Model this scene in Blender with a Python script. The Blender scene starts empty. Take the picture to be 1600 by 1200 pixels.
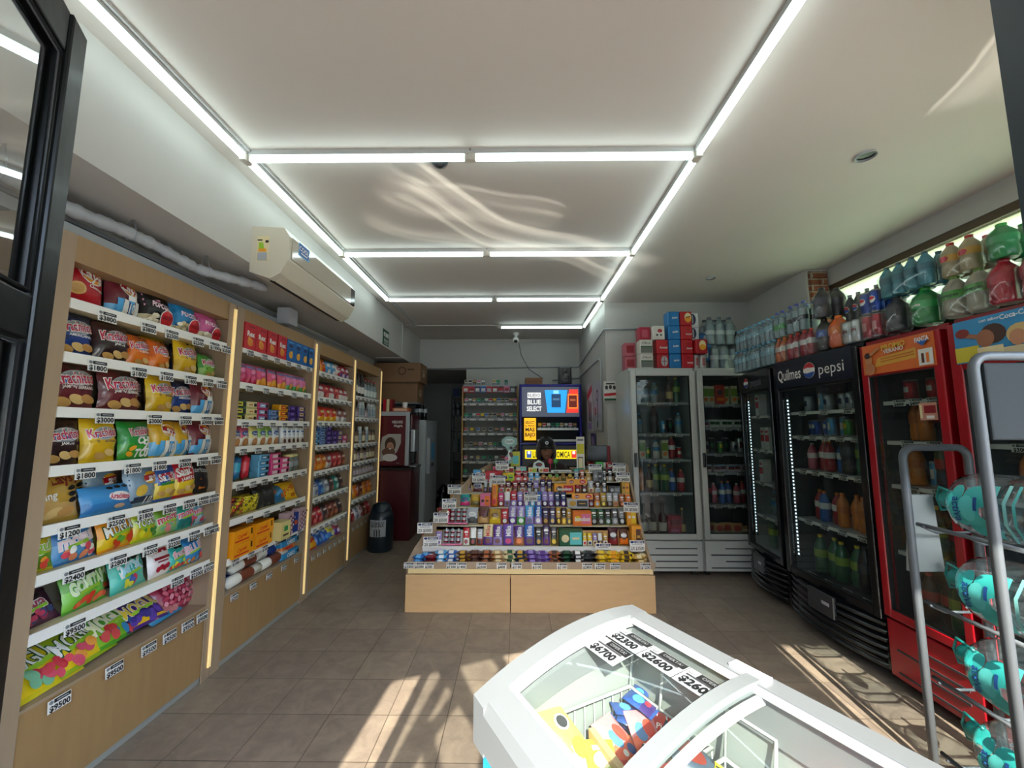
import bpy, bmesh, math, random
from math import sin, cos, pi, radians
from mathutils import Vector, Matrix, Euler
R = random.Random(7)
SC = bpy.context.scene
COL = SC.collection
# ---------------------------------------------------------------- camera
cam = bpy.data.objects.new('camera', bpy.data.cameras.new('camera')); COL.objects.link(cam)
cam.location = (0, 0, 1.44)
cam.rotation_euler = (pi/2 + math.atan(70/634), 0, math.atan(7/634))
cam.data.sensor_width = 36; cam.data.lens = 36*634/1600
cam.data.clip_start = 0.02; cam.data.clip_end = 200
SC.camera = cam
# ---------------------------------------------------------------- sky, sun, exposure
w = bpy.data.worlds.new('sky'); SC.world = w; w.use_nodes = True
nt = w.node_tree; nt.nodes.clear()
sky = nt.nodes.new('ShaderNodeTexSky'); sky.sky_type = 'NISHITA'; sky.sun_disc = False
sky.sun_elevation = radians(36); sky.sun_rotation = radians(180)
bg = nt.nodes.new('ShaderNodeBackground'); bg.inputs['Strength'].default_value = 2.2
wo = nt.nodes.new('ShaderNodeOutputWorld')
nt.links.new(sky.outputs[0], bg.inputs[0]); nt.links.new(bg.outputs[0], wo.inputs[0])
sd = bpy.data.lights.new('sun', 'SUN'); sd.energy = 14; sd.angle = radians(0.55); sd.color = (1.0, .93, .80)
sun = bpy.data.objects.new('sun', sd); COL.objects.link(sun)
sun.rotation_euler = Vector((0.075, 1.0, -0.72)).to_track_quat('-Z', 'Y').to_euler()
SC.view_settings.view_transform = 'Standard'; SC.view_settings.look = 'None'
SC.view_settings.exposure = 0.53; SC.view_settings.gamma = 1; SC.view_settings.use_curve_mapping = False
SC.cycles.max_bounces = 9; SC.cycles.transparent_max_bounces = 24; SC.cycles.caustics_reflective = False; SC.cycles.caustics_refractive = False
TUBE_STRENGTH = 5.5
def add_glint_spot(name, loc, aim, along, half_u, half_v, power, seed, streak):
    """added spot lamp, patterned beam standing in for sun off freezer and cooler glass"""
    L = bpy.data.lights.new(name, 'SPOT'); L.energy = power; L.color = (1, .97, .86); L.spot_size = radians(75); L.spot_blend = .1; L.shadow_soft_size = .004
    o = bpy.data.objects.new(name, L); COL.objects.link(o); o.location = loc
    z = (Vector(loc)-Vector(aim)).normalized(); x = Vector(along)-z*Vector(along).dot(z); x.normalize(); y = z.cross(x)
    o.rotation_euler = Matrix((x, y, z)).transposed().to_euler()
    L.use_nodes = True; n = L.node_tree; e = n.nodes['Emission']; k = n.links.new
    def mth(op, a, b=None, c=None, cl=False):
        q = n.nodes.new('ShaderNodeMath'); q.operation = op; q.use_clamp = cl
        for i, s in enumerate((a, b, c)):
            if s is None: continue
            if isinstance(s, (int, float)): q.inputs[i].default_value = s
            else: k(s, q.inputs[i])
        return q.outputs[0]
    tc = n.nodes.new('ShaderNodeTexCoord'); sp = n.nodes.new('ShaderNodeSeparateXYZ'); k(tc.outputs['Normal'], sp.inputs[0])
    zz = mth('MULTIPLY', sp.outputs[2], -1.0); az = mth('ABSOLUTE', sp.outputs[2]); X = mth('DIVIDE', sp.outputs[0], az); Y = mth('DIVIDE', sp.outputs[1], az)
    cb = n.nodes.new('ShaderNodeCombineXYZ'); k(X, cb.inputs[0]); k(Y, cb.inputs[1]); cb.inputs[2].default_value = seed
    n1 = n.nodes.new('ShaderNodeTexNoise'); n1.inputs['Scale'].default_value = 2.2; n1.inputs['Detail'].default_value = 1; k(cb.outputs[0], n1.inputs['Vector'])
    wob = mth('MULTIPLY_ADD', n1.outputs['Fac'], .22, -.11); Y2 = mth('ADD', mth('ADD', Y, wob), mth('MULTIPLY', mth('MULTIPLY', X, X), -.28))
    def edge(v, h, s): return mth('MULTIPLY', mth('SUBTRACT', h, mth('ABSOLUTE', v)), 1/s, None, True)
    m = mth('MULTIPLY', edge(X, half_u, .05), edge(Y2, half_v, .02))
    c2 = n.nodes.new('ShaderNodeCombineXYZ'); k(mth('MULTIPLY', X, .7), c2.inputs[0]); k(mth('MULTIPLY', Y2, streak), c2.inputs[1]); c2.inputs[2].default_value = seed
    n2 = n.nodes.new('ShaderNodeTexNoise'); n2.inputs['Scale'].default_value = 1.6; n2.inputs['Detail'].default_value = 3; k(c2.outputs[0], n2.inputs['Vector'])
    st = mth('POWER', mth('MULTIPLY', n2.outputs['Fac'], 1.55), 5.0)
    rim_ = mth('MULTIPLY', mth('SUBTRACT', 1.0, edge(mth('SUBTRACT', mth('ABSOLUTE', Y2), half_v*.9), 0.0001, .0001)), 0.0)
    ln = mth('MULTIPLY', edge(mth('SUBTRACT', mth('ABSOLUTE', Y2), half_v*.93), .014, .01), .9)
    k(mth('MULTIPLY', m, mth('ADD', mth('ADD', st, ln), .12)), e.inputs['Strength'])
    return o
add_glint_spot('added_glint_spot', (.12, 1.15, .95), (.05, 3.1, 2.95), (.78, .60, 0), .42, .085, 150, 3.1, 16)
add_glint_spot('added_glint_spot', (.10, 1.05, .95), (-.35, 2.75, 2.95), (.85, .45, 0), .26, .10, 110, 8.2, 14)
add_glint_spot('added_glint_spot', (1.9, 1.6, 1.3), (2.05, 1.45, 2.95), (.3, 1, 0), .22, .13, 60, 5.0, 3)
add_glint_spot('added_glint_spot', (1.9, 1.6, 1.3), (1.75, .95, 2.95), (.4, 1, 0), .2, .1, 60, 1.0, 3)
# ---------------------------------------------------------------- colours
def _l(c): return c/12.92 if c <= .04045 else ((c+.055)/1.055)**2.4
CN = dict(red='c8142a', dred='8e0f1e', maroon='6b1c2c', wine='48101c', pink='e0709a', hot='d42a78', orange='ee7a1a', amber='f0a020', yellow='f2cc1c',
  gold='c79a35', cream='ead9a8', tan='c79a62', brown='5a3220', choco='38201a', green='2f9a3a', lime='9ac832', dgreen='12502e', teal='1f9a92',
  aqua='66c8c8', sky='58aee6', blue='1a62b8', navy='17295e', purple='5a2c8c', lilac='9a84c8', dpurple='35184e', black='111114', grey='7c8084',
  silver='b4b8bc', white='eceae4', skin='b07c5c', olive='6c6434', copper='b8683c', steel='90969a', dgrey='38393c')
_hc = {}
def hx(c):
    if isinstance(c, tuple): return c
    if c not in _hc:
        h = CN.get(c, c); _hc[c] = tuple(_l(int(h[i:i+2], 16)/255) for i in (0, 2, 4)) + (1.0,)
    return _hc[c]
# ---------------------------------------------------------------- materials
_M = {}
def mat(name, col=None, rough=.5, metal=0, emit=0, coat=0, noise=0.0, nscale=12, bump=0.0, bscale=40, attr=False, spec=.5, stretch=None, sheen=0):
    if name in _M: return _M[name]
    m = bpy.data.materials.new(name); m.use_nodes = True; n = m.node_tree; b = n.nodes['Principled BSDF']
    b.inputs['Roughness'].default_value = rough; b.inputs['Metallic'].default_value = metal
    b.inputs['Specular IOR Level'].default_value = spec; b.inputs['Coat Weight'].default_value = coat; b.inputs['Coat Roughness'].default_value = .12
    if sheen: b.inputs['Sheen Weight'].default_value = sheen
    tc = n.nodes.new('ShaderNodeTexCoord'); mp = n.nodes.new('ShaderNodeMapping'); n.links.new(tc.outputs['Object'], mp.inputs[0])
    if stretch: mp.inputs['Scale'].default_value = stretch
    if attr:
        src = n.nodes.new('ShaderNodeAttribute'); src.attribute_name = 'Col'; out = src.outputs['Color']
    else:
        rgb = n.nodes.new('ShaderNodeRGB'); rgb.outputs[0].default_value = hx(col); out = rgb.outputs[0]
    nz = n.nodes.new('ShaderNodeTexNoise'); nz.inputs['Scale'].default_value = nscale; nz.inputs['Detail'].default_value = 4
    n.links.new(mp.outputs[0], nz.inputs['Vector'])
    hs = n.nodes.new('ShaderNodeHueSaturation'); mr = n.nodes.new('ShaderNodeMapRange')
    g_ = .86 if attr and not emit else 1; mr.inputs['To Min'].default_value = (1-noise-.01)*g_; mr.inputs['To Max'].default_value = (1+noise+.01)*g_
    n.links.new(nz.outputs['Fac'], mr.inputs['Value']); n.links.new(mr.outputs[0], hs.inputs['Value']); n.links.new(out, hs.inputs['Color'])
    n.links.new(hs.outputs[0], b.inputs['Base Color'])
    if bump:
        n2 = n.nodes.new('ShaderNodeTexNoise'); n2.inputs['Scale'].default_value = bscale; n.links.new(mp.outputs[0], n2.inputs['Vector'])
        bp = n.nodes.new('ShaderNodeBump'); bp.inputs['Strength'].default_value = bump; bp.inputs['Distance'].default_value = .004
        n.links.new(n2.outputs['Fac'], bp.inputs['Height']); n.links.new(bp.outputs[0], b.inputs['Normal'])
    if emit:
        n.links.new(hs.outputs[0], b.inputs['Emission Color']); b.inputs['Emission Strength'].default_value = emit
    _M[name] = m; return m
def glassy(name, tint='ffffff', refl=1.0, haze=0.0, hazecol='c8d0d4', rough=.02, base=None):
    """a thin clear sheet: see-through, with mirror reflection growing at grazing angles and a little haze"""
    if name in _M: return _M[name]
    m = bpy.data.materials.new(name); m.use_nodes = True; n = m.node_tree; n.nodes.clear()
    o = n.nodes.new('ShaderNodeOutputMaterial'); t = n.nodes.new('ShaderNodeBsdfTransparent'); t.inputs[0].default_value = hx(tint)
    g = n.nodes.new('ShaderNodeBsdfGlossy'); g.inputs['Roughness'].default_value = rough
    d = n.nodes.new('ShaderNodeBsdfDiffuse'); d.inputs[0].default_value = hx(hazecol)
    f = n.nodes.new('ShaderNodeLayerWeight'); f.inputs[0].default_value = .5
    pw = n.nodes.new('ShaderNodeMath'); pw.operation = 'POWER'; pw.inputs[1].default_value = 4.5; n.links.new(f.outputs['Facing'], pw.inputs[0])
    mu = n.nodes.new('ShaderNodeMath'); mu.operation = 'MULTIPLY_ADD'; mu.inputs[1].default_value = .8*refl; mu.inputs[2].default_value = .045*refl if base is None else base; mu.use_clamp = True; n.links.new(pw.outputs[0], mu.inputs[0])
    nz = n.nodes.new('ShaderNodeTexNoise'); nz.inputs['Scale'].default_value = 3
    m2 = n.nodes.new('ShaderNodeMath'); m2.operation = 'MULTIPLY'; m2.inputs[1].default_value = haze*2; n.links.new(nz.outputs['Fac'], m2.inputs[0])
    a = n.nodes.new('ShaderNodeMixShader'); b = n.nodes.new('ShaderNodeMixShader')
    n.links.new(m2.outputs[0], a.inputs[0]); n.links.new(t.outputs[0], a.inputs[1]); n.links.new(d.outputs[0], a.inputs[2])
    n.links.new(mu.outputs[0], b.inputs[0]); n.links.new(a.outputs[0], b.inputs[1]); n.links.new(g.outputs[0], b.inputs[2])
    n.links.new(b.outputs[0], o.inputs[0]); _M[name] = m; return m
def P_film(): return mat('printed_film', attr=True, rough=.33, coat=.25, bump=.35, bscale=55)
def P_card(): return mat('printed_card', attr=True, rough=.45, noise=.03)
def P_matt(): return mat('painted_matt', attr=True, rough=.65, noise=.05)
def P_plas(): return mat('coloured_plastic', attr=True, rough=.3, coat=.2)
def P_metl(): return mat('coloured_metal', attr=True, rough=.32, metal=.55)
def P_lit():  return mat('backlit_print', attr=True, rough=.4, emit=.8)
def P_clear(): return glassy('clear_plastic', 'dfeaec', .9, .16, 'c4d2d6', .08)
def P_wrap(): return glassy('shrink_film', 'f4f6f6', 1.0, .015, 'e8ecee', .08)
def P_glass(): return glassy('door_glass', 'd2dcd8', 1.0, .03, 'a8b4b4', .01)
def WOOD():
    return mat('beech_melamine', '96764e', rough=.42, noise=.13, nscale=5, stretch=(6, 6, .7))
def WOODX():
    return mat('beech_melamine_edge', '98826a', rough=.45, noise=.12, nscale=5, stretch=(6, 6, .7))
# ---------------------------------------------------------------- text outlines
_T = {}
def text2d(s, bold=0.0):
    k = (s, bold)
    if k not in _T:
        cu = bpy.data.curves.new('lettering', 'FONT'); cu.body = s; cu.size = 1; cu.resolution_u = 2; cu.offset = bold; cu.fill_mode = 'FRONT'
        ob = bpy.data.objects.new('lettering', cu)
        me = bpy.data.meshes.new_from_object(ob)
        v = [(p.co.x/.72, p.co.y/.72-.5) for p in me.vertices]; f = [tuple(p.vertices) for p in me.polygons]
        x0 = min(p[0] for p in v); x1 = max(p[0] for p in v); v = [(x-(x0+x1)/2, y) for x, y in v]
        bpy.data.objects.remove(ob); bpy.data.curves.remove(cu); bpy.data.meshes.remove(me)
        _T[k] = (v, f, x1-x0)
    return _T[k]
# ---------------------------------------------------------------- mesh builder
class MB:
    def __init__(s, T=None): s.v = []; s.f = []; s.c = []; s.sm = []; s.mi = []; s.T = T or Matrix()
    def add(s, vs, fs, col='white', smooth=False, mi=0):
        o = len(s.v); T = s.T
        s.v += [tuple(T @ Vector(p)) for p in vs]; col = hx(col) if not callable(col) else col
        for i, f in enumerate(fs):
            s.f.append(tuple(o+k for k in f)); s.c.append(hx(col(i)) if callable(col) else col); s.sm.append(smooth); s.mi.append(mi)
        return s
    def box(s, x0, y0, z0, x1, y1, z1, col='white', mi=0, cols=None):
        vs = [(x, y, z) for z in (z0, z1) for y in (y0, y1) for x in (x0, x1)]
        fs = [(0, 2, 3, 1), (4, 5, 7, 6), (0, 1, 5, 4), (3, 2, 6, 7), (2, 0, 4, 6), (1, 3, 7, 5)]   # bottom top front back left right
        return s.add(vs, fs, (lambda i: cols[i]) if cols else col, False, mi)
    def cbox(s, x0, y0, z0, x1, y1, z1, r=.01, col='white', mi=0):
        bm = bmesh.new()
        for x in (0, 1):
            for y in (0, 1):
                for z in (0, 1):
                    X, Y, Z = (x1 if x else x0), (y1 if y else y0), (z1 if z else z0); a, b, c = r*(1-2*x), r*(1-2*y), r*(1-2*z)
                    for q in ((a, b, 0), (a, 0, c), (0, b, c), (a*.3, b*.3, c*.3)): bm.verts.new((X+q[0], Y+q[1], Z+q[2]))
        bmesh.ops.convex_hull(bm, input=bm.verts); bm.verts.index_update()
        bmesh.ops.dissolve_limit(bm, angle_limit=.02, verts=bm.verts, edges=bm.edges); bm.verts.index_update()
        s.add([v.co[:] for v in bm.verts], [tuple(v.index for v in f.verts) for f in bm.faces], col, False, mi); bm.free(); return s
    def lathe(s, prof, seg=16, col='white', mi=0, at=(0, 0, 0), smooth=True, cap=True, sx=1, sy=1):
        vs = [(at[0]+r*cos(2*pi*k/seg)*sx, at[1]+r*sin(2*pi*k/seg)*sy, at[2]+z) for r, z in prof for k in range(seg)]
        fs = [(i*seg+k, i*seg+(k+1) % seg, (i+1)*seg+(k+1) % seg, (i+1)*seg+k) for i in range(len(prof)-1) for k in range(seg)]
        if callable(col): cc = lambda i: col(i//seg)
        else: cc = col
        s.add(vs, fs, cc, smooth, mi)
        if cap:
            s.add([vs[k] for k in range(seg)][::-1], [tuple(range(seg))], col(0) if callable(col) else col, False, mi)
            s.add(vs[-seg:], [tuple(range(seg))], col(len(prof)-2) if callable(col) else col, False, mi)
        return s
    def tube(s, pts, r, seg=8, col='white', mi=0, closed=False):
        P = [Vector(p) for p in pts]; n = len(P); vs = []; u = None
        for i in range(n):
            a = P[(i-1) % n] if (closed or i) else P[i]; b = P[(i+1) % n] if (closed or i < n-1) else P[i]
            d = (b-a).normalized()
            if u is None: u = d.orthogonal().normalized()
            u = (u-d*u.dot(d)); u = u.normalized() if u.length > 1e-6 else d.orthogonal().normalized()
            q = d.cross(u); rr = r[i] if isinstance(r, (list, tuple)) else r
            vs += [P[i]+(u*cos(2*pi*k/seg)+q*sin(2*pi*k/seg))*rr for k in range(seg)]
        m = n if closed else n-1
        fs = [(i*seg+k, i*seg+(k+1) % seg, ((i+1) % n)*seg+(k+1) % seg, ((i+1) % n)*seg+k) for i in range(m) for k in range(seg)]
        if not closed: fs += [tuple(range(seg))[::-1], tuple((n-1)*seg+k for k in range(seg))]
        return s.add(vs, fs, col, True, mi)
    def prism(s, poly, axis, a, b, col='white', mi=0, smooth=False):
        """poly of 2D points extruded along axis 'x','y','z' from a to b"""
        def p3(p, t): return {'x': (t, p[0], p[1]), 'y': (p[0], t, p[1]), 'z': (p[0], p[1], t)}[axis]
        n = len(poly); vs = [p3(p, a) for p in poly]+[p3(p, b) for p in poly]
        s.add(vs, [tuple(range(n)), tuple(range(2*n-1, n-1, -1))], col, False, mi)
        return s.add(vs, [(i, n+i, n+(i+1) % n, (i+1) % n) for i in range(n)], col, smooth, mi)
    def grid(s, fn, nu, nv, col='white', mi=0, smooth=True):
        vs = [fn(i/nu, j/nv) for j in range(nv+1) for i in range(nu+1)]; W = nu+1
        fs = [(j*W+i, j*W+i+1, (j+1)*W+i+1, (j+1)*W+i) for j in range(nv) for i in range(nu)]
        if callable(col): cc = lambda k: col((k % nu+.5)/nu, (k//nu+.5)/nv)
        else: cc = col
        return s.add(vs, fs, cc, smooth, mi)
    # flat artwork: warp(x, y, layer) -> 3D point
    def art(s, els, warp, layer=1, mi=0):
        for e in els:
            k = e[0]
            if k == 'ell':
                _, cx, cy, rx, ry, c = e[:6]; rot = e[6] if len(e) > 6 else 0; ca, sa = cos(rot), sin(rot); N = 14
                pts = [(0, 0)]+[(q*cos(2*pi*j/N), q*sin(2*pi*j/N)) for q in (.5, 1) for j in range(N)]
                vs = [warp(cx+px*rx*ca-py*ry*sa, cy+px*rx*sa+py*ry*ca, layer) for px, py in pts]
                fs = [(0, 1+j, 1+(j+1) % N) for j in range(N)]+[(1+j, 1+N+j, 1+N+(j+1) % N, 1+(j+1) % N) for j in range(N)]
                s.add(vs, fs, c, True, mi)
            elif k == 'rect':
                _, cx, cy, w_, h_, c = e[:6]; rot = e[6] if len(e) > 6 else 0; ca, sa = cos(rot), sin(rot); nx, ny = (4, 3)
                vs = []
                for j in range(ny+1):
                    for i in range(nx+1):
                        px, py = (i/nx-.5)*w_, (j/ny-.5)*h_; vs.append(warp(cx+px*ca-py*sa, cy+px*sa+py*ca, layer))
                fs = [(j*5+i, j*5+i+1, (j+1)*5+i+1, (j+1)*5+i) for j in range(ny) for i in range(nx)]
                s.add(vs, fs, c, True, mi)
            elif k == 'poly':
                _, pts, c = e; s.add([warp(x, y, layer) for x, y in pts], [tuple(range(len(pts)))], c, False, mi)
            elif k == 'txt':
                _, st, cx, cy, h_, c = e[:6]; mw = e[6] if len(e) > 6 else 9; rot = e[7] if len(e) > 7 else 0; bo = e[8] if len(e) > 8 else .02
                v, f, wd = text2d(st, bo); sx = h_ if wd*h_ <= mw else mw/wd; ca, sa = cos(rot), sin(rot)
                s.add([warp(cx+x*sx*ca-y*h_*sa, cy+x*sx*sa+y*h_*ca, layer) for x, y in v], f, c, True, mi)
            layer += 1
        return s
    def mesh(s, name, mats):
        me = bpy.data.meshes.new(name); me.from_pydata(s.v, [], s.f)
        me.polygons.foreach_set('use_smooth', s.sm); me.polygons.foreach_set('material_index', s.mi)
        a = me.color_attributes.new('Col', 'BYTE_COLOR', 'CORNER'); buf = []
        for f, c in zip(s.f, s.c): buf += list(c)*len(f)
        a.data.foreach_set('color', buf)
        for m in (mats if isinstance(mats, (list, tuple)) else [mats]): me.materials.append(m)
        me.update(); return me
    def build(s, name, mats, parent=None, loc=None, rot=None):
        o = bpy.data.objects.new(name, s.mesh(name, mats)); COL.objects.link(o)
        if parent is not None: o.parent = parent
        if loc: o.location = loc
        if rot: o.rotation_euler = rot
        return o
def tag(o, label=None, cat=None, group=None, kind=None):
    if label: o['label'] = label
    if cat: o['category'] = cat
    if group: o['group'] = group
    if kind: o['kind'] = kind
    return o
def empty(name, loc=(0, 0, 0), rz=0, label=None, cat=None, group=None):
    o = bpy.data.objects.new(name, None); COL.objects.link(o); o.location = loc; o.rotation_euler = (0, 0, rz)
    o.empty_display_size = .05; return tag(o, label, cat, group)
def struct(name, mb, mats): return tag(mb.build(name, mats), kind='structure')
def meshobj(name, me, parent):
    o = bpy.data.objects.new(name, me); COL.objects.link(o); o.parent = parent; return o
def copy_tree(o, parent=None):
    c = o.copy(); COL.objects.link(c)
    for k in ('label', 'group'):
        if k in c and parent is None: del c[k]
    if parent is not None: c.parent = parent
    for ch in KIDS.get(o.name, []): copy_tree(ch, c)
    return c
KIDS = {}
ORD = ['', 'first', 'second', 'third', 'fourth', 'fifth', 'sixth', 'seventh', 'eighth', 'ninth', 'tenth', 'eleventh', 'twelfth', 'thirteenth', 'fourteenth',
  'fifteenth', 'sixteenth', 'seventeenth', 'eighteenth', 'nineteenth', 'twentieth', 'twenty-first', 'twenty-second', 'twenty-third', 'twenty-fourth', 'twenty-fifth',
  'twenty-sixth', 'twenty-seventh', 'twenty-eighth', 'twenty-ninth', 'thirtieth']
def nth(i, n, side='left'):
    if i == 1: return 'leftmost'
    if i == n: return 'rightmost'
    return ORD[i]+' from '+side
class Frame:
    def __init__(s, x, y, z, ang): s.o = Vector((x, y, z)); s.a = ang; s.R = Matrix.Rotation(ang, 3, 'Z')
    def p(s, x, y, z): return s.o+s.R @ Vector((x, y, z))
WORLD = Frame(0, 0, 0, 0)
_K = {}
def spawn(key, builder, fr, pos, label, group, rz=0, rx=0, ry=0, sc=1, cat=None):
    """first use builds the thing with its parts, later uses copy it and each part"""
    if key not in _K:
        r = builder()
        for ch in r.children_recursive: KIDS.setdefault(ch.parent.name, []).append(ch)
        r['_k'] = 1; del r['_k']; _K[key] = r
    else: r = copy_tree(_K[key])
    r.location = fr.p(*pos); r.rotation_euler = Euler((rx, ry, 0)).to_matrix().to_euler() if False else (Matrix.Rotation(fr.a+rz, 3, 'Z') @ Matrix.Rotation(rx, 3, 'X') @ Matrix.Rotation(ry, 3, 'Y')).to_euler()
    r.scale = (sc, sc, sc) if not isinstance(sc, tuple) else sc
    r['label'] = label; r['group'] = group
    if cat: r['category'] = cat
    return r

def short(desc, rest, lim=16):
    """label text of at most sixteen words"""
    if len((desc+' '+rest).split()) > lim and ' with ' in desc: desc = desc.split(' with ')[0]
    if len((desc+' '+rest).split()) > lim: desc = ' '.join(desc.split()[:lim-len(rest.split())])
    return f'{desc}, {rest}'
# ================================================================ products
def m_bag(w, h, d, base, els=(), low=None, split=.4, seed=0, seal=None):
    """pillow bag standing on z=0, front towards -y, printed film"""
    rr = random.Random(seed); ph = [rr.uniform(0, 6) for _ in range(6)]
    def th(x, t):
        e = max(0, 1-abs(2*x)**3.0)**.55; v = max(0, sin(pi*min(1, max(0, (t-.03)/.93))))**.55
        return d/2*e*v+.0012
    def wr(x, t): return (sin(19*x+ph[0]+7*t)*sin(11*t+ph[1])*.5+sin(31*t+ph[2]+9*x)*.35)*d*.05*(sin(pi*t)**.5 if 0 < t < 1 else 0)
    def S(x, t, lay=0):
        X = x*w*(1-.07*sin(pi*t)+.02*sin(9*t+ph[3])); return (X, -(th(x, t)+wr(x, t))-lay*.0009, t*h)
    sl = seal or base
    def cf(u, v):
        if v > .955 or v < .04: return sl
        return (low or base) if v < split+.05*sin(7*u+ph[4]) else base
    b = MB(); b.grid(lambda u, v: S(u-.5, v), 10, 14, cf)
    b.grid(lambda u, v: (lambda p: (-p[0], -p[1]*.8, p[2]))(S(u-.5, v)), 8, 8, base)
    b.art(els, lambda x, y, l: S(max(-.49, min(.49, x/w)), max(.01, min(.99, y/h)), l))
    return b
def bag(w, h, d, base, els=(), low=None, split=.4, seed=0, seal=None, name='snack_bag', cat='snack bag'):
    def f():
        o = m_bag(w, h, d, base, els, low, split, seed, seal).build(name, P_film()); return tag(o, cat=cat)
    return f
def carton(w, h, d, base, els=(), side=None, top=None, name='carton', cat='box', mt=None, r=0):
    def f():
        b = MB(); sd_ = side or base; tp = top or base
        if r: b.cbox(-w/2, -d, 0, w/2, 0, h, r, base)
        else: b.box(-w/2, -d, 0, w/2, 0, h, cols=[base, tp, base, base, sd_, sd_])
        b.art(els, lambda x, y, l: (x, -d-l*.0006, y))
        return tag(b.build(name, mt() if mt else P_card()), cat=cat)
    return f
def bottle_prof(R_, H_, kind='soda'):
    if kind == 'soda': return [(R_*.8, 0), (R_, R_*.25), (R_*.97, H_*.3), (R_*.9, H_*.36), (R_, H_*.42), (R_, H_*.62), (R_*.85, H_*.74), (R_*.45, H_*.88), (R_*.32, H_*.93), (R_*.32, H_*.95)]
    if kind == 'water': return [(R_*.85, 0), (R_, R_*.2), (R_*.93, H_*.12), (R_, H_*.2), (R_*.93, H_*.28), (R_, H_*.36), (R_, H_*.6), (R_*.93, H_*.66), (R_*.98, H_*.72), (R_*.6, H_*.86), (R_*.4, H_*.93), (R_*.4, H_*.95)]
    if kind == 'wine': return [(R_*.9, 0), (R_, R_*.15), (R_, H_*.58), (R_*.8, H_*.66), (R_*.38, H_*.74), (R_*.34, H_*.95)]
    if kind == 'jar': return [(R_*.9, 0), (R_, R_*.2), (R_, H_*.75), (R_*.85, H_*.84), (R_*.85, H_*.88)]
    if kind == 'spray': return [(R_*.9, 0), (R_, .004), (R_, H_*.76), (R_*.7, H_*.8)]
def bottle_parts(root, R_, H_, body='white', clear=False, label=None, lz=(.42, .62), cap='white', kind='soda', ltxt=None, seg=14, at=(0, 0, 0), liquid=None, capr=None, partname='body', els=()):
    pr = bottle_prof(R_, H_, kind)
    b = MB(); b.lathe(pr, seg, body, at=at); bo = b.build(partname, P_clear() if clear else P_plas(), root)
    if liquid:
        q = MB(); q.lathe([(r*.93, z+.002) for r, z in pr if z < H_*.78], seg, liquid, at=at); q.build('contents', P_plas(), root)
    if label:
        lb = MB(); z0, z1 = lz[0]*H_, lz[1]*H_; rr = max([r for r, z in pr if z0-.03*H_ <= z <= z1+.03*H_]+[R_*.98])+.0012
        lb.lathe([(rr, z0), (rr, z1)], seg, label, at=at, cap=False)
        wp = lambda x, y, l: (at[0]+(rr+l*.0007)*sin(x/rr), at[1]-(rr+l*.0007)*cos(x/rr), at[2]+y)
        ee = list(els)
        if ltxt: ee.append(('txt', ltxt[0], 0, (z0+z1)/2, (z1-z0)*.4, ltxt[1], rr*1.7))
        lb.art(ee, wp); lb.build('label', P_film(), root)
    cr = capr or pr[-1][0]*1.15
    c = MB(); zc = pr[-1][1]; c.lathe([(cr*.95, zc-.006), (cr, zc), (cr, H_*.995), (cr*.8, H_)], 12, cap, at=at); c.build('cap', P_plas(), root)
    return bo
def bottle(R_, H_, name='bottle', cat='bottle', **k):
    def f():
        r = empty(name); tag(r, cat=cat); bottle_parts(r, R_, H_, **k); return r
    return f
def can(R_, H_, c1, els=(), name='drink_can', cat='can', lid='silver'):
    def f():
        b = MB(); b.lathe([(R_*.8, 0), (R_, .008), (R_, H_-.012), (R_*.82, H_-.002), (R_*.78, H_-.004)], 14, lambda i: lid if i in (0, 2, 3) else c1)
        b.art(els, lambda x, y, l: ((R_+l*.0007)*sin(x/R_), -(R_+l*.0007)*cos(x/R_), y))
        return tag(b.build(name, P_metl()), cat=cat)
    return f
def bar(w, h, d, c1, c2='white', c3=None, txt=None, tc='white', name='chocolate_bar', cat='chocolate bar', style=0):
    """upright flow-wrapped bar with a picture at its foot and lettering running up it"""
    def f():
        b = MB()
        def S(u, v, l=0): return ((u-.5)*w, -d/2-(d/2*(1-abs(2*u-1)**6)**.6)*(1 if .06 < v < .94 else .25)-l*.0006, v*h)
        b.grid(lambda u, v: S(u, v), 6, 10, lambda u, v: (c2 if v < .38 else c1) if style == 0 else (c2 if .3 < v < .62 else c1))
        b.grid(lambda u, v: ((.5-u)*w, 0, v*h), 1, 1, c1)
        b.add([S(0, 0), S(0, 1), (-w/2, 0, h), (-w/2, 0, 0)], [(0, 1, 2, 3)], c1); b.add([S(1, 0), S(1, 1), (w/2, 0, h), (w/2, 0, 0)], [(3, 2, 1, 0)], c1)
        b.add([S(0, 1), S(1, 1), (w/2, 0, h), (-w/2, 0, h)], [(0, 1, 2, 3)], c1)
        wp = lambda x, y, l: S(x/w+.5, y/h, l)
        el = []
        if c3: el.append(('ell', 0, h*.2, w*.3, h*.13, c3))
        if txt: el.append(('txt', txt, 0, h*.68, w*.5, tc, h*.5, pi/2))
        else: el += [('rect', 0, h*.74, w*.62, h*.1, tc), ('rect', w*.05, h*.58, w*.4, h*.04, tc)]
        b.art(el, wp); return tag(b.build(name, P_film()), cat=cat)
    return f
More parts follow.
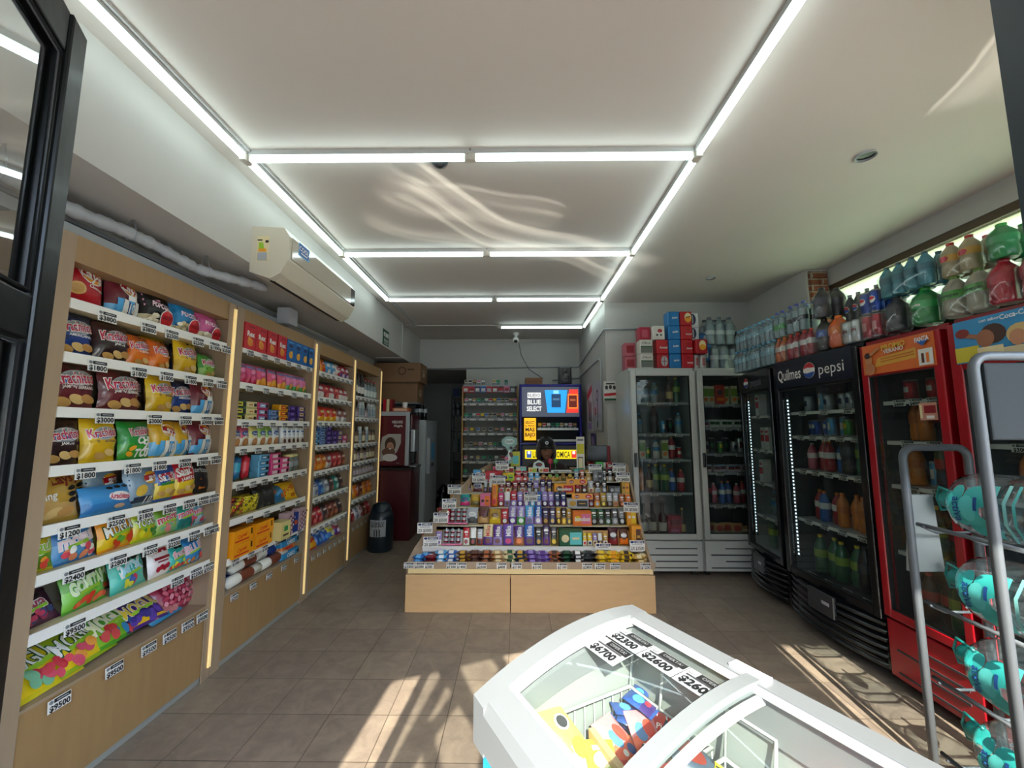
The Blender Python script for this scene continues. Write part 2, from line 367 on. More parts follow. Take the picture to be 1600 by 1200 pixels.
def cake(w, d, h, c1, c2=None, name='wrapped_cake', cat='cake'):
    """a round filled biscuit in flow wrap lying flat: pillow with two crimped ends"""
    def f():
        b = MB()
        def S(u, v, sgn):
            x = u*2-1; t = max(0, 1-abs(x/.8)**2.6)**.6 if abs(x) < .8 else 0; s_ = sin(pi*v)**.45 if 0 < v < 1 else 0
            return (x*w/2, (v-.5)*d*(1-.25*(abs(x) > .8)), h/2+sgn*(h/2*t*s_+.0008))
        b.grid(lambda u, v: S(u, v, 1), 10, 6, lambda u, v: (c2 or c1) if .3 < u < .7 else c1); b.grid(lambda u, v: S(1-u, v, -1), 10, 6, c1)
        b.art([('rect', 0, 0, w*.3, d*.3, 'white'), ('rect', 0, 0, w*.2, d*.08, c1)], lambda x, y, l: (lambda p: (p[0], p[1], p[2]+l*.0006))(S(x/w+.5, y/d+.5, 1)))
        return tag(b.build(name, P_film()), cat=cat)
    return f
def roll(L, r, c1, c2='white', name='biscuit_roll', cat='biscuits', txt=None):
    """a long roll of biscuits in film, lying along x"""
    def f():
        b = MB(Matrix.Rotation(pi/2, 4, 'Y'))
        b.lathe([(r*.15, -L/2), (r*.4, -L/2+.012), (r, -L/2+.02), (r, -L*.16), (r, L*.2), (r, L/2-.02), (r*.4, L/2-.012), (r*.15, L/2)], 12, lambda i: c2 if i in (3,) else c1)
        b.T = Matrix()
        if txt: b.art([('txt', txt, 0, r*.1, r*.9, 'white', L*.6)], lambda x, y, l: (x, -(r+l*.001)*cos(y/r), (r+l*.001)*sin(y/r)))
        return tag(b.build(name, P_film()), cat=cat)
    return f
_pk = {}
def pack(nx, ny, R_, H_, film=True, name='bottle_pack', cat='drinks pack', can_=None, **k):
    """nx by ny bottles or cans held together in shrink film: one thing, every bottle a part"""
    def f():
        r = empty(name); tag(r, cat=cat); g = 2.04*R_; first = None
        for j in range(ny):
            for i in range(nx):
                x, y = (i-(nx-1)/2)*g, (j+.5)*g
                if first is None:
                    if can_:
                        first = can(R_, H_, *can_)(); first.name = 'can'; [first.__delitem__(q) for q in ('category',)]
                        first.parent = r; kids = []
                    else:
                        first = bottle_parts(r, R_, H_, partname='bottle', **k); kids = [c for c in r.children if c != first]
                        for c in kids: c.parent = first
                    first.location = (x, y, 0)
                else:
                    c = first.copy(); COL.objects.link(c); c.location = (x, y, 0)
                    for q in kids: z = q.copy(); COL.objects.link(z); z.parent = c
        if film:
            b = MB(); hw = nx*g/2+.002; dd = ny*g+.002; zt = H_*(1 if can_ else .64); ins = .3*R_
            L = [(-hw, ins), (-hw+ins, 0), (hw-ins, 0), (hw, ins), (hw, dd-ins), (hw-ins, dd), (-hw+ins, dd), (-hw, dd-ins)]
            sh = .0 if can_ else R_*.55; zz = zt if can_ else H_*.86
            vs = [(x, y, .001) for x, y in L]+[(x, y, zt) for x, y in L]+[(x*(1-sh/hw), sh+(y)*(1-2*sh/dd), zz) for x, y in L]
            fs = [(i, (i+1) % 8, 8+(i+1) % 8, 8+i) for i in range(8)]+[(8+i, 8+(i+1) % 8, 16+(i+1) % 8, 16+i) for i in range(8)]
            b.add(vs, fs, 'white', True); b.build('shrink_wrap', P_wrap(), r)
        return r
    return f
# ---------------------------------------------------------------- price tags (meshes are shared)
_PT = {}
def price_mesh(txt, w=.085, h=.042, title=True, big=None):
    k = (txt, w, h, big)
    if k not in _PT:
        b = MB(); b.box(-w/2, -.0015, -h, w/2, 0, 0, 'white')
        el = [('rect', w*.12, -h*.2, w*.72, h*.3, 'black'), ('ell', -w*.36, -h*.2, w*.1, h*.15, 'grey'), ('rect', w*.12, -h*.2, w*.5, h*.07, 'silver')]
        if big: el = [('rect', w*.14, -h*.16, w*.66, h*.24, 'navy'), ('txt', big, w*.14, -h*.16, h*.15, 'white', w*.6), ('ell', -w*.34, -h*.16, w*.12, h*.12, 'navy'),
                      ('rect', 0, -h*.4, w*.7, h*.06, 'grey'), ('txt', txt, 0, -h*.72, h*.3, 'black', w*.86)]
        else: el.append(('txt', txt, 0, -h*.68, h*.46, 'black', w*.9, 0, .035))
        b.art(el, lambda x, y, l: (x, -.0015-l*.0005, y)); _PT[k] = b.mesh('price_tag', P_card())
    return _PT[k]
def price(parent, txt, loc, rz=0, w=.085, h=.042, big=None, rx=0, name='price_tag'):
    o = meshobj(name, price_mesh(txt, w, h, big=big), parent); o.location = loc; o.rotation_euler = (rx, 0, rz); return o
# ================================================================ room shell
CZ = 2.95
WALL = mat('white_wall_paint', 'b9b7b1', rough=.7, noise=.04, nscale=3, bump=.15, bscale=30)
CEIL = mat('ceiling_paint', 'cdc7bf', rough=.75, noise=.03, nscale=1.5, bump=.1, bscale=25)
def floor_mat():
    m = mat('stone_floor_tiles', '8b7c6c', rough=.32, noise=.18, nscale=5); n = m.node_tree; b = n.nodes['Principled BSDF']
    hs = [x for x in n.nodes if x.type == 'HUE_SAT'][0]
    tc = n.nodes.new('ShaderNodeTexCoord'); mp = n.nodes.new('ShaderNodeMapping'); mp.inputs['Location'].default_value = (.05, -.17, 0)
    n.links.new(tc.outputs['Object'], mp.inputs[0])
    br = n.nodes.new('ShaderNodeTexBrick'); br.offset = 0; br.inputs['Scale'].default_value = 1; br.inputs['Brick Width'].default_value = .30; br.inputs['Row Height'].default_value = .2925
    br.inputs['Mortar Size'].default_value = .0022; br.inputs['Mortar Smooth'].default_value = .3
    br.inputs['Color1'].default_value = hx('8f8578'); br.inputs['Color2'].default_value = hx('80776e'); br.inputs['Mortar'].default_value = hx('4c443c')
    n.links.new(mp.outputs[0], br.inputs['Vector'])
    nz = n.nodes.new('ShaderNodeTexNoise'); nz.inputs['Scale'].default_value = 9; nz.inputs['Detail'].default_value = 8; nz.inputs['Roughness'].default_value = .7; nz.inputs['Distortion'].default_value = .6
    n.links.new(tc.outputs['Object'], nz.inputs['Vector'])
    ramp = n.nodes.new('ShaderNodeValToRGB'); ramp.color_ramp.elements[0].position = .35; ramp.color_ramp.elements[0].color = hx('7c6f64'); ramp.color_ramp.elements[1].position = .68; ramp.color_ramp.elements[1].color = hx('c4bcae')
    n.links.new(nz.outputs['Fac'], ramp.inputs[0])
    mx = n.nodes.new('ShaderNodeMix'); mx.data_type = 'RGBA'; mx.blend_type = 'OVERLAY'; mx.inputs[0].default_value = .55
    n.links.new(br.outputs['Color'], mx.inputs[6]); n.links.new(ramp.outputs[0], mx.inputs[7]); n.links.new(mx.outputs[2], hs.inputs['Color'])
    bp = n.nodes.new('ShaderNodeBump'); bp.inputs['Strength'].default_value = .35; bp.inputs['Distance'].default_value = .003; bp.invert = True
    n.links.new(br.outputs['Fac'], bp.inputs['Height']); n.links.new(bp.outputs[0], b.inputs['Normal'])
    mr = n.nodes.new('ShaderNodeMapRange'); mr.inputs['To Min'].default_value = .26; mr.inputs['To Max'].default_value = .5; n.links.new(nz.outputs['Fac'], mr.inputs['Value']); n.links.new(mr.outputs[0], b.inputs['Roughness'])
    return m
struct('floor', MB().box(-2.2, -1.2, -.06, 3.1, 9.0, 0), floor_mat())
struct('ceiling', MB().box(-2.2, -1.2, CZ, 3.2, 9.0, CZ+.12), CEIL)
struct('wall_left', MB().box(-2.22, -1.2, 0, -2.1, 9.0, CZ), WALL)
struct('trim_1', MB().box(-2.1, -.95, 2.45, -1.63, 6.75, CZ), WALL)                       # the deep beam along the left wall
struct('wall_back', MB().box(-1.63, 6.75, 2.43, 1.06, 6.87, CZ).box(-.84, 6.75, 0, 1.06, 6.87, 2.43).box(-2.1, 6.75, 2.45, -1.63, 6.87, CZ), WALL)
struct('wall_passage', MB().box(-.84, 6.87, 0, -.74, 9.0, CZ).box(-2.1, 8.9, 0, -.84, 9.0, CZ).box(-2.1, 6.87, 2.43, -.84, 8.9, 2.5), WALL)
struct('wall_nook', MB().box(1.06, 4.76, 0, 3.1, 6.87, CZ), WALL)
struct('wall_right', MB().box(2.765, 3.765, 0, 3.1, 4.76, CZ), WALL)
# bare brick where the plaster ends beside the shop window
def brick_mat():
    m = mat('bare_brick', 'a05a3c', rough=.9, noise=.2, nscale=20, bump=.8, bscale=30); n = m.node_tree; hs = [x for x in n.nodes if x.type == 'HUE_SAT'][0]
    br = n.nodes.new('ShaderNodeTexBrick'); br.inputs['Scale'].default_value = 1; br.inputs['Brick Width'].default_value = .2; br.inputs['Row Height'].default_value = .062; br.inputs['Mortar Size'].default_value = .009
    br.inputs['Color1'].default_value = hx('9c5a3e'); br.inputs['Color2'].default_value = hx('7c4632'); br.inputs['Mortar'].default_value = hx('a2907c')
    tc = n.nodes.new('ShaderNodeTexCoord'); mp = n.nodes.new('ShaderNodeMapping'); mp.inputs['Rotation'].default_value = (pi/2, 0, 0); n.links.new(tc.outputs['Object'], mp.inputs[0]); n.links.new(mp.outputs[0], br.inputs['Vector'])
    n.links.new(br.outputs[0], hs.inputs['Color']); return m
b = MB()
for k in range(13):
    z = 2.12+.062*k; x = 2.785+.01*R.random(); x2 = 2.95-.01*R.random()
    b.box(x, 3.745-.008*R.random(), z, (x+x2)/2-.004, 3.765, z+.053); b.box((x+x2)/2+.004, 3.745-.008*R.random(), z, x2, 3.765, z+.053)
b.box(2.78, 3.755, 2.1, 2.955, 3.765, 2.93)
struct('trim_2', b, brick_mat())
# right side shop window: header, frame, glass
FR = mat('bronze_window_frame', '5a4a38', rough=.4, metal=.3)
struct('wall_window_header', MB().box(2.965, .9, 2.79, 3.1, 3.765, CZ), WALL)
struct('wall_window_sill', MB().box(2.965, .9, 0, 3.1, 3.765, .45), WALL)
f = empty('window_1'); f['kind'] = 'structure'
MB().box(2.975, 1.2, 2.735, 3.06, 3.765, 2.79).box(2.975, 3.72, .45, 3.06, 3.765, 2.735).box(2.975, 1.2, .45, 3.06, 3.765, .5).build('window_frame', FR, f)
MB().box(3.0, 1.2, .5, 3.008, 2.06, 2.735).box(3.0, 2.064, .5, 3.008, 3.72, 2.735).build('pane', P_glass(), f)
MB().box(2.998, 2.058, .5, 3.012, 2.066, 2.735).build('glazing_joint', mat('silicone_joint', '55584e', rough=.6), f)
def glowing_film():
    m = bpy.data.materials.new('glowing_cream_film'); m.use_nodes = True; n = m.node_tree; n.nodes.clear(); o = n.nodes.new('ShaderNodeOutputMaterial'); t = n.nodes.new('ShaderNodeBsdfTranslucent'); d = n.nodes.new('ShaderNodeBsdfDiffuse')
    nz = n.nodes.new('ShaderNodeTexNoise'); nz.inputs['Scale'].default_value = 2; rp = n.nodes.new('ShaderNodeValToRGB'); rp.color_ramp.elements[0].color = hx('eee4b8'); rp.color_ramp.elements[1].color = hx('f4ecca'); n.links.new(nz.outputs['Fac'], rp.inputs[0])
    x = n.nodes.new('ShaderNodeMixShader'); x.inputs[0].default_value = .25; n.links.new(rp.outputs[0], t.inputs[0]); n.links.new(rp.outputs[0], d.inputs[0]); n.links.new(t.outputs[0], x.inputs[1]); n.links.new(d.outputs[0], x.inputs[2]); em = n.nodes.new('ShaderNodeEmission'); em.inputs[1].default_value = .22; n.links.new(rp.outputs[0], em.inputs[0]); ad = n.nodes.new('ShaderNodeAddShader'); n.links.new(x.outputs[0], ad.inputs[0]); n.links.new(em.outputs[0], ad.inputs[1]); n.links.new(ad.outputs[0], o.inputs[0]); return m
MB().add([(3.03, 1.2, .5), (3.03, 3.74, .5), (3.03, 3.74, 2.74), (3.03, 1.2, 2.74)], [(0, 1, 2, 3)]).build('glowing_window_film', glowing_film(), f)  # film given a glow of its own in place of daylight behind it
# street outside the right side window, and in front of the shop
struct('wall_across_side_street', MB().box(9.0, -6.0, -.1, 9.2, 14.0, 5), mat('cream_render', 'f4efd2', rough=.8, noise=.03))
struct('ground', MB().box(-30, -30, -.2, 30, 14, -.07), mat('pavement', 'b8b0a2', rough=.8, noise=.1, nscale=2))
bd = MB().box(-16, -16, -.1, 16, -14, 7, 'd8cfb8')
for i in range(9):
    for j in range(2): bd.box(-14+i*3.2, -14.03, .9+j*3.1, -12.4+i*3.2, -14, 2.8+j*3.1, '3c444c')
tag(bd.build('facade', P_matt()), 'pale plastered house front across the street', 'building')
# street front: the corner entrance runs slantwise; camera stands in the doorway
def fy(x): return .43*x-.06
ang = math.atan(.43)
fa = MB()
def seg(mb, x0, x1, z0, z1, t=.05):
    y0, y1 = fy(x0), fy(x1); nx, ny = -sin(ang)*t, cos(ang)*t
    vs = [(x0, y0, z0), (x1, y1, z0), (x1-nx, y1-ny, z0), (x0-nx, y0-ny, z0)]; vs += [(a, c, z1) for a, c, _ in vs]
    mb.add(vs, [(0, 3, 2, 1), (4, 5, 6, 7), (0, 1, 5, 4), (1, 2, 6, 5), (2, 3, 7, 6), (3, 0, 4, 7)])
seg(fa, -2.2, -.96, 0, CZ); seg(fa, -.96, .66, 2.16, CZ); seg(fa, .66, 1.53, 0, CZ); seg(fa, 1.53, 2.6, 2.33, CZ); seg(fa, 2.6, 3.1, 0, CZ)
struct('wall_front', fa, WALL)
# ================================================================ doors, fixtures
DARKP = mat('black_enamel', '090b0c', rough=.4, spec=.25, coat=.05, bump=.5, bscale=14)
BLUEP = mat('dark_blue_enamel', '0e212c', rough=.5, spec=.25)
def leaf(name, x0, y0, x1, y1, paint, sw, rails, H=2.05, glass=None):
    L = math.hypot(x1-x0, y1-y0); r = empty(name, (x0, y0, .012), math.atan2(y1-y0, x1-x0)); r['kind'] = 'structure'; T = .032
    b = MB()
    for a in (0, L-sw): b.cbox(a, -T/2, 0, a+sw, T/2, H, .004)
    for z0, z1 in rails: b.cbox(sw, -T/2+.004, z0, L-sw, T/2-.004, z1, .003)
    # glazing beads inside the frame
    zs = [z for rr in rails for z in rr][1:-1]
    for i in range(0, len(zs), 2):
        for q in (-1, 1):
            y = q*.008; b.tube([(sw+.006, y, zs[i]+.006), (L-sw-.006, y, zs[i]+.006), (L-sw-.006, y, zs[i+1]-.006), (sw+.006, y, zs[i+1]-.006)], .004, 4, closed=True)
    b.build('door_frame', paint, r)
    g = MB()
    for i in range(0, len(zs), 2): g.add([(sw, 0, zs[i]), (L-sw, 0, zs[i]), (L-sw, 0, zs[i+1]), (sw, 0, zs[i+1])], [(0, 1, 2, 3)])
    g.build('pane', glass or P_glass(), r)
    return r
leaf('door_1', -.285, -.17, -.703, .574, DARKP, .048, [(0, .12), (1.55, 1.61), (1.985, 2.05)], glass=glassy('mirror_film_glass', 'f4f8f8', .8, .0, rough=.01, base=.42))
leaf('door_2', .74, .26, 1.017, .77, BLUEP, .13, [(0, .12), (2.8, 2.9)], 2.9)
b = MB()
for x, w_ in ((-.98, .03), (.63, .04)): b.cbox(x, fy(x)-.09, 0, x+w_, fy(x)-.02, 2.13, .004)
x0, x1 = -.60, -.30
for (xa, za), (xb, zb) in (((-.63, 2.15), (-.74, 1.2)), ((-.60, 2.15), (-.20, 1.45)), ((-.66, 1.85), (-.42, 1.42)), ((-.72, 1.5), (-.50, 2.0))):
    b.tube([(xa, fy(xa)-.05, za), (xb, fy(xb)-.05, zb)], .034, 6)  # bars out of view, added and placed for their crossed shadows on the floor
struct('trim_posts_shadow_bars', b, DARKP)
# ---- fluorescent tubes on battens
METW = mat('white_batten', 'b9bab8', rough=.5); TUBE = mat('lit_tube_glass', 'eaffff', emit=TUBE_STRENGTH)
def tube_kind():
    r = empty('tube_light'); tag(r, cat='ceiling light')
    MB().box(-.61, -.019, -.028, .61, .019, 0).build('batten', METW, r)
    for q in (-1, 1): MB().box(q*.605-.018, -.016, -.062, q*.605+.018, .016, -.01, 'cream').build('lamp_holder', mat('lamp_holder_plastic', 'c8c4b8', rough=.5), r)
    MB(Matrix.Translation((0, 0, -.047)) @ Matrix.Rotation(pi/2, 4, 'Y')).lathe([(.0135, -.582), (.0135, .582)], 10).build('tube', TUBE, r)
    return r
XL, XR, XC = -1.48, .98, -.25
YN = [.82, 2.06, 3.29, 4.51, 5.78]
for side, X, n in (('left', XL, 3), ('right', XR, 4)):
    for i in range(n):
        spawn('tube', tube_kind, WORLD, (X, (YN[i]+YN[i+1])/2, CZ), f'lit white tube light, {nth(i+1, n, "the entrance").replace("leftmost", "nearest the entrance").replace("rightmost", "farthest from the entrance")} along {side} ceiling line', 'tube lights on the ceiling', rz=pi/2)
rows = ['nearest', 'middle', 'third']
for i in range(1, 5):
    for j, X in ((0, (XL+XC)/2), (1, (XC+XR)/2)):
        if i == 4 and j == 0: continue
        spawn('tube', tube_kind, WORLD, (X, YN[i], CZ), f'lit white tube light, {"left" if j == 0 else "right"} half of {["", "nearest", "second", "third", "farthest"][i]} ceiling cross row', 'tube lights on the ceiling')
b = MB(Matrix.Translation((0, 0, 0)))
for X in (XL, XR):
    b.box(X+.022, .2, CZ-.012, X+.034, 5.78, CZ)
for i in range(1, 5): b.box(XL, YN[i]+.022, CZ-.012, XR, YN[i]+.034, CZ)
b.box(-1.62, 5.77, CZ-.012, XL, 5.79, CZ); b.box(XL-.01, 4.6, CZ-.02, XL+.01, 5.78, CZ)
b.box(-1.632, 5.66, 2.45, -1.62, 5.672, CZ).box(-2.0, 5.66, 2.438, -1.62, 5.672, 2.45)
tag(b.build('cable_trunking', METW), 'thin grey cable trunking running beside the tube lights', 'cable trunking')
tag(MB().box(-1.628, 4.83, 2.47, -1.622, 5.05, 2.66, 'dgreen').art([('rect', 4.94, 2.6, .18, .05, 'white'), ('ell', 4.9, 2.6, .015, .02, 'dgreen'), ('txt', 'SALIDA', 4.94, 2.53, .035, 'white', .18), ('rect', 4.94, 2.49, .15, .015, 'silver')], lambda x, y, l: (-1.622+l*.0006, x, y)).build('exit_sign', P_card()), 'small dark green exit sign on the side of the beam', 'sign')
def downlight(x, y, r, label, lit=False):
    o = MB(Matrix.Translation((x, y, CZ))).lathe([(r, -.012), (r, 0)], 20, 'silver', cap=False).lathe([(r, -.012), (r*.8, -.012), (r*.78, 0)], 20, 'grey', cap=False).lathe([(.001, -.003), (r*.8, -.003)], 20, 'black' if not lit else 'white', cap=False).build('downlight', P_plas())
    tag(o, label, 'ceiling light')
downlight(1.94, 2.12, .05, 'unlit round recessed downlight with dark hole in the ceiling at right')
downlight(1.95, 3.95, .045, 'small white round ceiling fitting above the black coolers', True)
tag(MB(Matrix.Translation((-.43, 2.12, CZ))).lathe([(.05, 0), (.05, -.02), (.04, -.04), (.015, -.055), (.001, -.056)], 14, 'dgrey').build('motion_sensor', P_plas()), 'small dark dome sensor behind the nearest cross row of tubes', 'sensor')
# camera on the ceiling with its wire
r = empty('security_camera', (-.01, 6.3, CZ), 0, 'white dome security camera hanging near the back wall', 'camera')
MB().lathe([(.05, 0), (.05, -.03), (.025, -.05), (.025, -.07)], 14, 'white').build('mount', P_plas(), r)
MB(Matrix.Translation((0, -.02, -.12)) @ Matrix.Rotation(pi/2+.5, 4, 'X')).lathe([(.02, -.06), (.045, -.05), (.05, 0), (.046, .06), (.02, .062)], 14, 'white').build('housing', P_plas(), r)
MB(Matrix.Translation((0, -.02, -.12)) @ Matrix.Rotation(pi/2+.5, 4, 'X')).lathe([(.03, .063), (.02, .07), (.001, .071)], 12, 'black').build('lens', P_plas(), r)
tag(MB().tube([(.02, 6.3, CZ-.08), (.08, 6.4, 2.6), (.2, 6.5, 2.4), (.42, 6.4, 2.23)], .005, 6, 'black').build('camera_cable', P_matt()), 'thin black cable hanging from the security camera', 'cable')
# conduit on the back wall and in the nook
tag(MB().tube([(-1.6, 6.735, 2.44), (1.03, 6.735, 2.47), (1.045, 6.7, 2.48), (1.045, 4.8, 2.62), (1.045, 4.745, 2.62), (1.5, 4.745, 2.62)], .011, 6, 'silver').tube([(.6, 6.735, 2.25), (1.03, 6.735, 2.28), (1.045, 6.6, 2.3), (1.045, 5.1, 2.32), (1.045, 5.0, 2.28), (1.045, 5.0, 1.4)], .011, 6, 'silver').build('conduit', P_plas()), 'grey electrical conduit running along the back wall and round the pillar', 'conduit')
# ---- air conditioner
ACW = mat('aged_white_plastic', 'c9c1ae', rough=.35, coat=.15)
r = empty('air_conditioner', (-1.632, 2.37, 2.35), 0, 'cream split air conditioner on the beam with blue sticker', 'air conditioner')
pf = [(0, .045), (.13, 0), (.19, .035), (.235, .12), (.235, .27), (.2, .325), (0, .335)]
b = MB(); b.prism(pf, 'y', 0, 1.02, 'c9c1ae'); b.build('body', ACW, r)
b = MB(); b.prism([(.236, .13), (.243, .135), (.243, .268), (.236, .275)], 'y', .03, .92); b.build('front_panel', mat('glossy_ac_panel', 'b8b0a2', rough=.08, coat=.8), r)
MB().prism([(.236, .13), (.243, .135), (.243, .268), (.236, .275)], 'y', .92, 1.0).build('display_strip', mat('dark_gloss', '2c2a28', rough=.1), r)
MB().prism([(.135, -.002), (.19, .03), (.2, .045), (.145, .012)], 'y', .05, .97).build('louver', ACW, r)
MB().prism([(.1, .002), (.13, -.004), (.135, .002), (.105, .01)], 'y', .05, .97, 'black').build('air_slot', P_matt(), r)
MB().art([('rect', .16, .235, .13, .085, 'sky'), ('rect', .16, .235, .115, .07, 'blue'), ('txt', 'COOL', .16, .245, .03, 'white'), ('rect', .16, .215, .08, .008, 'white')], lambda x, y, l: (.2435+l*.0005, x, y)).build('blue_sticker', P_card(), r)
MB().art([('rect', .075, .19, .075, .16, 'cream'), ('rect', .055, .245, .03, .008, 'black'), ('poly', [(.05, .17), (.09, .17), (.075, .23), (.05, .23)], 'lime'), ('poly', [(.05, .17), (.1, .17), (.095, .19), (.05, .19)], 'amber'), ('rect', .075, .14, .06, .05, 'silver'), ('rect', .1, .235, .02, .015, 'black')], lambda x, y, l: (x, -l*.0005-.001, y)).build('energy_label', P_card(), r)
# white insulated pipe under the beam, hung on wire loops
hose = []
for i in range(120):
    t = i/119; hose.append((-1.84+.02*sin(9*t)+.12*max(0, t-.75)*4, .9+1.75*t, 2.345+.015*sin(14*t)+.03*t))
r = empty('insulated_pipe', (0, 0, 0), 0, 'white wrapped pipe sagging under the beam towards the air conditioner', 'pipe')
MB().tube(hose, [.029+.003*sin(i*1.9)+.003*sin(i*.83)+R.uniform(-.002, .002) for i in range(120)], 10, 'silver').build('pipe', P_matt(), r)
for i in (28, 64, 92):
    x, y, z = hose[i]; MB().tube([(x-.035, y, z), (x-.02, y, z-.035), (x+.02, y, z-.035), (x+.035, y, z), (x+.005, y+.01, 2.448), (x-.005, y+.01, 2.448)], .003, 5, 'silver', closed=True).build('hanger', P_metl(), r)
tag(MB().box(-1.95, .9, 2.26, -1.9, 3.3, 2.31, 'silver').box(-1.95, .9, 2.33, -1.93, 4.6, 2.35, 'grey').box(-1.9, 3.12, 2.27, -1.8, 3.24, 2.4, 'silver').build('cable_duct', P_plas()), 'grey cable duct with junction box above the snack units', 'cable duct')
# ================================================================ wooden wall units
LED = mat('warm_led_profile', 'f0cf8c', emit=.35)
def tags_on(sh, ys, prices, z, depth, tw=.085, th=.042):
    for y, p in zip(ys, prices): price(sh, p, (y, -depth-.004, z), w=tw, h=th, rx=-.12)
UNITS = [  # y0, y1, opening y0, y1, shelf heights, label
  (1.49, 2.525, 1.57, 2.475, [1.955, 1.735, 1.515, 1.285, 1.06, .88, .67, .42], 'nearest'),
  (2.53, 3.585, 2.605, 3.52, [1.97, 1.733, 1.49, 1.315, 1.09, .86, .62, .42], 'second'),
  (3.59, 4.465, 3.65, 4.42, [1.956, 1.723, 1.50, 1.281, 1.05, .817, .56, .35], 'third'),
  (4.47, 5.35, 4.52, 5.28, [1.80, 1.56, 1.265, 1.06, .895, .65, .39], 'farthest')]
def wall_unit(y0, y1, a, c, zs, which, tagsets):
    W_ = y1-y0; r = empty('shelf_unit', (-1.8, y0, 0), pi/2, f'tall beech wall shelf unit full of packets, {which} from the entrance' if which != 'nearest' else 'tall beech shelf unit of crisp bags beside the open black door', 'shelf unit', 'wooden wall shelf units')
    a -= y0; c -= y0; D = .29; H_ = 2.23; WX = WOOD(); E_ = WOODX()
    lh = 2.12; b = MB()
    b.box(0, 0, 0, a, D, H_); b.build('side_panel', E_, r)
    b = MB(); b.box(c, 0, 0, W_-.002, D, H_); b.build('side_panel', E_, r)
    MB().box(0, .002, lh, W_-.002, D, H_+.002).build('top_rail', WX, r)
    MB().box(a, D-.02, zs[-1]-.02, c, D-.005, lh).build('back_panel', mat('grey_back_board', '8e8574', rough=.6), r)  # back board in one even greyish beige
    MB().box(a, .004, .035, c, D-.02, zs[-1]-.012).build('base_panel', WX, r)
    MB().box(a, .012, 0, c, D-.02, .035).build('plinth', mat('grey_plinth', '8c8c86', rough=.5), r)
    MB().cbox(W_-.028, -.012, .06, W_-.006, -.001, H_-.03, .003).build('led_strip', LED, r)
    if which == 'nearest':
        MB().box(-.11, .0, 0, -.085, D, H_).box(-.085, .03, 0, -.03, D, H_).box(-.03, .0, 0, -.002, D, H_).build('end_post', E_, r)
    MB().box(W_-.07, -.006, .0, W_-.05, 0, H_-.01).build('edge_trim', E_, r)
    for i, z in enumerate(zs):
        b = MB()
        if i < len(zs)-1:
            b.box(a, 0, z-.018, c, D-.02, z, 'cream'); b.box(a, -.004, z-.03, c, .002, z+.012, 'white')
            s = b.build('shelf', P_card(), r)
        else:
            b.box(a, -.0, z-.012, c, D-.02, z); s = b.build('shelf', E_, r)
        for k, (px_, tx) in enumerate(tagsets[i]):
            zz = z-.006 if i < len(zs)-1 else z-.02
            price(s, tx, (a+(c-a)*px_, -.006-.0015*(k % 2), zz), w=.082 if which == 'nearest' else .07, h=.046 if which == 'nearest' else .038, rx=-.1)
    return r
def even(ts): n = len(ts); return [((i+.45)/n, t) for i, t in enumerate(ts)]
TG1 = [[(.16, '$3800'), (.38, '$3800'), (.53, '$2500'), (.72, '$2500'), (.86, '$1300'), (.965, '$2500')], [(.14, '$1800'), (.35, '$1800'), (.52, '$1800'), (.69, '$1800'), (.83, '$1800'), (.95, '$1800')],
  [(.2, '$3000'), (.47, '$3000'), (.68, '$3000'), (.84, '$3000'), (.95, '$3000')], [(.14, '$1800'), (.37, '$1800'), (.53, '$1800'), (.7, '$3800'), (.84, '$3800'), (.95, '$3800')],
  [(.1, '$1200'), (.31, '$2500'), (.47, '$1800'), (.62, '$3800'), (.76, '$3000'), (.87, '$3000'), (.96, '$3000')], [(.14, '$2400'), (.34, '$2800'), (.52, '$2200'), (.67, '$2200'), (.82, '$2200'), (.94, '$2200'), (.99, '$2200')],
  [(.17, '$9500'), (.72, '$2500'), (.86, '$2200'), (.96, '$3500')], [(.14, '$9500'), (.38, '$9500'), (.57, '$9500'), (.7, '$9500'), (.83, '$9500'), (.94, '$9500')]]
def mk(n, ps): return even([ps[i % len(ps)] for i in range(n)])
TG2 = [mk(6, ['$2200', '$2200', '$2200', '$1600']), mk(5, ['$1200', '$1200', '$1400']), mk(6, ['$1400', '$1200', '$2500']), mk(6, ['$1700', '$2900', '$1200']), mk(7, ['$1400', '$2200', '$1800']), [(.2, '$2200'), (.4, '$2500'), (.62, '2X$1800'), (.85, '$900')], mk(6, ['$1500', '$1800']), mk(5, ['$2500', '$1800', '$1500'])]
TG3 = [mk(7, ['$1500', '$2600']) for _ in range(8)]; TG4 = [mk(6, ['$9500', '$3200']) for _ in range(7)]
for U, T_ in zip(UNITS, (TG1, TG2, TG3, TG4)): wall_unit(*U, T_)
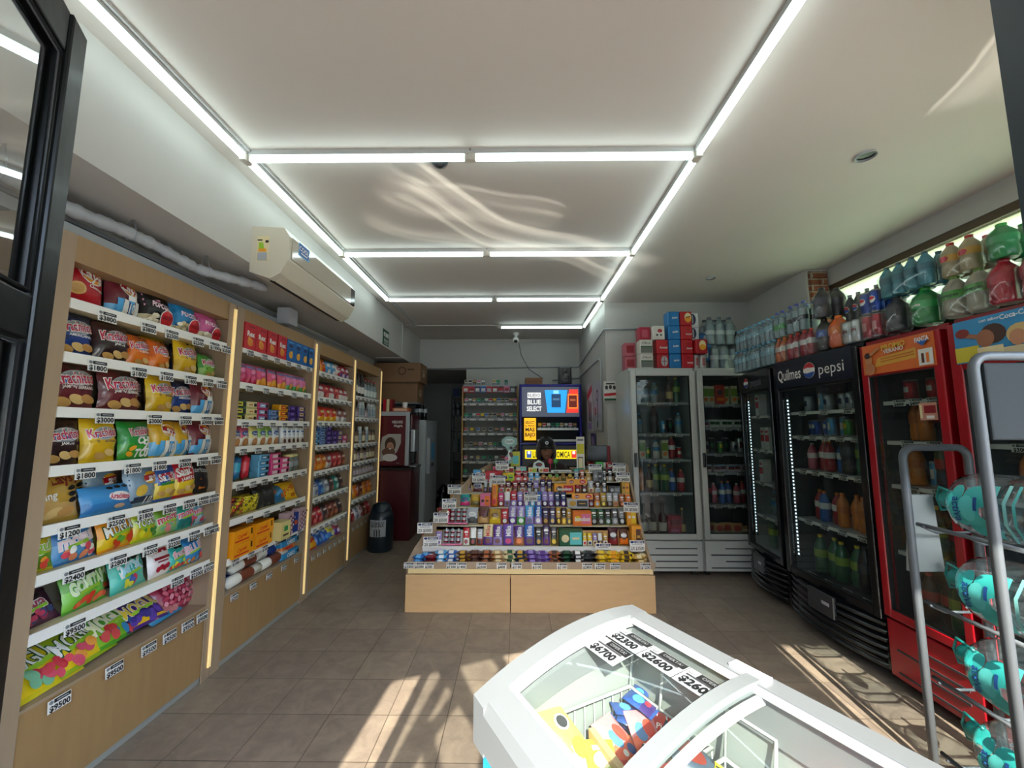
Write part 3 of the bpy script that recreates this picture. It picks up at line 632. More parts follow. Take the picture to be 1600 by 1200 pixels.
# ================================================================ packets on the four wall units
def fr_(w, h, els):
    o = []
    for e in els:
        k = e[0]
        if k in ('ell', 'rect'): o.append((k, e[1]*w, e[2]*h, e[3]*w, e[4]*w)+tuple(e[5:]))
        elif k == 'poly': o.append((k, [(x*w, y*h) for x, y in e[1]], e[2]))
        else: o.append((k, e[1], e[2]*w, e[3]*h, e[4]*w, e[5], (e[6] if len(e) > 6 else .9)*w)+tuple(e[7:]))
    return o
def oval_chip(cx, cy, n=3, c='d8b070'):
    rr = random.Random(int(cx*100+cy*991)); o = []
    for i in range(n): o.append(('ell', cx+(i-(n-1)/2)*.24, cy+rr.uniform(-.05, .05), .17, .09, ['c89a58', 'dcb878', 'c08e50'][i % 3], rr.uniform(-.5, .5)))
    return o
def KR(w, h, base, low, sub, seed=1, chip=3, sc='white', chipc=None):
    return bag(w, h, .075, base, fr_(w, h, [('ell', .05, .66, .36, .2, 'silver', .15), ('ell', .05, .66, .33, .16, 'steel', .15), ('ell', .05, .62, .3, .09, 'blue', .1),
        ('txt', 'Krachitos', -.0, .68, .26, 'white', .86, .1, .075), ('txt', 'Krachitos', -.0, .68, .25, 'c81e4a', .84, .1, .02), ('rect', 0, .475, .8, .085, low), ('txt', sub, .05, .475, .07, sc, .7)]
        + (oval_chip(.02, .2, chip) if chip else []) + [('ell', .2, .9, .09, .03, 'black', .1), ('ell', -.02, .9, .09, .03, 'black', .1)]), low=low, split=.44, seed=seed)
def LY(w, h, base, low=None, seed=1, arg=False, chip=True, split=.35):
    e = [('ell', .12, .72, .31, .21, 'white', -.3), ('ell', .12, .72, .28, .185, 'amber', -.3), ('rect', .12, .73, .56, .16, 'b01424', -.3), ('txt', 'Lays', .12, .735, .25, 'white', .54, -.3, .03)]
    if arg: e += [('rect', -.22, .24, .16, .5, 'sky'), ('rect', -.05, .24, .16, .5, 'white'), ('rect', .12, .24, .16, .5, 'sky'), ('rect', .3, .24, .16, .5, 'white'), ('rect', .12, .5, .26, .16, 'white'), ('txt', '10', .12, .26, .34, 'navy', .2), ('txt', '10', .12, .26, .28, 'white', .16)]
    elif chip: e += [('ell', -.24, .36, .2, .15, 'd8a860', .1), ('ell', -.24, .36, .15, .1, 'c8964c', .1), ('txt', 'Clasicas', .18, .45, .08, 'white', .5, -.2)]
    return bag(w, h, .075, base, fr_(w, h, e), low=low, split=split, seed=seed)
def POP(w, h, base, stripe, seed=1):
    e = [('poly', [(-.46, .93-.13*i), (.0, .99-.13*i), (.44, .9-.13*i), (.44, .86-.13*i), (.0, .945-.13*i), (-.46, .88-.13*i)], stripe) for i in range(4)]
    e += [('rect', 0, .56, .82, .16, base), ('txt', 'POPCORN', .08, .57, .15, 'f8d8e4', .72, -.05, .04)]
    rr = random.Random(seed)
    e += [('ell', rr.uniform(-.4, .4), rr.uniform(.03, .3), .07, .06, rr.choice(['e8dcb8', 'd8c898', 'f4ecd4', 'c8b080'])) for _ in range(22)]
    e += [('ell', .14, .24, .26, .26, 'white'), ('ell', .14, .24, .235, .235, 'c8202c'), ('txt', 'BIGGYS', .14, .25, .1, '5a1010', .4)]
    return bag(w, h, .085, base, fr_(w, h, e), low='d8cca4', split=.26, seed=seed)
def GUM(w, h, base, low, word, wc='white', blobs=('e84a3a', 'f08a30'), seed=1, hd=None, split=.42, flat=.06):
    rr = random.Random(seed); e = []
    if hd: e += [('rect', 0, .93, .9, .14, hd)]
    e += [('ell', -.05+.2*i, .82, .1, .05, 'black') for i in (0, 1)]
    e += [('txt', word, 0, .58, .27, 'dgreen' if wc == 'white' else 'white', .84, .14, .07), ('txt', word, 0, .58, .26, wc, .82, .14, .02), ('rect', 0, .42, .5, .07, 'lime' if base != 'lime' else 'green', .14)]
    for i in range(9): e.append(('ell', rr.uniform(-.34, .34), rr.uniform(.1, .32), rr.uniform(.06, .11), rr.uniform(.05, .09), blobs[i % len(blobs)], rr.uniform(0, 3)))
    return bag(w, h, flat, base, fr_(w, h, e), low=low, split=split, seed=seed, cat='sweets', name='sweets_bag')
B = {}
W1 = .17
B['lays_red'] = (LY(.185, .205, 'b8101e', seed=2), 'bright red crisp bag with yellow round logo')
B['lays_arg'] = (LY(.165, .20, 'maroon', low='sky', arg=True, seed=3), 'maroon crisp bag with pale blue striped foot')
B['pop_black'] = (POP(.175, .2, 'black', 'e09ab8', 4), 'black and pink striped popcorn bag with red disc')
B['pop_blue'] = (POP(.175, .2, '1e86c0', '1e86c0', 5), 'bright blue popcorn bag with red disc')
B['pop_pink'] = (POP(.17, .19, 'd05a94', 'e890b8', 6), 'pink popcorn bag with red disc')
B['kr_blue'] = (KR(.17, .195, 'navy', '1c3c86', 'AMERICANA', 7), 'navy blue crisp bag showing potato slices')
B['kr_brown'] = (KR(.165, .19, '3a1c1e', '2c1418', 'JAMON', 8), 'dark brown crisp bag with red lettering')
B['kr_orange'] = (KR(.13, .165, 'd8641a', 'e87a1c', 'CHEDDAR', 9, 2), 'orange crisp bag with red lettering')
B['kr_yellow'] = (KR(.155, .2, 'e8c020', 'd8ac18', 'TRADICIONAL', 10, 2, 'navy'), 'yellow crisp bag with red lettering')
B['kr_green'] = (KR(.12, .15, '4a9a3c', '8ab84a', 'CREMA', 11, 2), 'green crisp bag with red lettering')
B['kr_maroon'] = (KR(.2, .2, '5c1a22', '6e242c', 'JAMON SERRANO', 12), 'large maroon crisp bag showing ham and crisps')
B['kr_chi'] = (bag(.165, .19, .08, '1e8a34', fr_(.165, .19, [('ell', .12, .72, .34, .17, 'steel', .1), ('txt', 'Krachitos', .1, .74, .22, 'white', .8, .1, .07), ('txt', 'Krachitos', .1, .74, .21, 'c81e4a', .78, .1), ('txt', 'CHI', .12, .5, .2, 'white', .5, 0, .05), ('txt', 'ZI', .2, .34, .18, 'white', .3, 0, .05), ('txt', 'TOS', .1, .18, .22, 'white', .5, 0, .05), ('ell', -.24, .3, .1, .06, 'amber', .6), ('ell', -.3, .16, .1, .06, 'amber', -.6)]), low='3a9a2c', seed=13), 'green cheese snack bag with white lettering')
B['lays_yel'] = (LY(.165, .195, 'd8a818', low='sky', arg=True, seed=14), 'golden yellow crisp bag with pale blue striped foot')
B['lays_tan'] = (bag(.2, .21, .08, 'b89038', fr_(.2, .21, [('txt', 'Lays', .12, .82, .2, '7a1c1c', .7, .12, .03), ('txt', 'King', -.22, .5, .15, 'white', .5, .1), ('ell', .28, .62, .1, .05, 'black', .2), ('ell', .28, .5, .1, .05, 'black', .2), ('ell', .28, .38, .1, .05, 'black', .2)]+oval_chip(-.1, .2, 3)), low='c8a060', seed=15), 'large tan crisp bag leaning at the shelf end')
B['kr_sky'] = (bag(.24, .125, .06, '3a8cc8', fr_(.24, .125, [('ell', .18, .52, .24, .09, 'white', -.1), ('txt', 'Krachitos', .18, .52, .1, 'c81e4a', .42, -.1, .03), ('ell', .02, .86, .07, .03, 'black'), ('ell', .18, .88, .07, .03, 'black'), ('ell', .34, .88, .07, .03, 'black'), ('ell', .15, .17, .12, .04, 'c8a080')]), low='3078b4', seed=16), 'wide light blue snack bag lying sideways')
B['lays_silv'] = (bag(.17, .2, .08, '8098ac', fr_(.17, .2, [('poly', [(-.45, .9-.12*i), (.45, .95-.12*i), (.45, .91-.12*i), (-.45, .86-.12*i)], '24406c') for i in range(4)]+[('ell', .18, .66, .26, .18, 'd8a020', .1), ('rect', .18, .67, .48, .16, 'b01424', .1), ('txt', 'Lays', .18, .67, .22, 'white', .44, .1, .03), ('ell', -.15, .36, .18, .16, 'd8b040', .3), ('txt', '10', .15, .12, .2, 'white', .3)]), low='1c2c48', split=.2, seed=17), 'silver and blue striped crisp bag with yellow oval')
B['sal_blue'] = (bag(.145, .19, .075, '2454a0', fr_(.145, .19, [('rect', .05, .66, .84, .26, 'c8142a', .1), ('txt', 'Saladix', .03, .66, .28, 'white', .8, .1, .03), ('rect', 0, .46, .6, .09, '3a8a3a', .05)]+oval_chip(0, .22, 3)), low='e0c030', split=.5, seed=18), 'blue and yellow snack bag with red banner')
B['sal_red'] = (bag(.16, .2, .08, 'c8142a', fr_(.16, .2, [('txt', 'Saladix', .02, .72, .3, 'white', .86, .14, .04), ('rect', .0, .5, .74, .17, 'b01020', .1), ('txt', 'JAMES P', 0, .5, .12, 'white', .6, .1)]+oval_chip(.02, .2, 3)), low='e8c828', split=.46, seed=19), 'red and yellow snack bag with white lettering')
B['dor'] = (bag(.15, .18, .07, '18161a', fr_(.15, .18, [('txt', 'Doritos', .02, .76, .2, 'silver', .8, -.1, .03), ('poly', [(0, .5), (.25, .15), (-.05, .12)], 'c8702c')]), seed=20), 'black snack bag with orange triangle')
B['g_yg'] = (GUM(.14, .16, 'c8b820', '6a9a28', 'mogul', 'lime', ('e84a3a', 'f0a030'), 21), 'yellow green sweets bag')
B['g_blue'] = (GUM(.2, .165, '2a78c0', '5a9cd0', 'mogul', 'f4d8e0', ('f0f0e8', 'e88a60', 'd84a5a'), 22), 'mid blue sweets bag with white shapes')
B['g_orange'] = (GUM(.2, .165, 'f09a10', 'e8c020', 'MOGUL', 'white', ('d84020', '5aa030'), 23), 'orange yellow sweets bag')
B['g_lime'] = (GUM(.14, .155, 'b8cc20', 'd8c020', 'YOGUR', 'white', ('3a8a3a', 'd8d020'), 24), 'lime sweets bag with white lettering')
B['g_green'] = (GUM(.165, .15, '7aae38', 'a8c86c', 'mogul', 'd83a5a', ('f0908c', '70b890'), 25), 'pale green sweets bag with pink pieces')
B['g_teal'] = (GUM(.15, .15, '2aa090', '1e7e78', 'mogul', 'e85a8a', ('1e6a6a', 'e0506a'), 26), 'teal sweets bag')
B['g_sky'] = (GUM(.12, .14, '78b8d8', 'a8ccd8', 'mini', 'e85a8a', ('silver', 'e0506a'), 27), 'pale blue sweets bag')
B['g_fruit'] = (GUM(.2, .17, '58a030', '7ac040', 'GOMITAS', 'd8f0b0', ('e04a30', 'd83020', 'f06a40'), 28), 'green sweets bag with red fruit shapes')
B['g_mint'] = (GUM(.2, .17, '3ab0a0', '58c0b0', 'MIX', 'a8e0f0', ('d84060', '3a60b0', 'e8e040'), 29), 'mint green sweets bag with mixed shapes')
B['g_pouch'] = (bag(.14, .145, .05, 'e8e0e0', fr_(.14, .145, [('rect', 0, .9, .94, .16, 'b8182e'), ('rect', .02, .62, .7, .1, 'dred'), ('rect', .02, .5, .5, .05, 'dred')]+[('ell', -.2+.13*i, .25+.05*(i % 2), .1, .1, 'b01830') for i in range(4)]), low='e8dcdc', seed=30, name='sweets_bag', cat='sweets'), 'white sweets pouch with red zip top')
B['g_tealm'] = (GUM(.14, .14, '28a8a4', '4ac0b8', 'frut', 'f0a0b0', ('e84a3a', 'd8e040'), 31), 'small teal sweets bag')
B['g_bright'] = (GUM(.16, .15, '2a80c8', '3a90d0', 'BLUE', 'f0c0d0', ('f08a30', 'e84a3a', '60c0e0'), 32), 'bright blue sweets bag with orange pieces')
B['g_purple'] = (GUM(.19, .14, '4a2038', '5a3048', 'uva', 'b04060', ('a03050', '3a4a7a', 'c84060'), 33), 'dark purple sweets bag')
B['G_yog'] = (GUM(.3, .24, 'd8c41c', 'f0cc18', 'YOGUR', 'white', ('e0506a', 'd83a4a', '78b890'), 34, hd='8aa820'), 'very large yellow sweets bag with fruit picture')
B['G_yog2'] = (GUM(.28, .22, '98b020', 'e8c818', 'MOGUL', 'white', ('d8506a', 'e84a5a', 'f0a040'), 35, hd='5a8a20'), 'very large lime and yellow sweets bag')
B['G_grn'] = (GUM(.26, .2, '4a9a20', '8ac030', 'MOGUL', 'f0f0c0', ('c83a3a', 'd84a4a', '2a80b0'), 36), 'very large green sweets bag')
B['G_pur'] = (GUM(.24, .18, '4a2478', 'e8b818', 'MOGUL', 'f0d040', ('5a3aa0', '3a2a80'), 37, hd='c8a818', split=.2), 'large purple and yellow sweets bag')
B['G_blue'] = (GUM(.22, .16, '2a88b8', '5aa0c0', 'duo', 'd89090', ('d08080', 'c87a7a'), 38), 'large blue sweets bag lying flat')
B['G_pink'] = (bag(.26, .19, .1, 'a8284c', fr_(.26, .19, [('ell', -.35+.1*(i % 8), .15+.15*(i//8), .06, .04, ['d86a80', 'c84060', 'e090a0'][i % 3], i) for i in range(40)]), low='982040', seed=39, name='sweets_bag', cat='sweets'), 'large see-through bag of deep pink sweets')
SHN = ['top', 'second', 'third', 'fourth', 'fifth', 'sixth', 'seventh', 'bottom']
def shelf_row(ui, si, items, tilt=-.12, group=None, front=.03, extra=''):
    y0, y1, a, c, zs, which = UNITS[ui]; z = zs[si]; fr = Frame(-1.8, 0, z+.001, pi/2); n = len(items)
    sname = SHN[si] if si < len(zs)-1 else 'bottom'
    for i, it in enumerate(items):
        key, pos = it[0], it[1]; dz = it[2] if len(it) > 2 else 0; rx = it[3] if len(it) > 3 else tilt; rz = it[4] if len(it) > 4 else 0; dy = it[5] if len(it) > 5 else 0
        bd_, desc = B[key]; y = a+(c-a)*pos
        lab = short(desc, f'{nth(i+1, n)} on {sname} shelf of {which} unit')
        spawn(key, bd_, fr, (y, front+.05+dy, dz), lab, group or f'packets on the {sname} shelf of the {which} wall unit', rz=rz, rx=rx)
u1 = [[('lays_red', .12), ('lays_arg', .32), ('pop_black', .51), ('pop_blue', .71), ('pop_pink', .9)],
 [('kr_blue', .1), ('kr_brown', .29), ('kr_orange', .43), ('kr_orange', .57, 0, -.15, .15), ('kr_yellow', .76), ('kr_green', .93)],
 [('kr_maroon', .12), ('kr_maroon', .36), ('kr_yellow', .6), ('kr_blue', .77, 0, -.12, 0, .03), ('lays_arg', .92)],
 [('kr_brown', .1), ('kr_yellow', .28), ('kr_chi', .47), ('lays_yel', .65), ('lays_yel', .81, 0, -.15, .2, .02), ('lays_arg', .93)],
 [('lays_tan', .11, 0, -.2), ('kr_sky', .34, .0, -.25, 0, -.02), ('lays_silv', .53), ('sal_blue', .68), ('sal_red', .82), ('dor', .94, 0, -.2, -.2)],
 [('g_yg', .05, 0, -.2, -.2), ('g_blue', .22, 0, -.22, .1), ('g_orange', .43, 0, -.22, .1), ('g_lime', .58), ('g_green', .72, 0, -.2), ('g_teal', .86), ('g_sky', .95)],
 [('g_purple', .1, 0, -.6, .1), ('g_fruit', .3, 0, -.25, .1), ('g_mint', .52, 0, -.25, .1), ('g_pouch', .71, 0, -.2), ('g_tealm', .82, 0, -.2), ('g_bright', .94, 0, -.2)],
 [('G_yog', .14, .0, -.85, .1, -.04), ('G_yog2', .34, .012, -.85, .15, -.02), ('G_grn', .5, .024, -.85, .1, .0), ('G_pur', .66, .03, -.85, -.05), ('G_blue', .8, .01, -1.1, .1), ('G_pink', .9, .0, -.4, 0, .04)]]
for si, row in enumerate(u1):
    shelf_row(0, si, row, tilt=-.12 if si < 5 else -.2)
# second row of bags standing behind, where they show between the front ones
def behind(ui, si, items, tilt=-.08, zoff=.0):
    y0, y1, a, c, zs, which = UNITS[ui]; fr = Frame(-1.8, 0, zs[si]+.001, pi/2); sname = SHN[si]
    for i, (key, pos) in enumerate(items):
        bd_, desc = B[key]; nm = 'left' if pos < .34 else ('middle' if pos < .67 else 'right')
        spawn(key, bd_, fr, (a+(c-a)*pos, .19, zoff), short(desc, f'standing behind at {nm} of {sname} shelf, {which} unit'), 'packets in the back row of the wall units', rx=tilt)
behind(0, 0, [('lays_tan', .12), ('pop_black', .6)]); behind(0, 1, [('kr_brown', .2), ('kr_yellow', .66), ('kr_blue', .88)]); behind(0, 2, [('kr_maroon', .5), ('kr_blue', .86)])
behind(0, 3, [('kr_brown', .2), ('lays_yel', .73)]); behind(0, 4, [('lays_tan', .24), ('lays_silv', .42), ('lays_yel', .9)]); behind(0, 5, [('g_blue', .12), ('g_lime', .5), ('g_green', .64)]); behind(0, 6, [('g_fruit', .42), ('g_purple', .62), ('g_bright', .86)])
# ---- second unit
B['ck_red'] = (carton(.115, .175, .06, 'c81626', fr_(.115, .175, [('rect', .1, .88, .5, .1, 'dred'), ('txt', 'Rex', .05, .6, .3, 'white', .7, 0, .04), ('ell', 0, .28, .25, .25, 'e08a30'), ('ell', -.1, .4, .12, .12, 'e8a040'), ('ell', .12, .2, .12, .1, 'd87828')]), side='a8101e', name='cracker_box', cat='cracker box'), 'red cracker box with orange biscuits')
B['ck_blue'] = (carton(.11, .17, .06, '1464ac', fr_(.11, .17, [('ell', 0, .72, .28, .12, 'navy'), ('rect', .0, .88, .6, .07, 'sky'), ('ell', 0, .3, .24, .26, 'e8a838'), ('ell', .1, .42, .1, .1, 'f0c058'), ('rect', 0, .55, .6, .07, '0e4a88')]), side='0e4c8c', name='cracker_box', cat='cracker box'), 'blue cracker box with golden biscuits')
def juice(c1, c2, c3): return bag(.105, .15, .05, c1, fr_(.105, .15, [('rect', 0, .86, .94, .2, '6a78b0'), ('ell', .05, .66, .34, .14, 'f080b0', .25), ('rect', .3, .84, .1, .1, 'black'), ('ell', -.05, .3, .25, .22, c3, .5), ('ell', .15, .2, .2, .14, c2, -.4)]), low=c2, seed=41, name='wafer_pack', cat='sweets')
B['jp_pink'] = (juice('c83870', 'c8204a', 'e86a90'), 'pink and blue sweets pack'); B['jp_or'] = (juice('d84a70', 'f09a28', 'f0b040'), 'pink and orange sweets pack'); B['jp_gr'] = (juice('d870a0', '4aa048', 'e8a050'), 'pink and green sweets pack')
def ckb(c1, c2, c3='white', w=.12, h=.045): return carton(w, h, .07, c1, [('rect', -w*.1, h*.5, w*.55, h*.6, c2), ('rect', w*.3, h*.5, w*.22, h*.5, 'black'), ('rect', -w*.1, h*.5, w*.35, h*.2, c3)], name='biscuit_pack', cat='biscuits', mt=P_film, r=.007)
for k, a1, a2, a3, ds in (('s_yg', '3a5a34', 'e0d03a', 'black', 'green and yellow biscuit pack'), ('s_cr', 'd8cc88', 'e8dca8', 'c87828', 'cream biscuit pack'), ('s_pk', 'c03a70', '7ab0d8', 'white', 'pink and blue biscuit pack'), ('s_bl', '5a7ab0', '88a8d0', 'navy', 'slate blue biscuit pack'),
    ('s_yl', 'e8a41c', 'c82828', 'yellow', 'yellow and red biscuit pack'), ('s_pu', '3a1a70', '5a3a98', 'lilac', 'deep purple biscuit pack'), ('s_pw', '4a2480', 'cream', 'maroon', 'purple and cream biscuit pack'), ('s_lb', '6ab0d8', '3a88c0', 'white', 'sky blue biscuit pack'), ('s_hot', 'e03a80', 'f0c0d0', 'white', 'hot pink biscuit pack'), ('s_dk', '2a2a34', '4a4a58', 'grey', 'dark grey biscuit pack'), ('s_rd', 'b8182a', 'e85a4a', 'white', 'red biscuit pack')):
    B[k] = (ckb(a1, a2, a3), ds)
def waf(c1, c2, w=.095, h=.14): return bag(w, h, .04, c1, fr_(w, h, [('ell', .05, .66, .4, .17, '1c5aa8'), ('txt', 'Argen', .05, .66, .16, 'white', .6), ('ell', 0, .22, .3, .3, 'b87a48'), ('ell', 0, .22, .2, .2, 'c88c58')]), low='e4dccc', split=.5, seed=43, name='biscuit_bag', cat='biscuits')
B['w_pk'] = (waf('c05070', 'pink'), 'rose biscuit bag with blue oval'); B['w_yl'] = (waf('e0d880', 'yellow'), 'pale yellow biscuit bag with blue oval'); B['w_gr'] = (waf('9ac060', 'lime'), 'light green biscuit bag with blue oval'); B['w_wb'] = (waf('d4dce8', 'white'), 'white biscuit bag with blue oval')
B['w_nar'] = (bar(.062, .135, .03, 'dfe3e6', 'c8c0b8', 'brown', None, '3a6cb0', 'biscuit_bag', 'biscuits'), 'narrow white and blue biscuit tube')
B['r_teal'] = (roll(.17, .032, '1c6a9a', '38a8c8'), 'dark teal biscuit roll on end'); B['r_red'] = (roll(.17, .03, 'c01830', 'e04050'), 'red biscuit roll on end')
B['jarx'] = (bottle(.05, .14, 'plastic_canister', 'jar', body='silver', clear=True, kind='jar', cap='f0e4a0', capr=.045, liquid='8a7a6c', label='steel', lz=(.3, .6)), 'clear plastic canister')
B['c_dk'] = (bag(.22, .13, .09, '3a3020', fr_(.22, .13, [('ell', -.4+.1*(i % 9), .1+.12*(i//9), .06, .04, ['c8b020', '8a1c28', 'd8c828', '5a3a20', 'e06040'][(i*7) % 5], i) for i in range(54)]), seed=44, name='sweets_bag', cat='sweets'), 'see-through bag of mixed dark sweets')
B['c_yl'] = (bag(.2, .13, .09, 'b8a41c', fr_(.2, .13, [('ell', -.4+.1*(i % 9), .1+.12*(i//9), .06, .04, ['e8d020', 'd8c020', 'f0e040', '6a6a20', 'e8d838'][(i*7) % 5], i) for i in range(54)]), seed=45, name='sweets_bag', cat='sweets'), 'see-through bag of yellow wrapped sweets')
B['c_gr'] = (bag(.14, .16, .06, '2c2e30', fr_(.14, .16, [('poly', [(-.3+.2*i, .1), (-.2+.2*i, .1), (-.1+.2*i, .9), (-.16+.2*i, .9)], ['grey', 'silver', 'dgrey'][i % 3]) for i in range(4)]), seed=46, name='sweets_bag', cat='sweets'), 'black and silver foil bag')
B['c_bl'] = (bag(.2, .14, .08, '2a80b0', fr_(.2, .14, [('ell', -.3, .6, .2, .12, '8a5a40'), ('ell', .2, .3, .16, .1, 'c87048'), ('rect', 0, .5, .5, .12, 'sky', .3)]), low='1e6a98', seed=47, name='sweets_bag', cat='sweets'), 'blue sweets bag with brown patches')
B['c_gd'] = (bag(.2, .15, .06, 'e8b010', fr_(.2, .15, [('txt', 'Flynn', 0, .55, .25, 'c83018', .8, .5, .03), ('ell', .2, .2, .15, .08, 'b86a18')]), low='f0bc18', seed=48, name='sweets_bag', cat='sweets'), 'golden yellow sweets bag leaning over')
B['b_or'] = (carton(.2, .085, .12, 'f09a10', fr_(.2, .085, [('rect', -.1, .2, .7, .05, 'c82818', .0), ('txt', 'Cereal', -.1, .55, .12, 'd83a18', .6, .1, .03), ('ell', .36, .8, .05, .03, 'black'), ('ell', .36, .65, .05, .03, 'black'), ('ell', .36, .5, .05, .03, 'black')]), top='c87808', name='biscuit_carton', cat='box'), 'orange biscuit carton with red lettering')
B['b_ye'] = (carton(.12, .13, .1, 'd8c884', fr_(.12, .13, [('rect', 0, .6, .4, .3, '2a8a48'), ('rect', 0, .25, .6, .12, 'brown')]), name='biscuit_carton', cat='box'), 'cream carton with green square')
B['b_pat'] = (carton(.1, .17, .06, 'c8a8b0', fr_(.1, .17, [('ell', -.35+.17*(i % 5), .08+.11*(i//5), .08, .07, ['5a3a78', '8a4a3a', 'e8e0e0'][(i*5) % 3]) for i in range(40)]), name='biscuit_carton', cat='box'), 'tall carton with purple and white dots')
B['b_blu'] = (carton(.07, .15, .06, '1c3c8c', fr_(.07, .15, [('rect', 0, .5, .6, .5, 'c85a30')]), name='biscuit_carton', cat='box'), 'narrow dark blue carton')
B['l_white'] = (roll(.34, .036, 'dcd8cc', '1c3a86', name='cake_roll', cat='cake'), 'long white cake roll with blue end'); B['l_wb'] = (roll(.36, .036, 'e0dcd0', '7a3c28', name='cake_roll', cat='cake'), 'long white cake roll with brown band')
B['l_blue'] = (carton(.26, .05, .1, '2a8ac0', fr_(.26, .05, [('txt', 'OREO', 0, .5, .11, 'white', .6, 0, .03), ('ell', .38, .5, .06, .05, 'black')]), name='biscuit_pack', cat='biscuits', mt=P_film, r=.012), 'long light blue biscuit pack'); B['l_or'] = (carton(.2, .045, .08, 'e0843c', fr_(.2, .045, [('rect', 0, .5, .5, .1, 'c82828')]), name='biscuit_pack', cat='biscuits', mt=P_film, r=.012), 'orange biscuit pack')
shelf_row(1, 0, [('ck_red', .06), ('ck_red', .19), ('ck_red', .33), ('ck_red', .47), ('ck_blue', .6), ('ck_blue', .72), ('ck_blue', .84), ('ck_blue', .945)], tilt=0, front=0)
behind(1, 0, [('ck_blue', .66), ('ck_blue', .78)], 0, .0)
shelf_row(1, 1, [('jp_pink', .08), ('jp_pink', .2), ('jp_or', .32), ('jp_or', .46), ('jp_or', .6), ('jp_gr', .72), ('jp_gr', .83), ('jp_gr', .94)], tilt=-.1, front=0)
def stacks(ui, si, cols, h=.046, group='stacked biscuit packs on the wall units', w=.12, jit=.004):
    y0, y1, a, c, zs, which = UNITS[ui]; fr = Frame(-1.8, 0, zs[si]+.001, pi/2); nc = len(cols)
    for ci, (key, n, pos) in enumerate(cols):
        bd_, desc = B[key]
        for k in range(n):
            lv = 'topmost' if k == n-1 else ('lowest' if k == 0 else ORD[k+1]+' up')
            spawn(key, bd_, fr, (a+(c-a)*pos+R.uniform(-jit, jit), .1+R.uniform(-.004, .004), k*h), short(desc, f'{lv} in {nth(ci+1, nc)} stack, {SHN[si]} shelf, {which} unit'), group, rz=R.uniform(-.04, .04))
stacks(1, 2, [('s_yg', 3, .07), ('s_cr', 3, .2), ('s_pk', 3, .34), ('s_bl', 2, .49), ('s_yl', 3, .63), ('s_pu', 3, .78), ('s_pw', 3, .92)])
shelf_row(1, 3, [('w_pk', .07), ('w_pk', .16), ('w_yl', .27), ('w_gr', .37), ('w_gr', .46), ('w_wb', .55), ('w_nar', .65), ('w_nar', .72), ('w_nar', .79), ('w_nar', .86), ('w_nar', .94)], tilt=-.06, front=0)
fr = Frame(-1.8, 0, UNITS[1][4][4]+.001, pi/2); aa, cc = UNITS[1][2], UNITS[1][3]
for i, (k, p) in enumerate((('r_teal', .05), ('r_teal', .14), ('r_red', .24))):
    spawn(k, B[k][0], fr, (aa+(cc-aa)*p, .08, .087), f'{B[k][1]}, {nth(i+1, 3)} of three, fifth shelf, second unit', 'biscuit rolls on end', ry=-pi/2+.1)
stacks(1, 4, [('s_lb', 4, .4), ('s_hot', 4, .56), ('s_hot', 3, .7)], h=.04)
shelf_row(1, 4, [('jarx', .82), ('jarx', .93, 0, 0, 0, .02)], tilt=0)
shelf_row(1, 5, [('c_dk', .14, 0, -.5), ('c_yl', .3, .0, -.4), ('c_gr', .48, 0, -.3, .2), ('c_gr', .58, 0, -.3, -.2), ('c_bl', .72, 0, -.5), ('c_gd', .88, 0, -.45, -.2)])
stacks(1, 6, [('b_or', 2, .13), ('b_or', 2, .37)], h=.086, group='orange biscuit cartons')
shelf_row(1, 6, [('b_ye', .57), ('b_pat', .7), ('b_blu', .8), ('b_pat', .9)], tilt=0, front=-.02)
for i, (k, p, dy, dz) in enumerate((('l_wb', .26, .05, .036), ('l_white', .2, .125, .036), ('l_wb', .62, .05, .036), ('l_white', .58, .12, .036), ('l_wb', .35, .09, .098), ('l_white', .62, .09, .1))):
    y0, y1, a, c, zs, wh = UNITS[1]
    spawn(k, B[k][0], Frame(-1.8, 0, zs[7]+.001, pi/2), (a+(c-a)*p, dy, dz), f'{B[k][1]}, {["front left", "back left", "front right", "back right", "upper left", "upper right"][i]} of the pile, bottom of second unit', 'long cake rolls')
shelf_row(1, 7, [('l_blue', .83, .0, 0), ('l_or', .83, .051, 0), ('l_blue', .82, .098, 0)], front=.06)
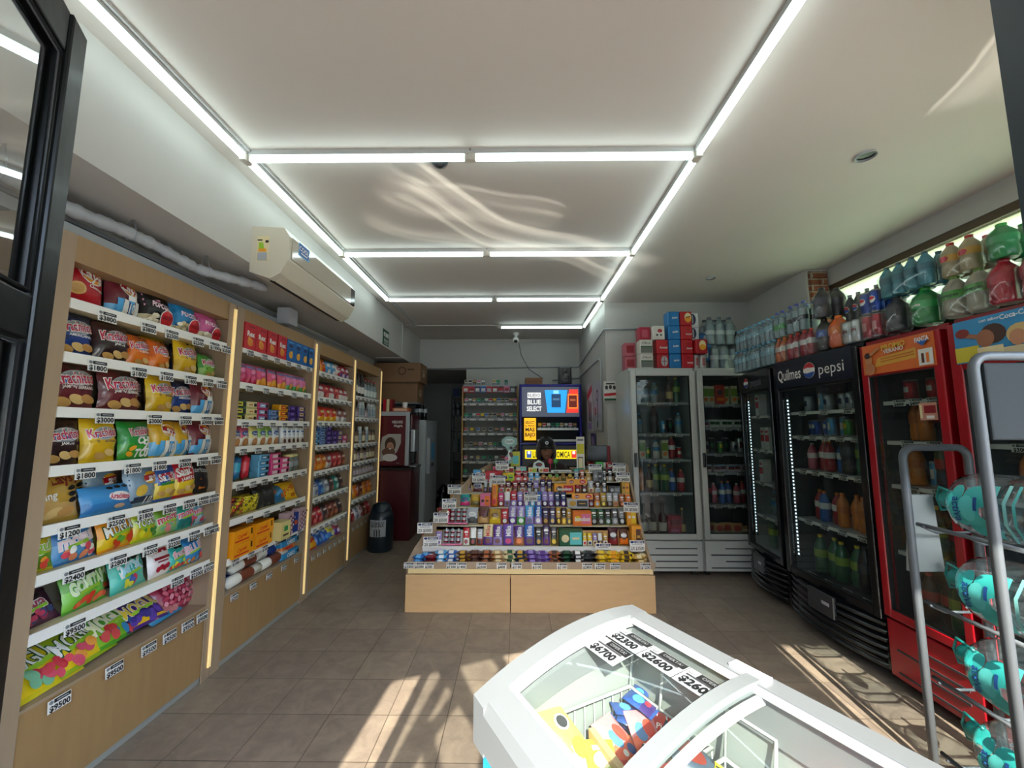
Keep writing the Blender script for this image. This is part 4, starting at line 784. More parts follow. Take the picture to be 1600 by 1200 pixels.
# ---- third unit
def pk(c1, c2, c3, w=.12, h=.15, seed=1, nm='snack_bag', ct='snack bag'): return bag(w, h, .06, c1, fr_(w, h, [('ell', 0, .68, .36, .16, c3, .1), ('rect', 0, .68, .5, .08, 'white', .1), ('ell', .0, .25, .28, .18, c3), ('rect', .25, .88, .16, .08, 'black')]), low=c2, seed=seed, name=nm, cat=ct)
PKS = dict(oy=('d87818', 'e8a020', 'c83018', 'orange and gold snack bag'), lb=('4a98c8', '3a80b0', 'e8e8e8', 'light blue snack bag'), wr=('d8d0cc', 'c8b8b8', 'b02030', 'white and red snack bag'), rp=('a01830', '4a2078', 'e8d8e8', 'red and purple snack bag'), rw=('a82030', 'd8ccc8', 'e8e0e0', 'red and white pouch'), yr=('c82820', 'e0b020', 'f0a020', 'red and yellow snack bag'),
  wt=('8a4038', 'd8d0c8', 'silver', 'brown and white bag'), bl=('1c50a0', '2a60b0', '5a9ad0', 'royal blue packet'), pu=('3a2078', '4a2c88', 'a090d0', 'violet packet'), og=('c86018', 'd87a20', 'e89a30', 'deep orange packet'), rd=('b02030', '8a1828', 'e86a60', 'crimson packet'), sv=('7a8490', '98a0a8', 'e0e4e8', 'silver packet'),
  dk=('302428', '483038', '8a5a50', 'dark brown packet'), tl=('1a7a70', '2a8a80', 'c0e0d8', 'dark teal packet'), wh=('d0d0d0', 'b8b8bc', '7a80a0', 'white packet'), br=('6a2c20', '7a3a28', 'c87a50', 'reddish brown packet'), yb=('d8c020', '2a60a8', 'e8e0a0', 'yellow and blue packet'))
for i, (k, (a1, a2, a3, ds)) in enumerate(PKS.items()): B['k_'+k] = (pk(a1, a2, a3, seed=60+i), ds)
def krow(ui, si, ks, tilt=-.12, pos=None):
    n = len(ks); shelf_row(ui, si, [('k_'+k, (i+.5)/n if pos is None else pos[i]) for i, k in enumerate(ks)], tilt=tilt, front=.01)
krow(2, 0, ['oy', 'oy', 'lb', 'lb', 'wr', 'rp', 'rp']); krow(2, 1, ['rw', 'rw', 'rd', 'rw', 'rd', 'rw', 'rw'], -.2); krow(2, 2, ['yr', 'yr', 'yr', 'yr', 'wt', 'wt'])
stacks(2, 3, [('s_lb', 3, .1), ('s_bl', 4, .27), ('s_pu', 4, .44), ('s_pu', 3, .6), ('s_pw', 3, .76), ('s_hot', 2, .91)])
krow(2, 4, ['og', 'og', 'og', 'wt', 'rd', 'rd', 'br']); krow(2, 5, ['rd', 'wh', 'bl', 'sv', 'dk', 'tl', 'dk'], -.3); krow(2, 6, ['wh', 'rd', 'rd', 'dk', 'br', 'br', 'dk'], -.3); krow(2, 7, ['og', 'yr', 'bl', 'bl', 'yb', 'rp'], -.6)
# ---- farthest unit
B['wine_g'] = (bottle(.042, .3, 'sparkling_wine_bottle', 'bottle', body='1c3a20', kind='wine', label='e8e0c8', lz=(.2, .45), cap='d8c070'), 'green sparkling wine bottle with pale foil neck')
B['wine_d'] = (bottle(.038, .28, 'wine_bottle', 'bottle', body='181014', kind='wine', label='d8d4cc', lz=(.18, .45), cap='180c10'), 'dark wine bottle with white label')
B['liq'] = (bottle(.034, .24, 'spirit_bottle', 'bottle', body='b8c0c0', kind='wine', clear=True, label='d0d4d0', lz=(.15, .45), cap='c01828', liquid='a8b0b0'), 'clear spirit bottle with red cap')
B['spr'] = (bottle(.027, .2, 'spray_can', 'spray can', body='b4bcc0', kind='spray', label='8a98a0', lz=(.2, .6), cap='e0e4e4'), 'white and grey spray can')
B['jar_b'] = (bottle(.032, .16, 'glass_jar', 'jar', body='6a4a30', kind='jar', label='c8b894', lz=(.2, .6), cap='3a2c20'), 'brown glass jar with cream label')
B['jar_l'] = (bottle(.03, .12, 'glass_jar', 'jar', body='8a7a70', kind='jar', label='b0a0a8', lz=(.2, .6), cap='5a4a50'), 'short mauve jar')
def brow(ui, si, ks):
    n = len(ks); shelf_row(ui, si, [(k, (i+.5)/n) for i, k in enumerate(ks)], tilt=0, front=0)
brow(3, 0, ['wine_g', 'wine_d', 'wine_d', 'liq', 'liq', 'liq', 'liq']); brow(3, 1, ['spr', 'jar_l', 'spr', 'spr', 'jar_l', 'spr', 'spr', 'spr']); brow(3, 2, ['spr', 'jar_b', 'spr', 'jar_b', 'spr', 'jar_b', 'jar_b'])
brow(3, 3, ['jar_b', 'jar_b', 'jar_l', 'jar_b', 'jar_l', 'jar_b', 'jar_b', 'jar_b']); brow(3, 4, ['jar_l']*8)
krow(3, 5, ['og', 'oy', 'br', 'oy', 'og'], -.1); krow(3, 6, ['tl', 'rd', 'wh', 'wr', 'br', 'rd'], -.3)
# ================================================================ sweets counter in the middle
CW = dict(dred='dark red', dgreen='dark green', hot='hot pink', dpurple='deep purple', choco='dark brown', dgrey='dark grey', dkgrey='dark grey', wine='wine red')
def cw(c): return CW.get(c, c)
r = empty('display_counter', (0, 0, 0), 0, 'stepped beech sweets counter with sloping sides in the middle of the shop', 'counter')
WX, WE = mat('lightened_melamine', 'b8966a', rough=.42, noise=.1, nscale=5, stretch=(1, 6, 6)), WOODX()  # paler wood tone, lightened too for missing light bounced off the sunlit floor
FY = 3.37
for x0, x1 in ((-.885, -.053), (-.047, 1.095)):
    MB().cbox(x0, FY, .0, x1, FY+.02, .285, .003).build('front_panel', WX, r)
MB().box(-.86, FY+.03, .0, 1.07, 4.02, .03, 'brown').build('plinth', P_matt(), r)
MB().box(-.87, FY+.012, .29, 1.08, FY+.03, .33).build('recess_strip', mat('warm_beech_strip', 'd8c08c', rough=.35), r)
MB().cbox(-.885, FY-.004, .332, -.053, FY+.016, .383, .003).build('ledge', WE, r)
MB().cbox(-.047, FY-.004, .332, 1.1, FY+.016, .383, .003).build('ledge', WE, r)
MB().box(-.865, FY+.016, .30, 1.08, 3.56, .318, 'cream').build('front_tray', P_matt(), r)
TI = [(3.56, .44, -.83, 1.065), (3.67, .59, -.72, 1.065), (3.775, .725, -.62, 1.065), (3.875, .835, -.53, 1.065), (3.965, .93, -.43, 1.065), (4.045, 1.01, -.24, 1.065)]
for k, (y, z, xl, xr) in enumerate(TI):
    y2 = TI[k+1][0] if k < 5 else 4.14
    b = MB(); b.box(xl, y, z-.014, xr, y2, z, 'cream').box(xl, y-.006, z-.03, xr, y, z+(.014 if k == 0 else .003), 'white'); b.box(xl, y2-.006, z, xr, y2, (TI[k+1][1] if k < 5 else z+.004), 'tan')
    b.build('step', P_card(), r)
MB().prism([(3.39, 0), (3.39, .36), (3.56, .49), (4.06, 1.09), (4.14, 1.09), (4.14, 0)], 'x', 1.07, 1.09).build('side_panel', WE, r)
# left flank follows the narrowing steps
vs = [(-.885, 3.39, 0), (-.885, 3.39, .37), (-.85, 3.5, .46), (-.74, 3.62, .62), (-.56, 3.84, .86), (-.40, 4.0, 1.03), (-.25, 4.14, 1.10), (-.25, 4.14, 0)]
v2 = [(x+.012, y+.02, z) for x, y, z in vs]; n = len(vs)
MB().add(vs+v2, [tuple(range(n)), tuple(range(2*n-1, n-1, -1))]+[(i, n+i, n+(i+1) % n, (i+1) % n) for i in range(n)]).build('side_panel', WE, r)
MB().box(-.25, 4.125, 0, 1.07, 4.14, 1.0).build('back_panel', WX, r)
for x, t in ((-.86, '$2000'), (-.775, '$2000'), (-.70, '$200'), (-.52, '$1500'), (-.44, '$1400'), (-.28, '$2500'), (-.12, '$400'), (-.0, '$2100'), (.16, '$2100'), (.36, '$2100'), (.56, '$2800'), (.66, '$2200'), (.78, '$2000'), (1.02, '$1200')):
    price(r, t, (x, FY-.0055, .38), w=.078, h=.045)
for px_, y, z, t, rz in ((-.715, 3.5, .545, '2X $3000', .1), (-.765, 3.49, .66, '2X $3000', .1), (-.655, 3.6, .72, '2X $5500', 0), (-.60, 3.7, .82, '2X $4000', .1), (-.57, 3.8, .93, '2X $6000', -.1), (-.36, 3.93, 1.02, '2X $2800', 0), (-.17, 3.94, 1.0, '3X $5000', 0), (-.14, 3.99, 1.13, '3X $3000', 0),
        (.13, 3.84, .86, '2X $3000', 0), (.76, 4.0, 1.1, '2X $3500', 0), (.99, 4.0, 1.11, '2X $3000', -.1), (1.0, 3.9, 1.03, '3X $4000', -.25), (1.0, 3.66, .8, '3X $3500', -.2), (.72, 3.52, .49, '2X $3000', 0), (1.0, 3.5, .52, '2X $1500', 0)):
    price(r, t, (px_, y, z), w=.125, h=.085, big='OFERTA', rz=rz, name='offer_sign')
# --- front tray: wrapped cakes lying in stacks
trays = [('blue', 'sky', -.8, .09), ('dred', 'maroon', -.7, .07), ('sky', 'white', -.62, .08), ('blue', 'white', -.53, .09), ('brown', 'gold', -.435, .09), ('wine', 'brown', -.34, .09), ('brown', 'copper', -.25, .09), ('tan', 'cream', -.155, .09), ('cream', 'dgreen', -.06, .08),
  ('navy', 'gold', .03, .08), ('purple', 'lilac', .12, .08), ('lilac', 'purple', .21, .08), ('copper', 'choco', .31, .09), ('black', 'dgreen', .405, .09), ('black', 'white', .5, .09), ('dgrey', 'black', .59, .08), ('gold', 'yellow', .69, .09), ('yellow', 'amber', .79, .09), ('yellow', 'choco', .89, .09), ('gold', 'cream', 1.0, .09)]
for i, (c1, c2, x, w_) in enumerate(trays):
    n = 4 if i not in (0, 1, 19) else 3
    for lv in range(n):
        key = f'cake{c1}{c2}'
        lab = f'{cw(c1)} and {cw(c2)} wrapped cake, {(["lowest", "second", "third", "topmost"] if n == 4 else ["lowest", "middle", "topmost"])[lv]} in {nth(i+1, 20)} tray stack'
        spawn(key, cake(.1, .075, .036, c1, c2), WORLD, (x+R.uniform(-.006, .006), 3.435+R.uniform(-.01, .01)+.012*lv, .319+lv*.031), lab, 'wrapped cakes in the front tray of the counter', rz=R.uniform(-.15, .15), rx=R.uniform(-.05, .05))
        if lv < 3:
            spawn(key, None, WORLD, (x+.04+R.uniform(-.006, .006), 3.508, .319+lv*.031), lab.replace('wrapped cake,', 'wrapped cake behind,').replace('tray stack', 'stack of the tray'), 'wrapped cakes in the front tray of the counter', rz=R.uniform(-.15, .15))
# --- upright rows: (kind, main, second, third, width, height, text)
def bx(w, h, c1, c2, c3='white', d=.05, t=None): return ('box', c1, c2, c3, w, h, t)
ROWS = [
 [('bag', 'red', 'dred', 'white', .11, .12, 'ROCKLETS'), ('bar', 'lilac', 'white', 'purple', .05, .1, None), ('eggs', 'silver', 'pink', 'dred', .17, .13, None), ('bar', 'red', 'white', 'dred', .05, .13, None), ('bar', 'white', 'black', 'dred', .05, .13, None), ('bar', 'silver', 'dred', 'black', .045, .12, None),
  ('bar', 'cream', 'purple', 'maroon', .078, .155, 'Milka'), ('bar', 'purple', 'lilac', 'maroon', .075, .15, 'Milka'), ('bar', '6a4aa8', '5a3a98', 'hot', .09, .155, 'Milka'), ('bar', 'purple', 'copper', 'orange', .075, .145, 'Milka'), ('bar', 'blue', 'purple', 'brown', .085, .155, 'Milka'), ('bar', 'black', 'navy', 'gold', .055, .135, None), ('bar', 'dpurple', 'purple', 'maroon', .06, .15, None), ('bar', 'dgrey', 'olive', 'yellow', .055, .135, None),
  ('box', 'dgreen', 'aqua', 'cream', .2, .13, None), ('bar', 'yellow', 'white', 'red', .035, .09, None), ('bar', 'yellow', 'white', 'navy', .035, .09, None), ('bar', 'lilac', 'cream', 'maroon', .035, .09, None), ('bar', 'white', 'navy', 'gold', .035, .09, None), ('bar', 'gold', 'white', 'maroon', .035, .09, None), ('bag', 'wine', 'dred', 'silver', .085, .13, 'BON'), ('bag', 'brown', 'orange', 'silver', .08, .125, 'BON'), ('box', 'amber', 'brown', 'gold', .08, .16, None)],
 [('bar', 'dred', 'red', 'white', .05, .13, None), ('bag', 'red', 'pink', 'white', .06, .14, None), ('eggs', 'silver', 'grey', 'dred', .13, .12, None), ('bag', 'silver', 'dgrey', 'white', .1, .13, None), ('bag', 'brown', 'tan', 'maroon', .09, .14, None), ('bag', 'gold', 'yellow', 'brown', .1, .12, None), ('bar', 'red', 'dred', 'white', .06, .12, None),
  ('bar', 'lilac', 'purple', 'white', .068, .14, 'Milka'), ('bar', 'lilac', 'green', 'white', .068, .14, 'Milka'), ('bar', 'sky', 'lilac', 'navy', .072, .145, 'Milka'), ('bar', 'blue', 'lilac', 'white', .065, .145, 'Milka'), ('bar', 'dpurple', 'wine', 'gold', .055, .13, None), ('bar', 'dpurple', 'navy', 'gold', .055, .13, None), ('bar', 'gold', 'brown', 'yellow', .04, .13, None), ('bar', 'choco', 'gold', 'yellow', .04, .13, None), ('bar', 'gold', 'grey', 'yellow', .04, .12, None),
  ('box', 'orange', 'pink', 'yellow', .16, .11, 'bonobon'), ('bar', 'dgreen', 'black', 'silver', .055, .12, None), ('bar', 'dgreen', 'dgrey', 'silver', .055, .12, None), ('bar', 'black', 'dgreen', 'silver', .055, .12, None), ('bar', 'dgrey', 'grey', 'silver', .055, .125, None), ('bar', 'grey', 'black', 'silver', .055, .125, None), ('box', 'amber', 'yellow', 'white', .08, .14, None)],
 [('bag', 'tan', 'gold', 'brown', .08, .1, None), ('bag', 'teal', 'hot', 'purple', .09, .1, None), ('bag', 'gold', 'olive', 'yellow', .09, .1, None), ('box', 'pink', 'orange', 'brown', .09, .11, None), ('tall', 'amber', 'orange', 'red', .055, .18, 'TOBLERONE'), ('bar', 'hot', 'dred', 'white', .05, .11, None), ('bar', 'white', 'lilac', 'brown', .05, .12, None), ('bar', 'red', 'lilac', 'white', .055, .125, None), ('bar', 'lilac', 'purple', 'white', .05, .12, None), ('bar', 'hot', 'lilac', 'white', .05, .125, None), ('bar', 'silver', 'sky', 'white', .05, .12, None), ('bar', 'blue', 'lilac', 'white', .05, .12, None),
  ('bar', 'lilac', 'dpurple', 'white', .05, .12, None), ('bar', 'lilac', 'purple', 'silver', .05, .12, None), ('bar', 'navy', 'dpurple', 'silver', .05, .12, None), ('bar', 'navy', 'purple', 'white', .05, .12, None), ('box', 'silver', 'dgrey', 'gold', .19, .07, None), ('bar', 'maroon', 'dred', 'silver', .05, .11, None), ('bar', 'copper', 'amber', 'silver', .05, .11, None), ('bar', 'gold', 'olive', 'yellow', .05, .11, None), ('bar', 'silver', 'brown', 'grey', .05, .11, None), ('bar', 'silver', 'tan', 'copper', .05, .11, None), ('bar', 'copper', 'brown', 'orange', .05, .1, None), ('bar', 'orange', 'brown', 'red', .05, .1, None)],
 [('bag', 'dgrey', 'lilac', 'white', .09, .09, None), ('bag', 'silver', 'maroon', 'dpurple', .09, .09, None), ('bar', 'silver', 'dgrey', 'lilac', .035, .11, None), ('bar', 'white', 'purple', 'navy', .035, .11, None), ('bar', 'white', 'lilac', 'brown', .035, .11, None), ('bar', 'dred', 'silver', 'red', .05, .1, None), ('bar', 'maroon', 'cream', 'red', .05, .1, None), ('bar', 'dred', 'choco', 'copper', .055, .1, None), ('bar', 'maroon', 'silver', 'copper', .055, .1, None), ('bar', 'dpurple', 'grey', 'silver', .05, .1, None), ('bar', 'lilac', 'dgrey', 'silver', .05, .1, None), ('bar', 'dpurple', 'lilac', 'silver', .05, .11, None), ('bar', 'dpurple', 'dgrey', 'gold', .05, .11, None),
  ('box', 'amber', 'red', 'brown', .19, .08, 'bonobon'), ('bar', 'red', 'dred', 'white', .05, .1, None), ('bar', 'maroon', 'brown', 'white', .05, .1, None), ('bar', 'silver', 'cream', 'dred', .05, .1, None), ('bar', 'choco', 'silver', 'grey', .05, .1, None), ('bar', 'dgrey', 'grey', 'silver', .05, .1, None), ('box', 'dgrey', 'grey', 'silver', .1, .06, None), ('box', 'gold', 'amber', 'brown', .07, .1, None)],
 [('box', 'sky', 'white', 'blue', .07, .1, None), ('bar', 'cream', 'green', 'red', .03, .1, None), ('box', 'red', 'white', 'dred', .09, .09, None), ('box', 'red', 'dred', 'white', .06, .09, None), ('box', 'yellow', 'lime', 'navy', .11, .075, None), ('bar', 'red', 'pink', 'white', .06, .09, None), ('bar', 'dred', 'red', 'white', .05, .09, None), ('bar', 'sky', 'white', 'blue', .05, .075, None), ('bar', 'sky', 'silver', 'white', .05, .075, None), ('bag', 'brown', 'copper', 'gold', .055, .075, None), ('bag', 'olive', 'gold', 'lime', .055, .075, None), ('bag', 'olive', 'gold', 'green', .055, .08, None), ('bag', 'gold', 'olive', 'brown', .055, .08, None), ('bag', 'olive', 'gold', 'yellow', .055, .08, None),
  ('bar', 'steel', 'navy', 'white', .05, .09, None), ('bar', 'copper', 'dred', 'silver', .045, .1, None), ('bar', 'gold', 'tan', 'cream', .055, .1, None), ('box', 'grey', 'dgrey', 'silver', .09, .1, None), ('bar', 'black', 'dgrey', 'white', .04, .11, None), ('bar', 'black', 'silver', 'white', .05, .11, None), ('bar', 'dgrey', 'black', 'white', .05, .11, None), ('bar', 'dred', 'copper', 'silver', .05, .09, None)],
 [('box', 'pink', 'white', 'red', .1, .055, None), ('box', 'white', 'dred', 'red', .08, .05, None), ('box', 'silver', 'aqua', 'cream', .1, .055, None), ('box', 'cream', 'lime', 'orange', .08, .045, None), ('box', 'white', 'red', 'gold', .1, .045, None), ('box', 'white', 'silver', 'grey', .2, .02, None), ('box', 'teal', 'blue', 'aqua', .1, .035, None), ('bag', 'dgrey', 'black', 'grey', .08, .06, None), ('bag', 'green', 'black', 'white', .08, .1, None), ('bag', 'dred', 'pink', 'white', .07, .1, None), ('bag', 'dgreen', 'white', 'black', .07, .09, None)]]
RN = ['front', 'second', 'third', 'fourth', 'fifth', 'top']
def eggs():
    r_ = empty('egg_pack'); tag(r_, cat='sweets'); first = None
    MB().box(-.085, -.05, 0, .085, 0, .012, 'pink').box(-.085, -.004, 0, .085, 0, .125, 'silver').build('tray', P_card(), r_)
    for j in range(3):
        for i in range(3):
            if first is None: first = MB().lathe([(.006, 0), (.02, .012), (.023, .024), (.018, .04), (.005, .052)], 10, lambda k: 'silver' if k != 1 else 'dred').build('egg', P_metl(), r_); o = first
            else: o = first.copy(); COL.objects.link(o)
            o.location = ((i-1)*.052, -.028+j*.006, .012+j*.037)
    return r_
NMS = dict(bar=('chocolate_bar', 'bar'), bag=('sweets_bag', 'bag'), box=('confectionery_box', 'box'), tall=('chocolate_bar', 'bar'))
for k, row in enumerate(ROWS):
    y, z, xl, xr = TI[k]; tot = sum(q[4] for q in row); gap = max(-.01, (xr-xl-.02-tot)/(len(row)-1)); x = xl+.01; n = len(row)
    for i, (kind, c1, c2, c3, w_, h_, t) in enumerate(row):
        if k not in (5,): h_ = round(h_*1.1, 3)
        key = (kind, c1, c2, c3, w_, h_, t); n1 = cw(c1) if c1 in CN else 'violet'; n2 = cw(c2) if c2 in CN else 'violet'
        what = dict(bar='chocolate bar', bag='sweets bag', box='sweets box', tall='tall triangular chocolate bar', eggs='pack of foil eggs')[kind]
        lab = f'{n1} and {n2} {what}, {nth(i+1, n)} in {RN[k]} row of the counter'
        if kind in ('bar', 'tall'): bd_ = bar(w_, h_, .018 if kind == 'bar' else .045, c1, c2, c3, t, 'white' if c1 != 'cream' and kind == 'bar' else 'c82818', cat='sweets')
        elif kind == 'bag': bd_ = bag(w_, h_, .04, c1, [('ell', 0, h_*.6, w_*.34, h_*.14, c3)]+([('txt', t, 0, h_*.6, w_*.2, 'white' if c3 != 'white' else 'black', w_*.8)] if t else [('rect', 0, h_*.6, w_*.4, h_*.06, c1)]), low=c2, seed=i, name='sweets_bag', cat='sweets')
        elif kind == 'box':
            bd_ = carton(w_, h_, .07, c1, [('rect', w_*.2, h_*.5, w_*.5, h_*.7, c2), ('ell', -w_*.25, h_*.5, w_*.16, min(h_*.3, w_*.16), c3)]+([('txt', t, 0, h_*.5, h_*.3, 'white', w_*.85, 0, .04)] if t else [('rect', w_*.2, h_*.5, w_*.3, h_*.12, c3)]), name='sweets_box', cat='sweets')
        else: bd_ = eggs
        spawn(key, bd_, WORLD, (x+w_/2, y+.075 if kind != 'box' else y+.085, z+.002), lab, f'sweets in the {RN[k]} row of the counter', rx=-.2 if kind != 'box' else 0, rz=R.uniform(-.05, .05))
        x += w_+gap
# yellow folded sweets display boxes (sit over the low boxes in the third and fourth rows)
for i, (x, y, z) in enumerate(((.60, 3.80, .80), (.565, 3.9, .918))):
    spawn('ylid', carton(.19, .05, .01, 'amber', [('ell', -.05, .025, .022, .016, 'dred'), ('ell', .055, .025, .03, .018, 'red'), ('txt', 'bon', -.05, .025, .014, 'white', .04), ('txt', 'bon', .055, .025, .014, 'white', .05)], name='display_card', cat='display card'), WORLD, (x, y, z), f'yellow and red folded display card, {["lower", "upper"][i]} of two in the counter', 'yellow display cards', rx=-.2)
# --- things standing on the counter top
b = MB(); pts = [(0, 0), (.05, .01), (.07, .08), (.05, .14), (.075, .18), (.11, .21), (.1, .27), (.05, .29), (-.01, .285), (-.05, .25), (-.045, .2), (0, .17), (.02, .12), (-.02, .06)]
b.prism([(x, z) for x, z in pts], 'y', 0, .006, '8fb8b4').art([('ell', .03, .235, .05, .03, 'cce0dc'), ('txt', 'CHUPS', .03, .235, .022, 'dgrey', .08), ('ell', .045, .17, .016, .016, 'dgrey'), ('poly', [(.02, .14), (.035, .15), (.04, .05), (.015, .03)], 'white'), ('ell', .045, .1, .016, .03, 'brown', .4), ('ell', 0, .06, .018, .018, 'pink')], lambda x, y, l: (x, -l*.0006, y))
o = b.build('display_card', P_card()); o.location = (-.1, 4.09, 1.09); o.scale = (1, 1, .95); tag(o, 'pale teal doodled cardboard lollipop display standing on the counter top', 'display card')
o = MB().box(-.045, 0, 0, .045, .06, .2, 'c8c83a').art([('rect', 0, .12, .06, .08, 'aqua'), ('rect', 0, .04, .07, .03, 'dgrey')], lambda x, y, l: (x, -l*.0006, y)).build('lollipop_box', P_card()); o.location = (-.01, 4.15, 1.01); tag(o, 'yellow green lollipop box behind the teal display card', 'box')
o = MB().prism([(-.06, 0), (.06, 0), (.05, .05), (0, .075), (-.05, .05)], 'y', 0, .05, 'cfe0dc').art([('ell', 0, .035, .035, .02, 'dgrey'), ('ell', .01, .035, .02, .01, 'dred')], lambda x, y, l: (x, -l*.0006, y)).build('mint_tin', P_card()); o.location = (.22, 4.06, 1.055); tag(o, 'pale rounded mint display pack in front of the hooded person', 'box')
for i, (x, c) in enumerate(((.335, 'c02a4a'), (.385, '3a9a4a'))):
    o = MB().lathe([(.004, 0), (.004, .05), (.02, .055), (.028, .075), (.02, .098), (.003, .103)], 12, c).build('lollipop', P_plas()); o.location = (x, 4.08, 1.045); tag(o, f'round {"red" if i == 0 else "green"} lollipop standing on the counter top', 'lollipop')
o = MB().box(-.04, 0, 0, .04, .012, .36, 'e8e4dc').art([('rect', 0, .24, .07, .1, 'd8d020'), ('rect', 0, .1, .05, .12, 'dgrey'), ('rect', 0, .1, .04, .1, 'cream'), ('ell', 0, .02, .03, .02, 'blue'), ('rect', 0, .33, .06, .02, 'grey')], lambda x, y, l: (x, -l*.0006, y)).build('standing_card', P_card()); o.location = (.64, 4.12, 1.0); tag(o, 'tall narrow white and yellow card standing on the counter top', 'display card')
o = MB().box(-.05, 0, 0, .05, .01, .09, 'e0dcd4').build('white_card', P_card()); o.location = (.88, 4.15, 1.012); tag(o, 'plain white card at the right of the counter top', 'card')
o = MB().cbox(-.11, 0, 0, .11, .03, .17, .008, 'black').box(-.03, .03, -.1, .03, .06, .1, 'black').box(-.08, -.04, -.105, .08, .12, -.09, 'black').build('monitor', P_plas()); o.location = (.85, 4.35, 1.13); tag(o, 'black monitor behind the right end of the counter', 'monitor')
o = MB().cbox(-.12, 0, 0, .12, .14, .26, .01, 'dred').art([('rect', .02, .1, .1, .1, 'dgrey')], lambda x, y, l: (x, -l*.0006, y)).build('red_box', P_card()); o.location = (1.0-.07, 4.6, .99); tag(o, 'dark red box on the cashier table beside the pillar', 'box')
t = empty('cashier_table', (0, 0, 0), 0, 'low wooden cashier table behind the sweets counter', 'table')
MB().box(.62, 4.16, .96, 1.04, 4.9, .988).build('table_top', WE, t)
for x in (.64, 1.0):
    for y in (4.18, 4.86): MB().box(x, y, 0, x+.03, y+.03, .96).build('leg', WE, t)
for o_ in COL.objects:
    if o_.name == 'monitor': o_.location.z = 1.096
# ================================================================ person in a dark hooded jacket
def skin_body(name, joints, edges, material, parent=None, sub=2, root=0):
    me = bpy.data.meshes.new(name); me.from_pydata([j[0] for j in joints], edges, []); o = bpy.data.objects.new(name, me); COL.objects.link(o)
    m = o.modifiers.new('skin', 'SKIN'); m.use_smooth_shade = True
    for i, j in enumerate(joints):
        sv = me.skin_vertices[0].data[i]; rr = j[1]; sv.radius = rr if isinstance(rr, tuple) else (rr, rr); sv.use_root = (i == root)
    s = o.modifiers.new('subdivision', 'SUBSURF'); s.levels = sub; s.render_levels = sub
    me.materials.append(material)
    if parent: o.parent = parent
    return o
PX, PY = .325, 4.5
pr_ = empty('person', (PX, PY, .02), 0, 'person in a dark maroon hooded jacket and black cap sitting behind the counter', 'person')
JK = mat('maroon_jacket', '2c1719', rough=.85, noise=.15, sheen=.3, bump=.3, bscale=60); SK = mat('skin', 'a0705a', rough=.5); DJ = mat('dark_trousers', '1c1e26', rough=.8)
J = [((0, .02, .62), (.15, .11)), ((0, .01, .78), (.15, .11)), ((0, 0, .93), (.155, .11)), ((0, 0, 1.03), (.11, .09)), ((0, -.01, 1.08), .052), ((-.175, 0, .995), .075), ((-.215, -.0, .84), .055), ((-.22, -.07, .70), .047), ((-.15, -.14, .69), .032),
     ((.175, 0, .995), .075), ((.215, 0, .84), .055), ((.22, -.07, .70), .047), ((.15, -.14, .69), .032), ((-.1, -.02, .56), .09), ((-.12, -.26, .54), .065), ((-.12, -.22, .12), .045), ((-.12, -.21, .05), .04), ((-.12, -.29, .035), .03),
     ((.1, -.02, .56), .09), ((.12, -.26, .54), .065), ((.12, -.22, .12), .045), ((.12, -.21, .05), .04), ((.12, -.29, .035), .03)]
Eg = [(0, 1), (1, 2), (2, 3), (3, 4), (3, 5), (5, 6), (6, 7), (7, 8), (3, 9), (9, 10), (10, 11), (11, 12), (0, 13), (13, 14), (14, 15), (15, 16), (16, 17), (0, 18), (18, 19), (19, 20), (20, 21), (21, 22)]
skin_body('body', J, Eg, JK, pr_)
for s_ in (-1, 1):
    hj = [((s_*.15, -.14, .69), .024), ((s_*.135, -.19, .685), (.034, .016))]; he = [(0, 1)]
    for f_ in range(4):
        bx_ = s_*(.155-.018*f_); L_ = [.062, .07, .066, .05][f_]; i0 = len(hj)
        hj += [((bx_-s_*.015, -.21, .684), .0095), ((bx_-s_*.017, -.21-L_*.6, .682), .0085), ((bx_-s_*.018, -.21-L_, .672), .007)]; he += [(1, i0), (i0, i0+1), (i0+1, i0+2)]
    i0 = len(hj); hj += [((s_*.1, -.175, .685), .011), ((s_*.08, -.20, .68), .009), ((s_*.07, -.225, .675), .0075)]; he += [(0, i0), (i0, i0+1), (i0+1, i0+2)]
    skin_body('hand', hj, he, SK, pr_, 1)
# head: shaped mesh with face
def headpt(u, v):
    th = (u-.5)*2*pi; ph = (v-.5)*pi; cx, cy, cz = cos(ph)*sin(th), -cos(ph)*cos(th), sin(ph)
    w_ = .073*(1-.22*max(0, -cz)**1.3); x = cx*w_; y = cy*.092; z = cz*.118
    fr2 = max(0, -cy)
    if fr2 > .55:
        nx = x/.073
        y -= .024*math.exp(-(nx/.16)**2-((z+.012)/.022)**2)+.010*math.exp(-(nx/.13)**2-((z-.012)/.03)**2)      # nose
        y += .012*math.exp(-((abs(nx)-.42)/.2)**2-((z-.018)/.014)**2)                                          # eye sockets
        y -= .008*math.exp(-(nx/.33)**2-((z+.055)/.009)**2); y += .005*math.exp(-(nx/.35)**2-((z+.056)/.0025)**2) # lips
        y -= .010*math.exp(-(nx/.3)**2-((z+.095)/.02)**2)                                                     # chin
    return (x, y-.01, z+1.19)
MB().grid(headpt, 40, 36, 'a0705a').build('head', SK, pr_)
e = MB()
for s_ in (-1, 1):
    e.art([('ell', s_*.031, 1.207, .013, .006, 'e8e0d8'), ('ell', s_*.031, 1.207, .006, .006, 'choco'), ('ell', s_*.031, 1.229, .018, .004, 'black', -s_*.1)], lambda x, y, l: (x, headpt(.5+math.asin(max(-1, min(1, x/.073)))/(2*pi), .5+math.asin((y-1.19)/.118)/pi)[1]-.0025-l*.0006, y))
